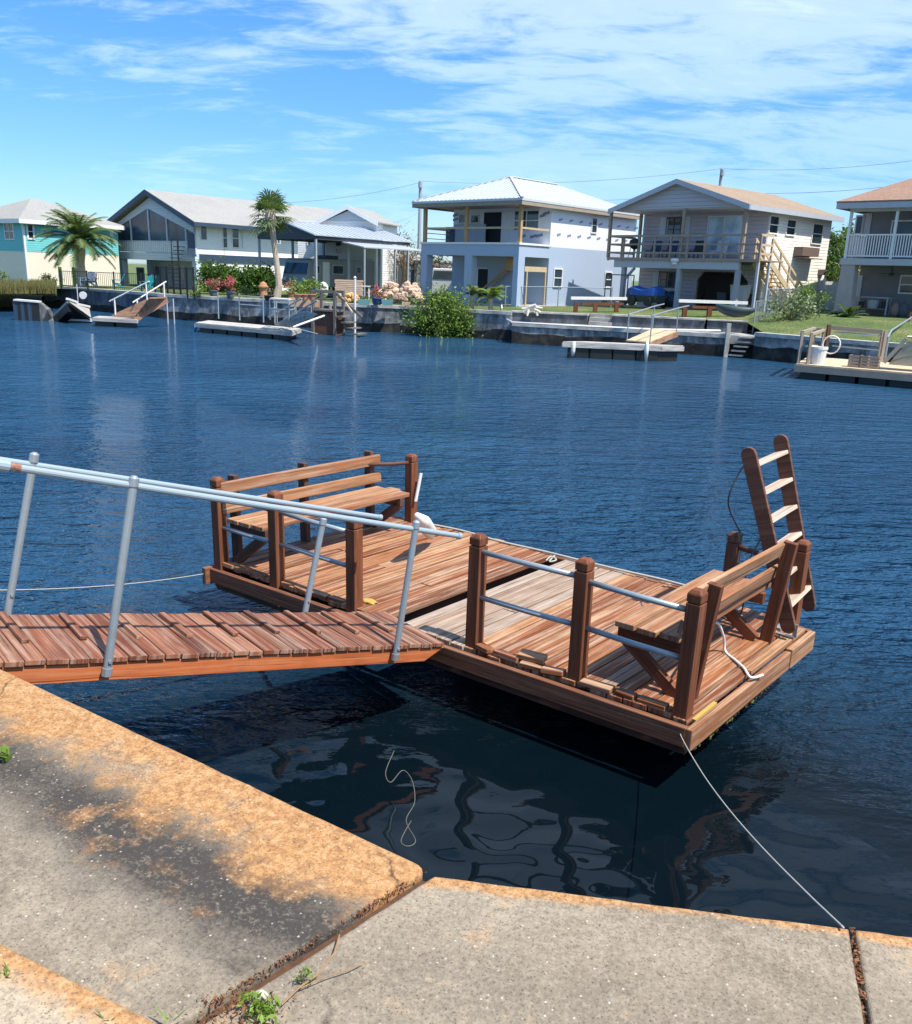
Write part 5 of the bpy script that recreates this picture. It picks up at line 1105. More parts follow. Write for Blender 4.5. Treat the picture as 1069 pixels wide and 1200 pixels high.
for sx_ in (-.38, .38):
    for sy_ in (-.24, .24): mb = MB(); mb.beam((p.x + sx_, p.y + sy_, p.z), (p.x + sx_, p.y + sy_, p.z + .7), .05, .05); mb.build('leg', m_white, S)
p = at(476, 359, 1.38); mb = MB(); mb.box(p.x - .2, p.x + .2, p.y - .12, p.y + .12, p.z, p.z + .2); tag(mb.build('stone_block', m_stone), 'single pale stone block at the edge of the seawall cap', 'stone')
# tall dry grass on the left bank
mb = MB()
for _ in range(12000):
    x_ = R(-1, 1); px = 24 + 42 * x_; py = R(336, 360 if px < 36 else 347); zz_ = 1.05 if py < 344 else 1.05 - (py - 344) / 18 * 1.1; p = at(px, py, zz_)
    h = R(.3, .7); dd = V((R(-.25, .25), R(-.3, .15), 1)); s_ = V((R(-1, 1), R(-1, 1), 0)).normalized() * .03
    mb.face([p - s_, p + s_, p + dd * h], [(0, 0)] * 3)
setting(mb.build('tall_grass', m_drygrass), 'stuff')
mb = MB(); mb.mesh([tuple(at(-90, 358, -.3)), tuple(at(-30, 361, -.3)), tuple(at(20, 364, -.3)), tuple(at(44, 366, -.3)), tuple(at(-90, 343, 1.0)), tuple(at(-30, 344, 1.0)), tuple(at(20, 345, 1.0)), tuple(at(50, 346, .95)), tuple(at(-90, 335, 1.1)), tuple(at(62, 338, 1.1))], [(0, 1, 5, 4), (1, 2, 6, 5), (2, 3, 7, 6), (4, 5, 9, 8), (5, 6, 9), (6, 7, 9)])
setting(mb.build('bank', paint('muddy_bank', (.22, .17, .09), .95, dirt=.6, sc=2)))
for px, py, n_, lab in ((44, 332, 160, 'thin pale weed at the corner of the turquoise house'), (57, 334, 260, 'leafy light green weed left of the date palm'), (2, 332, 200, 'small green weed at the left edge of the bank')):
    shrub('weed', lab, 'weed', at(px, py, 1.12), (.55, .4, .65), n_, .16, m_young, clumps=8)
# young palms, sago, bushes on the right
def young_palm(name, label, base, L_, n, m_, el=(10, 80), ll=.3, trunk=.3):
    base = V(base); S = T(name, label, 'palm', base); mb = MB(); mb.tube([base + V((0, 0, -.1)), base + V((0, 0, trunk))], [.13, .1], 7); mb.build('trunk', m_trunk, S)
    mb = MB()
    for k in range(n): frond(mb, base + V((0, 0, trunk)), R(0, 6.283), rad(R(*el)), L_ * R(.8, 1.1), rad(R(50, 90)), 18, ll, .05, R(.3, .9))
    mb.build('crown', m_, S)
young_palm('young_palm', 'bright young palm on the lawn before the unfinished house', at(575, 362, 1.4), .95, 22, m_young, trunk=.5)
young_palm('young_palm', 'small darker young palm between the mangrove and the brighter palm', at(553, 361, 1.4), .7, 14, m_palm, trunk=.6)
young_palm('sago_palm', 'dark green sago palm with yellowed lower fronds on the right lawn', at(993, 381, 1.35), .95, 30, foliage('sago_leaf', [(.02, .06, .012), (.035, .085, .02), (.05, .11, .025)]), el=(5, 75), ll=.22, trunk=.25)
b_ = at(992, 382, 1.33); mb = MB()
for k in range(10): frond(mb, b_ + V((0, -.05, .2)), rad(R(150, 390)), rad(R(5, 25)), R(.7, .95), rad(60), 16, .2, .05, R(.2, .9))
tag(mb.build('dry_frond', foliage('yellow_frond', [(.42, .32, .05), (.5, .38, .08), (.3, .25, .05)])), 'yellowed palm fronds drooping around the sago palm', 'fronds')
shrub('shrub', 'loose pale green shrub with white flowers at the foot of the bright stairs', 'shrub', at(926, 376, 1.5), (1.3, .8, .75), 1100, .15, foliage('pale_leaf', [(.07, .12, .04), (.12, .18, .07), (.2, .25, .12), (.45, .48, .36), (.05, .08, .03)]), clumps=18, tight=.4)
shrub('shrub', 'spreading pale green shrub left of the grey pillar of the porch house', 'shrub', at(950, 374, 1.55) + V((0, .5, 0)), (1.0, .7, .85), 900, .15, m_mang, clumps=16, tight=.4)
# distant trees and far house
def tree(name, label, base, h, cr, n, size, m_, group=None, clumps=16, tight=.36, cz=.62):
    base = V(base); S = T(name, label, 'tree', base, group); c_ = base + V((0, 0, h * cz)); mb = MB(); mb.tube([base, base + V((.1, 0, h * .4)), c_ + V((0, 0, h * .15))], [.22, .16, .05], 7)
    for _ in range(8):
        t = c_ + V((R(-.6, .6) * cr[0], R(-.6, .6) * cr[1], R(-.3, .6) * cr[2])); mb.tube([base + V((.05, 0, h * R(.3, .5))), t], [.08, .02], 5)
    mb.build('trunk', m_stem, S); mb = MB(); leaves(mb, c_, cr, n, size, clumps, tight); mb.build('crown', m_, S); return S
b_ = at(984, 333, 2.0); b_ = atY(984, 330, 62); b_.z = 1.6; tree('tree', 'green tree standing between the cream stairs house and the porch house', b_, 5.6, (2.4, 2.0, 2.3), 2600, .32, m_tree, clumps=20)
b_ = atY(972, 330, 58); b_.z = 1.6; tree('tree', 'dark small tree behind the corner of the cream clapboard wall', b_, 3.6, (1.5, 1.5, 1.8), 1300, .28, m_tree, clumps=14)
for px, Y, h_, lab in ((456, 70, 5.4, 'brownish thin tree behind the left part of the boat shelter roof'), (472, 66, 4.9, 'brownish thin tree behind the right part of the boat shelter roof'), (486, 72, 4.4, 'sparse brown and green tree behind the shed'), (437, 74, 4.9, 'sparse twiggy tree behind the shelter ridge')):
    b_ = atY(px, 330, Y); b_.z = 1.2; tree('bare_tree', lab, b_, h_, (1.7, 1.4, 1.7), 1500, .13, m_bare if px != 486 else m_tree, clumps=14, tight=.5)
b_ = atY(515, 330, 64); b_.z = 1.2; tree('tree', 'grey green tree seen through the carport of the unfinished house', b_, 3.2, (1.9, 1.2, 1.4), 900, .25, m_bare, clumps=12)
b_ = atY(1000, 330, 75); b_.z = 1.6
FM = frame(atY(957, 326, 70) * 1.0, -30); q = FM.translation.copy(); q.z = 1.6; FM = frame(q, -30); S = T('far_house', 'low distant house with tan roof behind the chain link fence', 'house', FM)
mb = MB(FM); mb.box(0, 6, 0, 8, -.3, 2.3); mb.build('wall', m_whiteside, S); mb = MB(FM); hip_roof(mb, -.4, 6.4, -.4, 8.4, 2.3, 1.7, 3.2); mb.build('roof', m_brownroof, S)
a = atY(940, 347, 52); b = atY(992, 349, 50); mb = MB()
a.z = b.z = 1.55
S = T('white_fence', 'white board fence in front of the distant tan roofed house', 'fence', a); mb = MB(); d_ = b - a
for k in range(22): mb.beam(a + d_ * k / 22 + V((0, 0, 0)), a + d_ * k / 22 + V((0, 0, 1.75)), .16, .03, (0, 1, 0))
mb.build('board_panel', m_trim, S)
# ---------------------------------------------------------------- boat shelter, motorhome, shed
z = 5.0; ZG = 1.35
m_tin = paint('tin_roof', (.50, .54, .58), .35, .3, dirt=.25, sc=1.2); m_tinshade = paint('shaded_tin_underside', (.05, .055, .075), .6)
rfc = at(370, 276, z); TH7 = -38; ex = V((math.cos(rad(TH7)), math.sin(rad(TH7)), 0)); ey = V((-ex.y, ex.x, 0)); W7 = 1.0
while proj(rfc - ex * W7)[0] > 302: W7 += .02
o7 = rfc - ex * W7; o7.z = ZG; H7 = frame(o7, TH7); ZE = z - ZG; L7 = 2.0
while proj(H7 @ V((W7, L7, ZE)))[0] < 481 and L7 < 40: L7 += .1
rise = zat(333, 260.5, H7 @ V((W7 / 2, 0, 0))) - z
s7 = T('boat_shelter', 'open shelter with grey metal gable roof on posts over the parked motorhome', 'shelter', H7)
mb = MB(H7); gable_roof(mb, -.1, W7 + .1, -.2, L7, ZE, rise, .07); sl_ = rise / (W7 / 2 + .1)
y = 0
while y < L7: mb.beam((W7 + .1, y, ZE + .08), (W7 / 2, y, ZE + rise + .08), .05, .04); y += .5
mb.build('roof', m_tin, s7)
mb = MB(H7); mb.prism([(0, 0, ZE - .02), (W7, 0, ZE - .02), (W7 / 2, 0, ZE + rise - .06)], (0, .08, 0)); mb.box(0, W7, -.02, .1, ZE - .22, ZE - .02); mb.box(W7 - .1, W7, .1, L7 - .1, ZE - .22, ZE - .02); mb.box(0, .1, .1, L7 - .1, ZE - .22, ZE - .02)  # dark gable sheet paints in the shaded underside of the roof
for k in range(9): mb.box(.1, W7 - .1, .9 + k * (L7 - 1.5) / 8, 1.0 + k * (L7 - 1.5) / 8, ZE - .18, ZE - .04)
mb.build('truss', m_tinshade, s7)
ny = 4
for k in range(ny):
    y = .05 + k * (L7 - .3) / (ny - 1)
    for x_ in (.07, W7 - .07): mb = MB(H7); mb.box(x_ - .07, x_ + .07, y - .05, y + .07, -.3, ZE - .22); mb.build('post', m_greypaint, s7)
# lean-to along the right eave
mb = MB(H7); q0 = L7 * .25; mb.prism([(W7 + .0, q0, ZE - .32), (W7 + 2.0, q0, ZE - .62), (W7 + 2.0, q0, ZE - .55), (W7 + .0, q0, ZE - .25)], (0, L7 * .9 - q0, 0)); mb.build('lean_to_roof', m_tin, s7)
for y in (q0 + .1, L7 * .58, L7 * .88): mb = MB(H7); mb.box(W7 + 1.85, W7 + 1.95, y, y + .1, -.3, ZE - .62); mb.build('post', m_greypaint, s7)
# motorhome
m_rv = paint('shaded_fibreglass', (.26, .26, .26), .4, dirt=.25, sc=1.5); o_ = H7 @ V((W7 * .16, 1.3, 0)); M8 = frame(o_, TH7); rv = T('motorhome', 'old cream motorhome parked under the metal boat shelter', 'motorhome', M8)  # body darkened to grey: the shelter's shade put into the colour
mb = MB(M8); LW, LL, HH = 2.5, 6.6, 2.3
prof = [(.0, .45), (-.1, .8), (.02, 1.25), (.28, HH - .12), (.5, HH), (LL - .1, HH), (LL, HH - .1), (LL, .45)]
mb.prism([(0, p[0], p[1]) for p in prof], (LW, 0, 0)); mb.build('body', m_rv, rv, bevel=.05)
mb = MB(M8); mb.mesh([(.15, .015, 1.3), (LW - .15, .015, 1.3), (LW - .2, .235, HH - .3), (.2, .235, HH - .3), (.15, -.03, 1.3), (LW - .15, -.03, 1.3), (LW - .2, .19, HH - .3), (.2, .19, HH - .3)], [(0, 1, 5, 4), (1, 2, 6, 5), (2, 3, 7, 6), (3, 0, 4, 7), (3, 2, 1, 0), (4, 5, 6, 7)]); mb.build('windscreen', m_glass, rv)
for a0, a1, z0_, z1_ in ((.5, 1.1, 1.3, 1.9), (2.2, 3.3, 1.3, 1.95), (4.4, 5.0, 1.4, 1.9)): window(rv, M8, 'r', LW, a0, a1, z0_, z1_, nz=1, m=m_trimgrey)
mb = MB(M8); pb(mb, 'r', LW, 1.35, 1.95, .5, 2.1, .0, .03); mb.build('door', m_trim, rv)
for yy in (1.4, 5.0):
    for xx in (-.02, LW - .24): mb = MB(M8); mb.tube([(xx, yy, .38), (xx + .26, yy, .38)], .38, 16); mb.build('wheel', m_black, rv)
mb = MB(M8); mb.box(.8, 1.9, 2.2, 3.4, HH - .005, HH + .25); mb.build('roof_unit', m_navy, rv, bevel=.06)
mb = MB(M8); mb.box(.05, LW - .05, -.16, -.08, .5, .7); mb.build('bumper', m_trimgrey, rv)
for xx in (.3, LW - .3): mb = MB(M8); mb.tube([(xx, -.06, .95), (xx, -.12, .95)], .12, 12); mb.build('headlight', m_trim, rv)
# shed
p = at(445, 343, 1.4) ; M9 = frame((p.x + .1, p.y + 1.6, 1.4), -38); W9 = 2.0
while proj(M9 @ V((W9, 0, 0)))[0] < 473: W9 += .02
q = M9 @ V((0, 0, 0)); zc = zat(444, 307, q) - 1.4; zp = zat(458, 298.5, M9 @ V((W9 / 2, 0, 0))) - 1.4
sh = T('garden_shed', 'small grey garden shed with white trim and gable front next to the boat shelter', 'shed', M9)
mb = MB(M9); mb.prism([(0, 0, -.2), (W9, 0, -.2), (W9, 0, zc), (W9 / 2, 0, zp), (0, 0, zc)], (0, 3.0, 0)); mb.build('wall', m_shed, sh)
mb = MB(M9); gable_roof(mb, -.12, W9 + .12, -.15, 3.15, zc - .04, zp - zc + .08, .07); mb.build('roof', m_greyroof, sh)
mb = MB(M9)
for x_ in (0, W9): mb.beam((x_, -.03, -.1), (x_, -.03, zc), .12, .05, (1, 0, 0))
mb.box(.06, W9 - .06, -.04, -.005, zc - .1, zc)
for s in (0, 1): mb.beam((-.1 if s == 0 else W9 + .1, -.17, zc - .06), (W9 / 2, -.17, zp + .02), .03, .12)
mb.build('trim', m_trim, sh)
mb = MB(M9); x0, x1 = W9 * .22, W9 * .72; mb.box(x0, x1, -.03, -.005, 0, zc - .28); dr = mb.build('door', m_shed, sh); mb = MB(M9)
for x_ in (x0, x1): mb.box(x_ - .05, x_ + .05, -.05, -.01, 0, zc - .2)
mb.box(x0 + .05, x1 - .05, -.05, -.01, zc - .3, zc - .2); mb.box(x0 + .05, x1 - .05, -.05, -.01, zc * .42, zc * .42 + .08); mb.build('frame', m_trim, dr)
M10 = frame(M9 @ V((W9 + .2, .9, 0)), -38); sb = T('storage_building', 'flat grey storage building with white roller door between shed and blue house', 'shed', M10); mb = MB(M10); mb.box(0, 2.6, 0, 3, -.2, zc + .1); mb.build('wall', m_shed, sb); mb = MB(M10); mb.box(-.1, 2.7, -.15, 3.1, zc + .1, zc + .22); mb.build('roof', m_greyroof, sb); mb = MB(M10); mb.box(.3, 2.2, -.03, -.005, 0, zc - .35); mb.build('roller_door', m_trim, sb)
# things seen through the carport
p = atY(519, 333, 58); p.z = 1.3; M11 = frame(p, -15); tk = T('parked_van', 'white van parked behind the carport of the unfinished house', 'van', M11)
mb = MB(M11); mb.prism([(-.9, 0, .35), (-.9, 0, 1.1), (-.82, 0, 1.25), (-.72, 0, 2.0), (.72, 0, 2.0), (.82, 0, 1.25), (.9, 0, 1.1), (.9, 0, .35)], (0, 4.5, 0)); mb.build('body', m_white, tk, bevel=.06)
mb = MB(M11); mb.mesh([(-.7, -.02, 1.3), (.7, -.02, 1.3), (.62, -.02, 1.85), (-.62, -.02, 1.85), (-.7, .03, 1.3), (.7, .03, 1.3), (.62, .03, 1.85), (-.62, .03, 1.85)], [(0, 1, 2, 3), (7, 6, 5, 4), (0, 4, 5, 1), (1, 5, 6, 2), (2, 6, 7, 3), (3, 7, 4, 0)]); mb.build('windscreen', m_glass, tk)
for xx in (-.92, .68):
    for yy in (.8, 3.6): mb = MB(M11); mb.tube([(xx, yy, .34), (xx + .24, yy, .34)], .34, 12); mb.build('wheel', m_black, tk)
p = at(505, 345, 1.45) + V((.2, 1.5, 0)); mb = MB(); mb.lathe([(.26, 0), (.3, .9), (.33, .92), (.3, 1.02), (.1, 1.06)], p, 12); tag(mb.build('rubbish_bin', paint('blue_bin', (.03, .14, .30), .5)), 'blue lidded bin under the left carport bay of the unfinished house', 'bin')

# ---------------------------------------------------------------- fences
def picket(label, pts, h, gap=.13, post_every=14, z=1.33):
    S = T('iron_fence', label, 'fence', pts[0]); mb = MB(); mp = MB()
    for p0, p1 in zip(pts, pts[1:]):
        n = int((p1 - p0).length / gap)
        for q in (h, .12): mb.beam(p0 + V((0, 0, q)), p1 + V((0, 0, q)), .035, .035)
        for k in range(n + 1):
            p = p0.lerp(p1, k / n)
            if k % post_every == 0:
                pp = MB(); pp.beam(p + V((0, 0, -.1)), p + V((0, 0, h + .08)), .07, .07, (0, 1, 0)); pp.build('post', m_iron, S)
            else: mb.beam(p, p + V((0, 0, h)), .018, .018, (0, 1, 0))
    mb.build('railing', m_iron, S); return S
picket('low black iron picket fence along the far left seawall', [at(72, 336.5, 1.36), at(180, 341, 1.36)], .98)
picket('taller black iron fence before the porch of the white gabled house', [at(182, 343, 1.34), at(228, 348, 1.3)], 1.5, post_every=6)
for k, px in enumerate((72, 88)):
    p = at(px, 336.8, 1.33); mb = MB(); mb.beam(p, p + V((0, 0, 1.25)), .16, .16, (0, 1, 0)); leaves(mb, p + V((0, 0, .75)), (.16, .16, .5), 120, .1, 5, .5); tag(mb.build('vine_post', m_hedge), ('vine covered post at the left end of the iron fence', 'vine covered post beside the trunk of the date palm')[k], 'post')
def chainlink(label, pts, h, group=None, step=.16):
    S = T('chain_link_fence', label, 'fence', pts[0]); mb = MB(); mt = MB()
    for p0, p1 in zip(pts, pts[1:]):
        Ld = (p1 - p0).length; d = (p1 - p0) / Ld; mt.tube([p0 + V((0, 0, h)), p1 + V((0, 0, h))], .025, 6)
        n = int((Ld + h) / step)
        for k in range(-int(h / step), int(Ld / step) + 1):
            for s in (1, -1):
                a = k * step if s > 0 else k * step + h; b = a + s * h; za, zb_ = 0., h
                if a < 0: za = -a if s > 0 else za; a = 0
                if s < 0 and a > Ld: za = a - Ld; a = Ld
                if b > Ld and s > 0: zb_ = h - (b - Ld); b = Ld
                if b < 0 and s < 0: zb_ = h + b; b = 0
                if zb_ - za < .05: continue
                mb.beam(p0 + d * a + V((0, 0, za)), p0 + d * b + V((0, 0, zb_)), .006, .006)
        m_ = max(1, int(Ld / 2.2))
        for k in range(m_ + 1):
            p = p0.lerp(p1, k / m_); pp = MB(); pp.tube([p + V((0, 0, -.1)), p + V((0, 0, h + .04))], .03, 6); pp.build('post', m_galv, S)
    mb.build('mesh', m_galv, S); mt.build('top_rail', m_galv, S); return S
chainlink('chain link fence across the lawn of the unfinished house', [at(592, 357, 1.5), at(716, 359, 1.62)], .95)
chainlink('chain link fence below the bright timber side stairs', [at(898, 369, 1.7), at(940, 366, 1.7), at(968, 363, 1.7)], 1.15)
S = chainlink('chain link gate panel standing on the low seawall beside the sea steps', [at(882, 390, .95), at(897, 388, .95) + V((.25, .6, 0))], 1.35)

# ---------------------------------------------------------------- chairs
def adirondack(label, base, rz, m_):
    M = frame(base, rz); S = T('garden_chair', label, 'chair', M, 'slatted garden chairs along the black fence')
    mb = MB(M)
    for k in range(5): mb.beam((-.26 + .13 * k, .05, .40), (-.26 + .13 * k, -.0 + .5, .32), .11, .025)
    mb.build('seat', m_, S); mb = MB(M)
    for k in range(5): mb.beam((-.24 + .12 * k, .42, .3), (-.30 + .15 * k, .75, 1.0 - .05 * abs(k - 2)), .11, .025, up=(0, -1, .3))
    mb.build('backrest', m_, S)
    for s in (-1, 1):
        mb = MB(M); mb.box(s * .36 - .07, s * .36 + .07, -.08, .62, .55, .58); mb.build('armrest', m_, S)
        mb = MB(M); mb.box(s * .33 - .02, s * .33 + .02, -.02, .09, 0, .55); mb.build('leg', m_, S); mb = MB(M); mb.beam((s * .33, .1, .36), (s * .33, .75, .04), .04, .11); mb.build('leg', m_, S)
m_chairb = paint('dark_blue_chair', (.03, .055, .10), .5); m_chairl = paint('light_blue_chair', (.22, .33, .44), .5); m_chairt = paint('teal_chair', (.02, .27, .29), .5)
for px, lab, m_, rz in ((98.5, 'pale blue slatted chair right of the date palm trunk', m_chairl, -20), (106.5, 'dark navy slatted chair beside the pale blue chair', m_chairb, 15), (132.5, 'teal slatted chair, the left of two behind the fence', m_chairt, -70), (169, 'teal slatted chair, the right of two behind the fence', m_chairt, -25)):
    adirondack(lab, at(px, 336.0 + (px - 98) * .07, 1.3) + V((0, .0, 0)), rz, m_)

# ---------------------------------------------------------------- small docks along the far bank
m_deckgr = wood('grey_dock_board', [(.42, .40, .36), (.5, .47, .42), (.35, .33, .3)], wear=(.6, .58, .54), gs=8); m_deckbr = wood('brown_dock_board', [(.36, .19, .11), (.42, .24, .15)], gs=8); m_decktan = wood('tan_dock_board', [(.56, .44, .27), (.62, .5, .33)], gs=6, crack=.3)
def far_dock(name, label, corners, ztop, th, md, floats=True, hang=.0):
    """corners: four XY points, front left first, anticlockwise seen from above"""
    p = [V((c.x, c.y, 0)) for c in corners]; S = T(name, label, 'dock', p[0]); mb = MB()
    mb.prism([q + V((0, 0, ztop - .04)) for q in p], (0, 0, .04)); mb.build('deck', md, S)
    c_ = (p[0] + p[1] + p[2] + p[3]) / 4; mb = MB()
    for i in range(4):
        a, b = p[i], p[(i + 1) % 4]; d = (b - a).normalized() * .03; mb.beam(a + V((0, 0, ztop - th / 2 - .045)) - d, b + V((0, 0, ztop - th / 2 - .045)) + d, .07, th)
    mb.build('fascia', m_deckgr if md is m_deckgr else m_greylumber, S)
    if floats:
        n = max(2, int((p[1] - p[0]).length / .95))
        for k in range(n):
            a = p[0].lerp(p[1], (k + .06) / n); b = p[0].lerp(p[1], (k + .94) / n); a2 = p[3].lerp(p[2], (k + .06) / n); b2 = p[3].lerp(p[2], (k + .94) / n)
            q = [v + (c_ - v) * .06 for v in (a, b, b2, a2)]; mb = MB(); mb.prism([v + V((0, 0, -.25)) for v in q], (0, 0, .25 + ztop - th - .05)); mb.build('float', m_black, S)
    return S
def bar(S, name, pts, r, m_, M=None):
    mb = MB(); mb.tube(pts, r, 6); return mb.build(name, m_, S)
# middle right dock with gangway
z = .62; q = [at(660, 400, z), at(776, 405, z), at(802, 405.2, z), at(690, 397, z)]
q[2] = at(801, 404.8, z); q[3] = q[0] + (q[2] - q[1])
S = far_dock('small_dock', 'grey floating dock on black floats below the balcony house', q, z, .17, m_deckgr)
for px, lab in ((673, 'white fender hanging from the left of the grey floating dock'), (759, 'white fender hanging near the right end of the grey floating dock')):
    p = at(px, 400 + (px - 660) / 116 * 5, z); y0 = p.y - .16; P = [atY(px + (.5 if px < 700 else 0), 400, y0), atY(px - .6, 404, y0), atY(px - 1.4, 411, y0), atY(px - 1.8, 417 if px < 700 else 424, y0)]
    mb = MB(); mb.tube(P, [.03, .08, .09, .05], 10); tag(mb.build('fender', m_white, smooth=True), lab, 'fender')
g0, g1 = at(734, 400, .66), at(761, 402, .66); h0, h1 = at(766, 386, .98), at(794, 389, .98)
gS = T('small_gangway', 'tan wooden gangway with thin rails down to the grey floating dock', 'gangway', g0); mb = MB(); mb.prism([g0, g1, h1, h0], (0, 0, .05)); mb.build('deck', m_decktan, gS)
mb = MB(); mb.beam(g0 - V((0, 0, .08)), h0 - V((0, 0, .08)), .07, .22); mb.beam(g1 - V((0, 0, .08)), h1 - V((0, 0, .08)), .07, .22); mb.build('stringer', m_deckbr, gS)
for e0, e1, ee in ((g0, h0, 1), (g1, h1, -1)):
    for t in (.02, .95): b_ = e0.lerp(e1, t); bar(gS, 'post', [b_ - V((0, 0, .1)), b_ + V((0, 0, 1.05))], .025, m_galv)
    bar(gS, 'handrail', [e0 + V((0, 0, 1.05)), e1 + V((0, 0, 1.0)), e1 + (e1 - e0) * .35 + V((0, 0, .95))], .03, m_galv)
# right dock
z = .5; q = [at(933, 426, z), at(1085, 438.5, z), at(1085, 428, z), at(937, 417, z)]; q[3] = q[0] + (q[2] - q[1])
S = far_dock('small_dock', 'pale topped floating dock at the right edge carrying a bucket and crates', q, z, .22, m_decktan)
fr = q[0].lerp(q[3], .15); e = (q[1] - q[0]).normalized(); nn = (q[3] - q[0]).normalized()
def dp(px, back, zz): # point on the dock's back line
    o_ = q[0] + nn * back; n_ = V((-e.y, e.x, 0)); return on_plane(px, 415, V((o_.x, o_.y, 0)), n_) * V((1, 1, 0)) if False else V((on_plane(px, 415, V((o_.x, o_.y, 0)), n_).x, on_plane(px, 415, V((o_.x, o_.y, 0)), n_).y, zz))
DW = (q[3] - q[0]).length
pA = dp(936, .15, 0); pB = dp(946, .7, 0)
fA = T('dock_bench', 'grey timber seat frame at the left end of the right dock', 'bench', pA); 
def legf(S_, px, b_, z1, m_=m_greylumber, name='leg', w_=.09): p = dp(px, b_, 0); mb = MB(); mb.beam((p.x, p.y, z), (p.x, p.y, z1), w_, w_, (0, 1, 0)); mb.build(name, m_, S_); return V((p.x, p.y, z1))
ta = legf(fA, 937, .12, 1.55); tb = legf(fA, 948, .12, 1.5); tc = legf(fA, 951, DW - .15, 1.55); td = legf(fA, 962, DW - .15, 1.5)
mb = MB(); mb.beam(ta, tc, .1, .08); mb.beam(tb, td, .1, .08); mb.beam(tc, td, .1, .08); mb.build('rail', m_greylumber, fA)
mb = MB(); s0 = (ta + tc) / 2; s0.z = 1.0; s1 = (tb + td) / 2; s1.z = 1.0; mb.beam(s0, s1, .6, .05); mb.build('seat', m_decktan, fA)
fB = T('dock_railing', 'long dark timber railing along the back of the right dock', 'railing', dp(967, DW - .1, z))
ra_ = legf(fB, 967, DW - .1, 1.7, m_darkw, 'post', .12); rb_ = legf(fB, 1031, DW - .1, 1.62, m_greylumber, 'post', .12); rc_ = legf(fB, 1034, DW - .1, 1.62, m_greylumber, 'post', .1)
mb = MB(); mb.beam(ra_ + V((0, 0, -.1)), rb_ + V((0, 0, -.06)), .07, .14); mb.build('top_rail', m_greylumber, fB); mb = MB(); mb.tube([ra_ + V((.2, -.05, -.25)), rb_ + V((0, -.05, -.2))], .03, 6); mb.tube([ra_ + V((.2, -.05, -.75)), rb_ + V((0, -.05, -.7))], .03, 6); mb.build('pipe', m_galv, fB)
p = dp(959, .55, z); mb = MB(); mb.lathe([(.22, 0), (.27, .5), (.29, .5), (.29, .58), (.24, .58), (.23, .52)], p, 16); tag(mb.build('bucket', m_white), 'white plastic bucket standing on the right dock', 'bucket')
p = dp(973, DW - .25, z + .5); mb = MB(); c_ = p; mb.tube([c_ + e * .3 * math.cos(k * .4) + V((0, 0, .32 * math.sin(k * .4))) - nn * .01 * k for k in range(17)], .028, 6); tag(mb.build('hose_coil', m_white), 'pale coiled hose hanging on the dark railing of the right dock', 'hose')
for k, px in enumerate((1008, 1021)):
    p = dp(px, .55, z); M = Matrix.Translation(p) @ Matrix.Rotation(math.atan2(e.y, e.x), 4, 'Z'); mb = MB(M)
    for i in range(4): mb.box(-.3, .3, -.2, -.18, .02 + .1 * i, .09 + .1 * i); mb.box(-.3, .3, .18, .2, .02 + .1 * i, .09 + .1 * i); mb.box(-.3, -.28, -.18, .18, .02 + .1 * i, .09 + .1 * i); mb.box(.28, .3, -.18, .18, .02 + .1 * i, .09 + .1 * i)
    for a_ in (-.27, .27):
        for b_ in (-.17, .17): mb.box(a_ - .02, a_ + .02, b_ - .02, b_ + .02, 0, .4)
    mb.box(-.27, .27, -.17, .17, 0, .02); tag(mb.build('crate', m_greylumber), ('slatted grey crate, left of two on the right dock', 'slatted grey crate, right of two on the right dock')[k], 'crate')
p = at(1042, 431, .35); d_ = e; mb = MB(); mb.tube([p - e * .25 - nn * .12, p - nn * .12, p + e * .25 - nn * .12], [.05, .09, .05], 8); tag(mb.build('fender', m_white, smooth=True), 'short white fender on the side of the right dock', 'fender')
def dq(px, py, back):
    o_ = q[0] + nn * back; return on_plane(px, py, V((o_.x, o_.y, 0)), V((-e.y, e.x, 0)))
gS = T('side_ramp', 'tan plywood sided ramp rising from the right dock at the frame edge', 'gangway', dq(1040, 425, .5))
mb = MB(); mb.prism([dq(1041, 427, .45), dq(1064, 400, .45), dq(1100, 402, .45), dq(1100, 432, .45)], nn * .03); mb.build('side_board', m_decktan, gS)
mb = MB(); mb.beam(dq(1036, 425, .42), dq(1063, 396.5, .42), .05, .12); mb.build('stringer', m_newlumber, gS)
mb = MB(); a_, b_ = dq(1036, 424.5, .42), dq(1063, 396, .42); mb.prism([a_, b_, b_ + nn * .9, a_ + nn * .9], (0, 0, .04)); c_ = b_ + e * 1.2; mb.prism([b_ + V((0, 0, .001)), c_, c_ + nn * .9, b_ + nn * .9], (0, 0, .04)); mb.build('deck', m_decktan, gS)
bar(gS, 'handrail', [at(1038, 404, 1.0) , at(1038, 404, 1.0) + V((.02, 0, .25)), at(1045, 387, 1.5), at(1070, 371, 1.9)], .04, m_galv); bar(gS, 'post', [dp(1038, DW, .5), dp(1038, DW, 1.4)], .04, m_galv)
p = at(1062, 393, 1.1); bar(gS, 'post', [p, p + V((0, 0, 1.0))], .06, m_darkw)
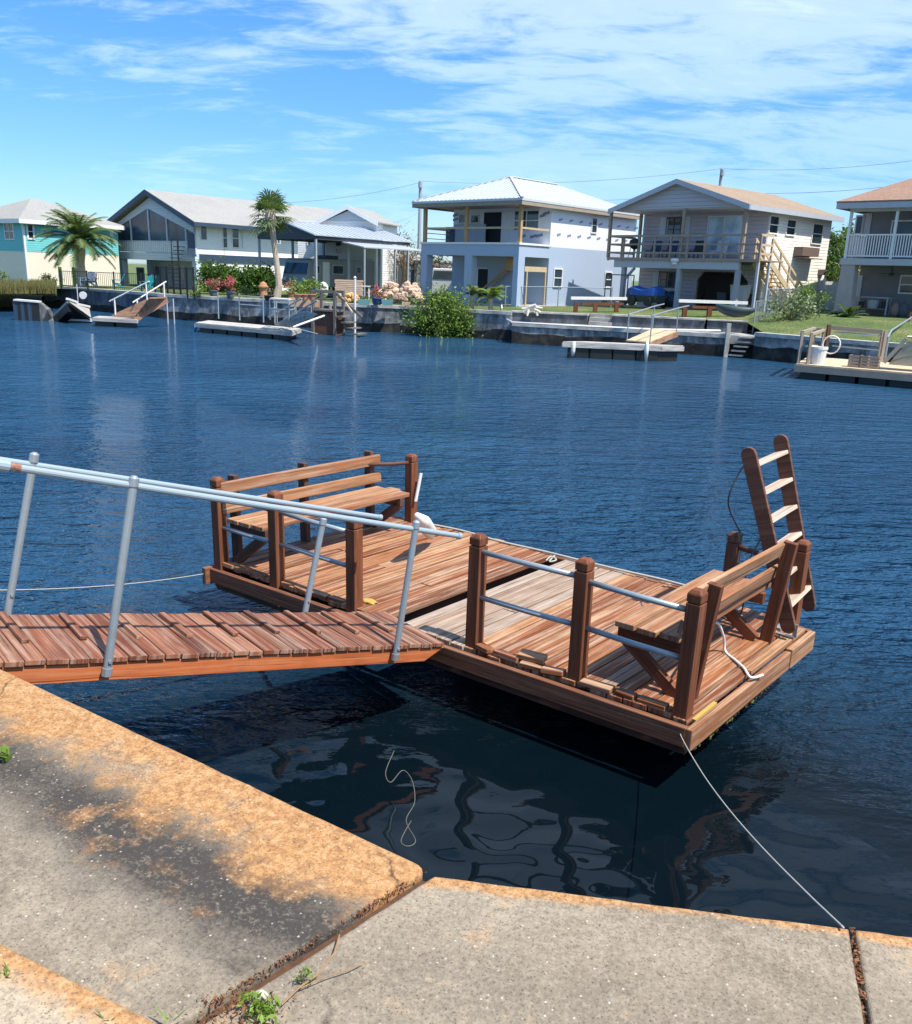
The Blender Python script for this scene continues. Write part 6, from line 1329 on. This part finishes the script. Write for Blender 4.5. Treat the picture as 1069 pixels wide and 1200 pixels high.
# left grey dock with pipe rails
z = .42; q = [at(229, 378, z), at(341, 388, z), at(352, 384.5, z), at(262, 374, z)]; q[3] = q[0] + (q[2] - q[1])
S = far_dock('small_dock', 'low grey floating dock with pipe posts below the flower pots', q, z, .16, m_deckgr)
for t, h_ in ((.12, .95), (.36, .95), (.62, .95), (.74, .85)):
    p = q[3].lerp(q[2], t) + V((0, 0, z)) ; bar(S, 'pipe_post', [p - V((0, 0, .3)), p + V((0, 0, h_))], .032, m_galv)
for t0, t1, h_ in ((.36, .62, .85), (.36, .62, .45)): bar(S, 'pipe_rail', [q[3].lerp(q[2], t0) + V((0, 0, z + h_)), q[3].lerp(q[2], t1) + V((0, 0, z + h_))], .025, m_galv)
p0_, p1_ = q[0].lerp(q[1], .80), q[0].lerp(q[1], .985); inw = (q[3] - q[0]) * .3
fR = T('pipe_railing', 'grey pipe railing box at the right end of the left grey dock', 'railing', p0_)
for p in (p0_, p1_, p0_ + inw * 2, p1_ + inw * 2): bar(fR, 'post', [p + V((0, 0, z)), p + V((0, 0, z + .85))], .04, m_galv)
for a, b in ((p0_, p1_), (p1_, p1_ + inw * 2), (p0_, p0_ + inw * 2)):
    for h_ in (.85, .45): bar(fR, 'rail', [a + V((0, 0, z + h_)), b + V((0, 0, z + h_))], .035, m_galv)
mb = MB(); mb.prism([p0_ + V((0, 0, z + .86)), p1_ + V((0, 0, z + .86)), p1_ + inw + V((0, 0, z + .86)), p0_ + inw + V((0, 0, z + .86))], (0, 0, .05)); mb.build('tray', m_white, fR)
for px, lab in ((232, 'blue fender hanging from the left end of the left grey dock'), (270, 'blue fender hanging along the front of the left grey dock')):
    p = at(px, 380 + (px - 232) * .08, .3); p = p - V((0, .1, 0)); mb = MB(); mb.tube([p + V((.12, 0, .12)), p, p + V((-.18, 0, -.34))], [.04, .09, .06], 8); tag(mb.build('fender', paint('pale_blue_fender', (.10, .30, .42), .5), smooth=True), lab, 'fender')
g0, g1 = at(322, 381, .5), at(340, 384, .5); h0, h1 = at(354, 366, 1.3), at(372, 369, 1.3)
gS = T('small_gangway', 'grey gangway with pipe handrails from the left grey dock up to the landing', 'gangway', g0); mb = MB(); mb.prism([g0, g1, h1, h0], (0, 0, .06)); mb.build('deck', m_deckgr, gS)
for a, b in ((g0, h0), (g1, h1)):
    bar(gS, 'handrail', [a + (a - b) * .25 + V((0, 0, .5)), b + V((0, 0, .55))], .035, m_galv)
    for t in (.1, .8): c_ = a.lerp(b, t); bar(gS, 'post', [c_, c_ + V((0, 0, .55))], .025, m_galv)
a, b = at(343, 383.5, .55), at(380, 370, 1.0); mb = MB(); mb.tube([a, b], .05, 6); tag(mb.build('slanting_pole', m_white), 'long white mooring arm slanting from the left dock to the wooden landing', 'pole')
a, b = at(344, 384, .4), at(372, 391.5, .05); mb = MB(); mb.tube([a, b], .035, 6); tag(mb.build('slanting_pole', m_galv), 'thin grey pole slanting from the left dock into the water', 'pole')
# wooden landing and stairs
m_oldwood = wood('old_grey_timber', [(.15, .13, .115), (.19, .165, .14), (.12, .10, .09)], wear=(.26, .24, .21), gs=8)
p = at(372, 357, 1.36); M = frame((p.x, p.y - .7, 0), -22); S = T('landing_stairs', 'dark weathered wooden landing with railing and steps down to the water', 'stairs', M)
mb = MB(M); mb.box(-.2, 1.1, 0, .9, 1.1, 1.18)
for k in range(4): mb.box(1.1 + .3 * k, 1.42 + .3 * k, .0, .9, .85 - .25 * k, .91 - .25 * k)
mb.build('tread', m_oldwood, S)
for x_ in (-.15, 1.05):
    for y_ in (.05, .85): mb = MB(M); mb.beam((x_, y_, -.8), (x_, y_, 2.05), .12, .12, (0, 1, 0)); mb.build('post', m_oldwood, S)
mb = MB(M); mb.beam((-.15, .05, 2.0), (1.05, .05, 2.0), .06, .12); mb.beam((-.15, .05, 1.65), (1.05, .05, 1.65), .05, .09); mb.beam((-.15, .85, 2.0), (1.05, .85, 2.0), .06, .12); mb.beam((-.15, .05, 2.0), (-.15, .85, 2.0), .06, .12)
mb.beam((1.05, .05, 2.0), (2.5, .05, .9), .06, .12); mb.beam((-.15, .05, 2.0), (-.9, .05, 1.2), .06, .12); mb.build('railing', m_oldwood, S)
mb = MB(M); mb.box(-.1, 1.0, .1, .8, -.5, 1.05); mb.build('crib', m_darkw, S)
p = at(416, 388, .15); mb = MB(); mb.tube([(p.x, p.y, -.8), (p.x, p.y, zat(416, 326, p))], .055, 10); mb.lathe([(.06, 0), (.075, .03), (.02, .1)], (p.x, p.y, zat(416, 326, p)), 10); tag(mb.build('mooring_post', m_white), 'tall white mooring post at the left end of the streaked seawall', 'post')
p = at(387, 384, .15); mb = MB(); mb.tube([(p.x, p.y, -.8), (p.x, p.y, 1.3)], .08, 8); tag(mb.build('mooring_post', m_greylumber), 'grey wooden pile beside the dark landing stairs', 'post')
a, b = at(397.5, 344, 1.9), at(413, 366, 1.2); mb = MB(); mb.tube([a, b], .05, 6); tag(mb.build('handrail', m_newlumber), 'pale wooden handrail slanting down left of the white post', 'handrail')
# far left: brown gangway, old docks
g0, g1 = at(131, 371, .45), at(158, 372.5, .45); h0, h1 = at(176, 350, 1.38), at(196, 349.5, 1.38)
gS = T('brown_gangway', 'brown wooden gangway with white handrails at the far left seawall', 'gangway', g0); mb = MB(); mb.prism([g0, g1, h1, h0], (0, 0, .07)); mb.build('deck', m_deckbr, gS)
mb = MB(); mb.beam(g1 - V((0, 0, .1)), h1 - V((0, 0, .1)), .1, .2); mb.build('stringer', m_deckbr, gS)
for a, b in ((g0, h0), (g1, h1)):
    bar(gS, 'handrail', [a + V((0, 0, .75)) + (a - b) * .03, b + V((0, 0, .8))], .035, m_white)
    for t in (.1, .92): c_ = a.lerp(b, t); bar(gS, 'post', [c_, c_ + V((0, 0, .78))], .04, m_white)
z = .4; q = [at(108, 372, z), at(160, 374.5, z), at(163, 372.5, z), at(116, 370, z)]; far_dock('small_dock', 'short floating dock at the foot of the brown gangway', q, z, .12, m_deckgr)
p = at(60, 377, 0); OD = T('sunken_dock', 'half sunken tilted old dock with white edge boards before the dark wall', 'dock', p); a, b, c_, d_ = at(61, 373, .1), at(107, 375, .15), at(105, 364, .55), at(79, 355, 1.0)
mb = MB(); mb.prism([a, b, c_, d_], (0, 0, .12)); mb.build('deck', m_deckgr, OD); mb = MB(); mb.beam(d_ + V((0, 0, .2)), d_.lerp(c_, .42) + V((0, 0, .2)), .12, .1); mb.beam(d_.lerp(c_, .45) + V((0, 0, .12)), c_ + V((0, 0, .2)), .12, .1); mb.beam(a, b, .1, .16); mb.build('edge_board', m_white, OD)
mb = MB(); mb.prism([a - V((0, 0, .4)), b - V((0, 0, .4)), c_ - V((0, 0, .4)), d_ - V((0, 0, .4))], (0, 0, .38)); mb.build('float', m_black, OD)
p = at(36, 376, 0); OD = T('broken_bulkhead', 'broken dark timber bulkhead with a pale slab standing in the water at far left', 'bulkhead', p); mb = MB(); a, b = at(23, 375, 0), at(46, 376, 0)
for k in range(6): c_ = a.lerp(b, k / 5.5); pp = MB(); pp.beam(c_ + V((0, 0, -.6)), c_ + V((R(-.05, .05), 0, .95 + R(-.1, .04))), .34, .3, (0, 1, 0)); pp.build('plank', m_black if k % 2 else m_navy, OD)
mb.beam(a + V((-.1, 0, 1.0)), b + V((.1, 0, .95)), .4, .08); mb.build('cap_board', m_white, OD)
mb = MB(); d_ = at(66, 376, 0); mb.prism([b + V((.05, -.05, -.3)), d_ + V((0, -.05, -.3)), d_ + V((-.2, -.05, .12)), b + V((.5, -.05, .6)), b + V((.1, -.05, .9))], (0, .35, 0)); mb.build('slab', m_sw, OD)
p = at(92, 359, .6); S = T('signal_post', 'white post with a round white disc before the dark far left wall', 'post', (p.x, p.y, 0)); bar(S, 'pole', [(p.x, p.y, -.2), (p.x, p.y, zat(92, 333, p))], .03, m_trimgrey); c_ = atY(97, 346, p.y - .1); mb = MB(); mb.tube([c_, c_ + V((0, .06, 0))], .2, 18); mb.build('disc', m_white, S)
for px, lab in ((196.5, 'white pile right beside the brown gangway top'), (204, 'white pile just right of the other pile by the brown gangway')):
    p = at(px, 370, .4); mb = MB(); mb.tube([(p.x, p.y, -.6), (p.x, p.y, zat(px, 350, p))], .035, 8); tag(mb.build('mooring_post', m_trimgrey), lab, 'post')

# ---------------------------------------------------------------- yards on the right
def log_rail(label, pa, pb_, xs, z0):
    S = T('boat_rack', label, 'rack', pa); d = pb_ - pa; mb = MB(); mb.beam(pa + V((0, 0, .62)), pb_ + V((0, 0, .62)), .14, .14); mb.build('beam', m_white, S)
    mb = MB(); mb.beam(pa + d * .2 + V((0, 0, .36)), pa + d * .95 + V((0, 0, .36)), .1, .12); mb.build('rail', m_red, S)
    for t in xs: p = pa + d * t; mb = MB(); mb.beam(p + V((0, 0, -.1)), p + V((0, 0, .42)), .2, .2, (0, 1, 0)); mb.build('post', m_red, S)
log_rail('low white topped boat rack on brown posts below the chain link fence', at(668, 364.5, 1.45), at(733, 365, 1.5), (.1, .45, .83), 1.45)
log_rail('low boat rack with white beam and brown posts in front of the balcony house', at(794, 368.5, 1.55), at(874, 371, 1.55), (.1, .46), 1.5)
m_hull = paint('dark_green_hull', (.035, .06, .06), .5, dirt=.3)
a, b = at(838, 359, 2.1), at(884, 366, 1.62); a = atY(839, 357, 38.2); b = atY(885, 362, 37.6); d = (b - a); sd_ = V((d.y, -d.x, 0)).normalized(); mb = MB(); P = []; N = 9
for k in range(N):
    t = k / (N - 1); c_ = a.lerp(b, t) + V((0, 0, -.04 * math.sin(math.pi * t) + .02)); hw = .42 * math.sin(math.pi * (.06 + .9 * t)) ** .6; dp_ = .42 * math.sin(math.pi * (.08 + .86 * t)) ** .6
    P += [c_ + sd_ * hw * s_ + V((0, 0, -dp_ * q_)) for s_, q_ in ((-1, 0), (-.85, .55), (-.35, 1), (.35, 1), (.85, .55), (1, 0), (.5, -.12), (-.5, -.12))]
mb.mesh(P, [(i * 8 + j, i * 8 + (j + 1) % 8, (i + 1) * 8 + (j + 1) % 8, (i + 1) * 8 + j) for i in range(N - 1) for j in range(8)] + [tuple(range(8))[::-1], tuple(range((N - 1) * 8, N * 8))])
tag(mb.build('kayak', m_hull, smooth=True), 'dark green upturned kayak leaning over the upper wall near the sea steps', 'kayak')
p = at(876, 369, 1.5); M = frame((p.x, p.y + .3, 1.45), -45); S = T('gas_grill', 'small covered grill with pale sides behind the dark kayak', 'grill', M); mb = MB(M); mb.box(-.3, .3, -.25, .25, .55, .85); mb.mesh([(-.3, -.25, .86), (.3, -.25, .86), (.3, .25, .86), (-.3, .25, .86), (-.25, -.1, 1.08), (.25, -.1, 1.08), (.25, .15, 1.08), (-.25, .15, 1.08)], [(3, 2, 1, 0), (0, 1, 5, 4), (1, 2, 6, 5), (2, 3, 7, 6), (3, 0, 4, 7), (4, 5, 6, 7)]); mb.build('hood', m_iron, S)
for x_ in (-.26, .26):
    for y_ in (-.2, .2): mb = MB(M); mb.beam((x_, y_, 0), (x_, y_, .55), .05, .05); mb.build('leg', m_galv, S)
mb = MB(M); mb.box(-.7, -.32, -.2, .2, .78, .82); mb.build('side_shelf', m_white, S)
# blue covered boat on trailer and things under the balcony
p = hp(H4, 758, 350, -.4); M = H4 @ Matrix.Translation((p[0], -.5, 0)); S = T('covered_boat', 'small boat under a bright blue tarpaulin parked below the balcony', 'boat', M); m_tarp = paint('blue_tarp', (.012, .085, .36), .55, dirt=.3, sc=3)
mb = MB(M); P = []; 
for k in range(9):
    t = k / 8; x_ = -.95 + 1.9 * t; hw = .55 * (1 - abs(2 * t - 1) ** 3 * .35); top = .98 + .06 * math.sin(t * 9)
    P += [(x_, -hw, .55), (x_, -hw * .95, top - .12), (x_, 0, top), (x_, hw * .95, top - .12), (x_, hw, .55)]
mb.mesh(P, [(i * 5 + j, i * 5 + j + 1, (i + 1) * 5 + j + 1, (i + 1) * 5 + j) for i in range(8) for j in range(4)] + [(0, 1, 2, 3, 4), (40, 41, 42, 43, 44)]); mb.build('tarpaulin', m_tarp, S)
mb = MB(M); mb.mesh([(-.8, -.4, .2), (.9, -.4, .2), (.9, .4, .2), (-.8, .4, .2), (-.95, -.52, .56), (1.0, -.52, .56), (1.0, .52, .56), (-.95, .52, .56)], [(3, 2, 1, 0), (0, 1, 5, 4), (1, 2, 6, 5), (2, 3, 7, 6), (3, 0, 4, 7), (4, 5, 6, 7)]); mb.build('hull', m_hull, S)
for x_ in (-.5, .55): mb = MB(M); mb.tube([(x_, -.6, .24), (x_, -.45, .24)], .24, 12); mb.build('wheel', m_black, S)
p = hp(H4, 730, 350, -.5); M = H4 @ Matrix.Translation((p[0] - .2, -.9, 0)); S = T('trailer_frame', 'thin dark trailer frame standing left of the blue covered boat', 'trailer', M); mb = MB(M)
for x_ in (-.75, .75): mb.tube([(x_, 0, .25), (x_, 0, 1.55)], .03, 6); mb.tube([(x_, .5, .25), (x_, .5, 1.55)], .03, 6)
mb.tube([(-.75, 0, 1.55), (.75, 0, 1.55)], .03, 6); mb.tube([(-.75, .5, 1.55), (.75, .5, 1.55)], .03, 6); mb.build('frame', m_iron, S); mb = MB(M); mb.box(-.9, .9, -.05, .55, .18, .28); mb.build('platform', m_iron, S)
for x_ in (-.7, .7): mb = MB(M); mb.tube([(x_, -.1, .17), (x_, .0, .17)], .17, 10); mb.build('wheel', m_black, S)
for px, c_, lab in ((777, (.03, .035, .04), 'dark covered mower below the balcony right of the blue boat'), (786, (.02, .04, .07), 'dark navy covered chair stack by the middle balcony pier')):
    x_ = hp(H4, px, 350, .7)[0]; mb = MB(H4 @ Matrix.Translation((x_, .8, 0))); mb.blob((0, 0, .38), (.42, .38, .46), 2, .08); tag(mb.build('covered_item', paint('dark_cover_' + str(px), c_, .6), smooth=True), lab, 'cover')
# balcony furniture
def patio(label, M, m_, w_=.6, name='patio_chair'):
    S = T(name, label, 'chair', M, 'chairs on the timber balcony'); mb = MB(M); mb.box(-w_ / 2, w_ / 2, 0, .5, .38, .44); mb.build('seat', m_, S); mb = MB(M); mb.beam((0, .5, .42), (0, .62, .95), w_, .05, up=(0, -1, .2)); mb.build('backrest', m_, S)
    for x_ in (-w_ / 2 + .03, w_ / 2 - .03):
        for y_ in (.03, .47): mb = MB(M); mb.beam((x_, y_, 0), (x_, y_, .38), .04, .04); mb.build('leg', m_, S)
m_navych = paint('navy_cushion', (.03, .06, .13), .7)
for px, m_, lab in ((765, m_navych, 'navy balcony chair left of the upper window'), (784, m_navych, 'navy balcony chair under the upper window'), (816, m_iron, 'black balcony chair left of the sliding door'), (842, m_shutter, 'pale balcony chair in front of the sliding door')):
    x_ = hp(H4, px, 290, 1.2)[0]; patio(lab, H4 @ Matrix.Translation((x_, 1.0, ZD4)), m_)
x_ = hp(H4, 745, 290, 1.0)[0]; M = H4 @ Matrix.Translation((x_, .9, ZD4)); S = T('kettle_grill', 'dark round kettle grill at the left end of the balcony', 'grill', M); mb = MB(M); mb.lathe([(.05, .45), (.28, .6), (.32, .78), (.28, .95), (.06, 1.06)], (0, 0, 0), 14); mb.build('kettle', m_iron, S)
for k in range(3): q_ = k * 2.09; mb = MB(M); mb.tube([(.2 * math.cos(q_), .2 * math.sin(q_), .6), (.34 * math.cos(q_), .34 * math.sin(q_), 0)], .02, 6); mb.build('leg', m_galv, S)
# clutter in the carport of the balcony house and the porch of the right house
for px, w_, h_, lab, c_ in ((853, .5, .8, 'dark storage tub in the carport arch', (.04, .04, .05)), (871, .8, 1.2, 'pale boxy utility cart beside the carport arch', (.42, .44, .46))):
    x_ = hp(H4, px, 345, D4 - .6)[0]; mb = MB(H4 @ Matrix.Translation((x_, D4 - .9, 0))); mb.mesh([(-w_ / 2 * .85, -.25, 0), (w_ / 2 * .85, -.25, 0), (w_ / 2 * .85, .25, 0), (-w_ / 2 * .85, .25, 0), (-w_ / 2, -.3, h_), (w_ / 2, -.3, h_), (w_ / 2, .3, h_), (-w_ / 2, .3, h_)], [(3, 2, 1, 0), (0, 1, 5, 4), (1, 2, 6, 5), (2, 3, 7, 6), (3, 0, 4, 7), (4, 5, 6, 7)]); mb.box(-w_ / 2 - .03, w_ / 2 + .03, -.33, .33, h_ + .003, h_ + .05); tag(mb.build('storage_bin', paint('bin_' + str(px), c_, .6)), lab, 'bin')
x0 = hp(H5, 1003, 352, 1.6)[0]; x1 = hp(H5, 1042, 352, 1.6)[0]; M = H5 @ Matrix.Translation((x0, 1.5, 0)); ww = x1 - x0; S = T('potting_table', 'long pale work table in the open lower porch of the right house', 'table', M); mb = MB(M); mb.box(0, ww, 0, .6, .84, .9); mb.build('tabletop', m_trimgrey, S); mb = MB(M); mb.box(.05, ww - .05, .05, .55, .3, .34); mb.build('shelf', m_greylumber, S)
for x_ in (.05, ww - .05):
    for y_ in (.05, .55): mb = MB(M); mb.beam((x_, y_, 0), (x_, y_, .84), .07, .07); mb.build('leg', m_trimgrey, S)
for k, (f, w_, h_, c_, lab) in enumerate(((.15, .3, .3, (.03, .04, .05), 'dark bucket on the left of the porch table shelf'), (.5, .6, .42, (.45, .48, .5), 'pale box on the middle of the porch table shelf'), (.85, .3, .34, (.04, .05, .05), 'dark tub on the right of the porch table shelf'))):
    mb = MB(M @ Matrix.Translation((ww * f, .3, .345))); mb.lathe([(w_ * .4, 0), (w_ * .5, h_ * .9), (w_ * .53, h_)], (0, 0, 0), 10); tag(mb.build('tub', paint('tub_%d' % k, c_, .6)), lab, 'tub')
for px, c_, lab in ((1050, (.30, .22, .18), 'tan bag standing right of the porch table'), (1060, (.12, .13, .15), 'grey sack slumped under the porch window')):
    x_ = hp(H5, px, 358, 1.6)[0]; mb = MB(H5 @ Matrix.Translation((x_, 1.6, 0))); mb.blob((0, 0, .32), (.24, .2, .38), 2, .1); tag(mb.build('sack', paint('sack_%d' % px, c_, .8), smooth=True), lab, 'sack')
mb = MB(H5 @ Matrix.Translation((hp(H5, 1018, 330, D5 - .12)[0], D5 - .12, ZD5 - 1.2)))
# utility pillars by the cream wall
for px, top, lab, dark in ((951, 322, 'grey boat lift post with dark motor head by the cream clapboard wall', 1), (958, 326, 'pale boat lift post right of the dark headed post', 0)):
    p = at(px, 366, 1.6); S = T('lift_post', lab, 'post', p); zt = zat(px, top, p); mb = MB(); mb.beam(p, V((p.x + .1, p.y, zt)), .2, .2, (0, 1, 0)); mb.build('pole', m_greypaint if dark else m_trim, S)
    if dark: mb = MB(); mb.box(p.x - .16, p.x + .4, p.y - .2, p.y + .2, zt + .003, zt + .3); mb.build('motor_head', paint('rust_motor', (.13, .09, .08), .7), S); mb = MB(); mb.tube([V((p.x, p.y, zt - .6)), V((p.x - .6, p.y, zt - .4)), V((p.x - .75, p.y, zt + .2)), V((p.x - 1.1, p.y, zt + .25))], .05, 6); mb.build('arm', m_greypaint, S)
# driftwood on the wall
mb = MB()
for px0, py0, px1, py1, r in ((614, 366, 628, 357, .12), (617, 361, 634, 366, .10), (621, 358, 618, 370, .09), (626, 359, 630, 370, .09), (612, 362, 636, 361, .08)):
    a, b = atY(px0, py0, 41.6), atY(px1, py1, 41.4); mb.tube([a, a.lerp(b, .5) + V((0, 0, .08)), b], [r, r * .9, r * .5], 6)
tag(mb.build('driftwood', paint('bleached_wood', (.62, .58, .48), .9, dirt=.4)), 'bleached driftwood lying on the retaining wall of the unfinished house', 'driftwood')
# utility poles and wires
m_wire = paint('wire', (.22, .25, .30), .6)
def pole(px, top, bot, Y, label, r=.14):
    p = atY(px, bot, Y); zt = atY(px, top, Y).z; S = T('utility_pole', label, 'utility pole', (p.x, p.y, 1.2)); mb = MB(); mb.tube([(p.x, p.y, 1.0), (p.x, p.y, zt)], [r, r * .7], 8); mb.build('pole', m_greypaint, S); mb = MB(); mb.tube([(p.x, p.y - .2, zt - .5), (p.x, p.y - .2, zt - .1)], .16, 8); mb.build('insulator', m_greypaint, S); return V((p.x, p.y, zt))
t1 = pole(490.5, 212, 330, 70, 'tall grey utility pole left of the unfinished house', .17); t2 = pole(835, 197, 300, 66, 'utility pole rising behind the roof of the balcony house', .16)
def wire(label, a, b, sag, r=.014):
    a, b = V(a), V(b); mb = MB(); mb.tube([a.lerp(b, k / 12) + V((0, 0, -sag * 4 * (k / 12) * (1 - k / 12))) for k in range(13)], r, 4); tag(mb.build('power_line', m_wire), label, 'wire', 'overhead lines behind the houses')
far1 = atY(300, 238, 74); rg1 = atY(1120, 181, 58); rg2 = atY(1120, 208, 58)
wire('upper overhead line from the left pole to the pole behind the balcony house', t1, t2, .5); wire('upper overhead line running right from the pole behind the balcony house', t2, rg1, .4)
wire('lower overhead line passing above the unfinished house roof to the right edge', t1 + V((0, 0, -1.1)), t2 + V((0, 0, -1.6)), .5); wire('lower overhead line crossing the sky right of the balcony house', t2 + V((0, 0, -1.6)), rg2, .4)
wire('overhead line from the left pole toward the white gabled house', t1 + V((0, 0, -.1)), far1, .4); wire('service drop from the left pole down behind the boat shelter', t1 + V((0, 0, -2.2)), atY(440, 262, 66), .3)
wire('short service drop behind the right corner of the cream wall', atY(975, 268, 60), atY(1000, 281, 52), .1)

# ---------------------------------------------------------------- near bank details
m_weed = foliage('weed_leaf', [(.10, .17, .02), (.16, .26, .03), (.22, .32, .05)]); m_dead = foliage('dead_leaf', [(.20, .075, .03), (.28, .12, .05), (.13, .055, .03)], .1)
def jp(t, off, z=0): p = c1 + jd * t + n1 * off; p.z = SZ + z; return p
# second narrow strip beyond the joint, filled with debris
mb = MB(); 
for _ in range(420):
    t = random.choice((R(.10, .30), R(.42, .75))) if R(0, 1) < .8 else R(.02, .8); p = jp(t, R(-.004, .010) + (.0 if t > .4 and R(0, 1) < .5 else .0), R(-.016, .003)); mb.leaf(p, R(.005, .013), .5, d=(R(-1, 1), R(-1, 1), R(-.3, .3)))
for _ in range(260): p = at(random.gauss(285, 26), R(1168, 1215), SZ) + V((0, 0, R(0, .01))); mb.leaf(p, R(.006, .018), .5, d=(R(-1, 1), R(-1, 1), R(-.35, .35)))
setting(mb.build('leaf_litter', m_dead), 'stuff')
for _k, (px, py, n_, s_, h_, lab) in enumerate(((300, 1188, 160, .022, .05, 'small green weed growing among dead leaves in the slab joint'), (355, 1150, 60, .014, .03, 'tiny tuft of green weed higher up the slab joint'))):
    base = at(px, py, SZ); S = T('weed', lab, 'weed', base); mb = MB(); stems(mb, base, base + V((0, 0, h_ * .5)), (h_, h_, h_), 9, .0012); mb.build('stem', m_stem, S); mb = MB()
    leaves(mb, base + V((0, 0, h_ * .55)), (h_ * 1.2, h_ * .9, h_ * .7), n_, s_, 8, .5, .35); mb.build('foliage', m_weed, S)
base = at(-4, 893, SZ); S = T('weed', 'bright yellow green leaf sprig poking in at the left edge of the stained slab', 'weed', base); mb = MB(); mb.tube([base, base + V((.02, 0, .04))], .002, 5); mb.build('stem', m_stem, S); mb = MB(); leaves(mb, base + V((.015, 0, .03)), (.04, .03, .03), 34, .035, 6, .5, .7); mb.build('foliage', m_weed, S)
for px, py, lab in ((6, 1146, 'thin grass tuft on the sandy kerb at the lower left'), (200, 1196, 'single grass blades at the kerb corner by the bottom edge'), (128, 1198, 'few grass blades along the lower kerb')):
    base = at(px, py, SZ + .03); mb = MB()
    for _ in range(9 if px < 20 else 4):
        d = V((R(-1, 1), R(-.6, .6), R(.5, 1.1))).normalized(); s_ = V((-d.y, d.x, 0)).normalized() * .0022; p = base + V((R(-.012, .012), R(-.01, .01), 0)); l = R(.025, .055); mb.face([p - s_, p + s_, p + d * l * .6 + s_ * .8, p + d * l, p + d * l * .6 - s_ * .8], [(0, 0)] * 5)
    tag(mb.build('grass_tuft', m_weed), lab, 'grass')
b1_ = at(306, 1170, SZ); mb = MB(); mb.blob(b1_ + V((0, 0, .008)), (.018, .014, .013), 2, .12); tag(mb.build('pebble', paint('pale_pebble', (.52, .46, .36), .9)), 'pale pebble in the dead leaves of the slab joint', 'stone')
tw = [at(330, 1180, SZ), at(352, 1160, SZ), at(372, 1145, SZ), at(392, 1120, SZ), at(398, 1098, SZ)]; mb = MB(); mb.tube([p + V((0, 0, .006 + .004 * (k % 2))) for k, p in enumerate(tw)], .0022, 5); tw = [at(352, 1160, SZ), at(385, 1147, SZ), at(410, 1138, SZ), at(428, 1130, SZ)]; mb.tube([p + V((0, 0, .005 + .005 * (k % 2))) for k, p in enumerate(tw)], .0016, 5)
tag(mb.build('twig', paint('dry_twig', (.30, .17, .08), .9)), 'forked dry twig lying across the pale slab beside the joint', 'twig')
mb = MB()
for _ in range(140):
    p = cr0 + crd * R(0, .4) + E2 * R(-.004, .010); p.z = SZ - .012 + R(-.012, .004); mb.leaf(p, R(.008, .018), .5, d=(R(-1, 1), R(-1, 1), R(-.3, .3)))
setting(mb.build('leaf_litter', m_dead), 'stuff')
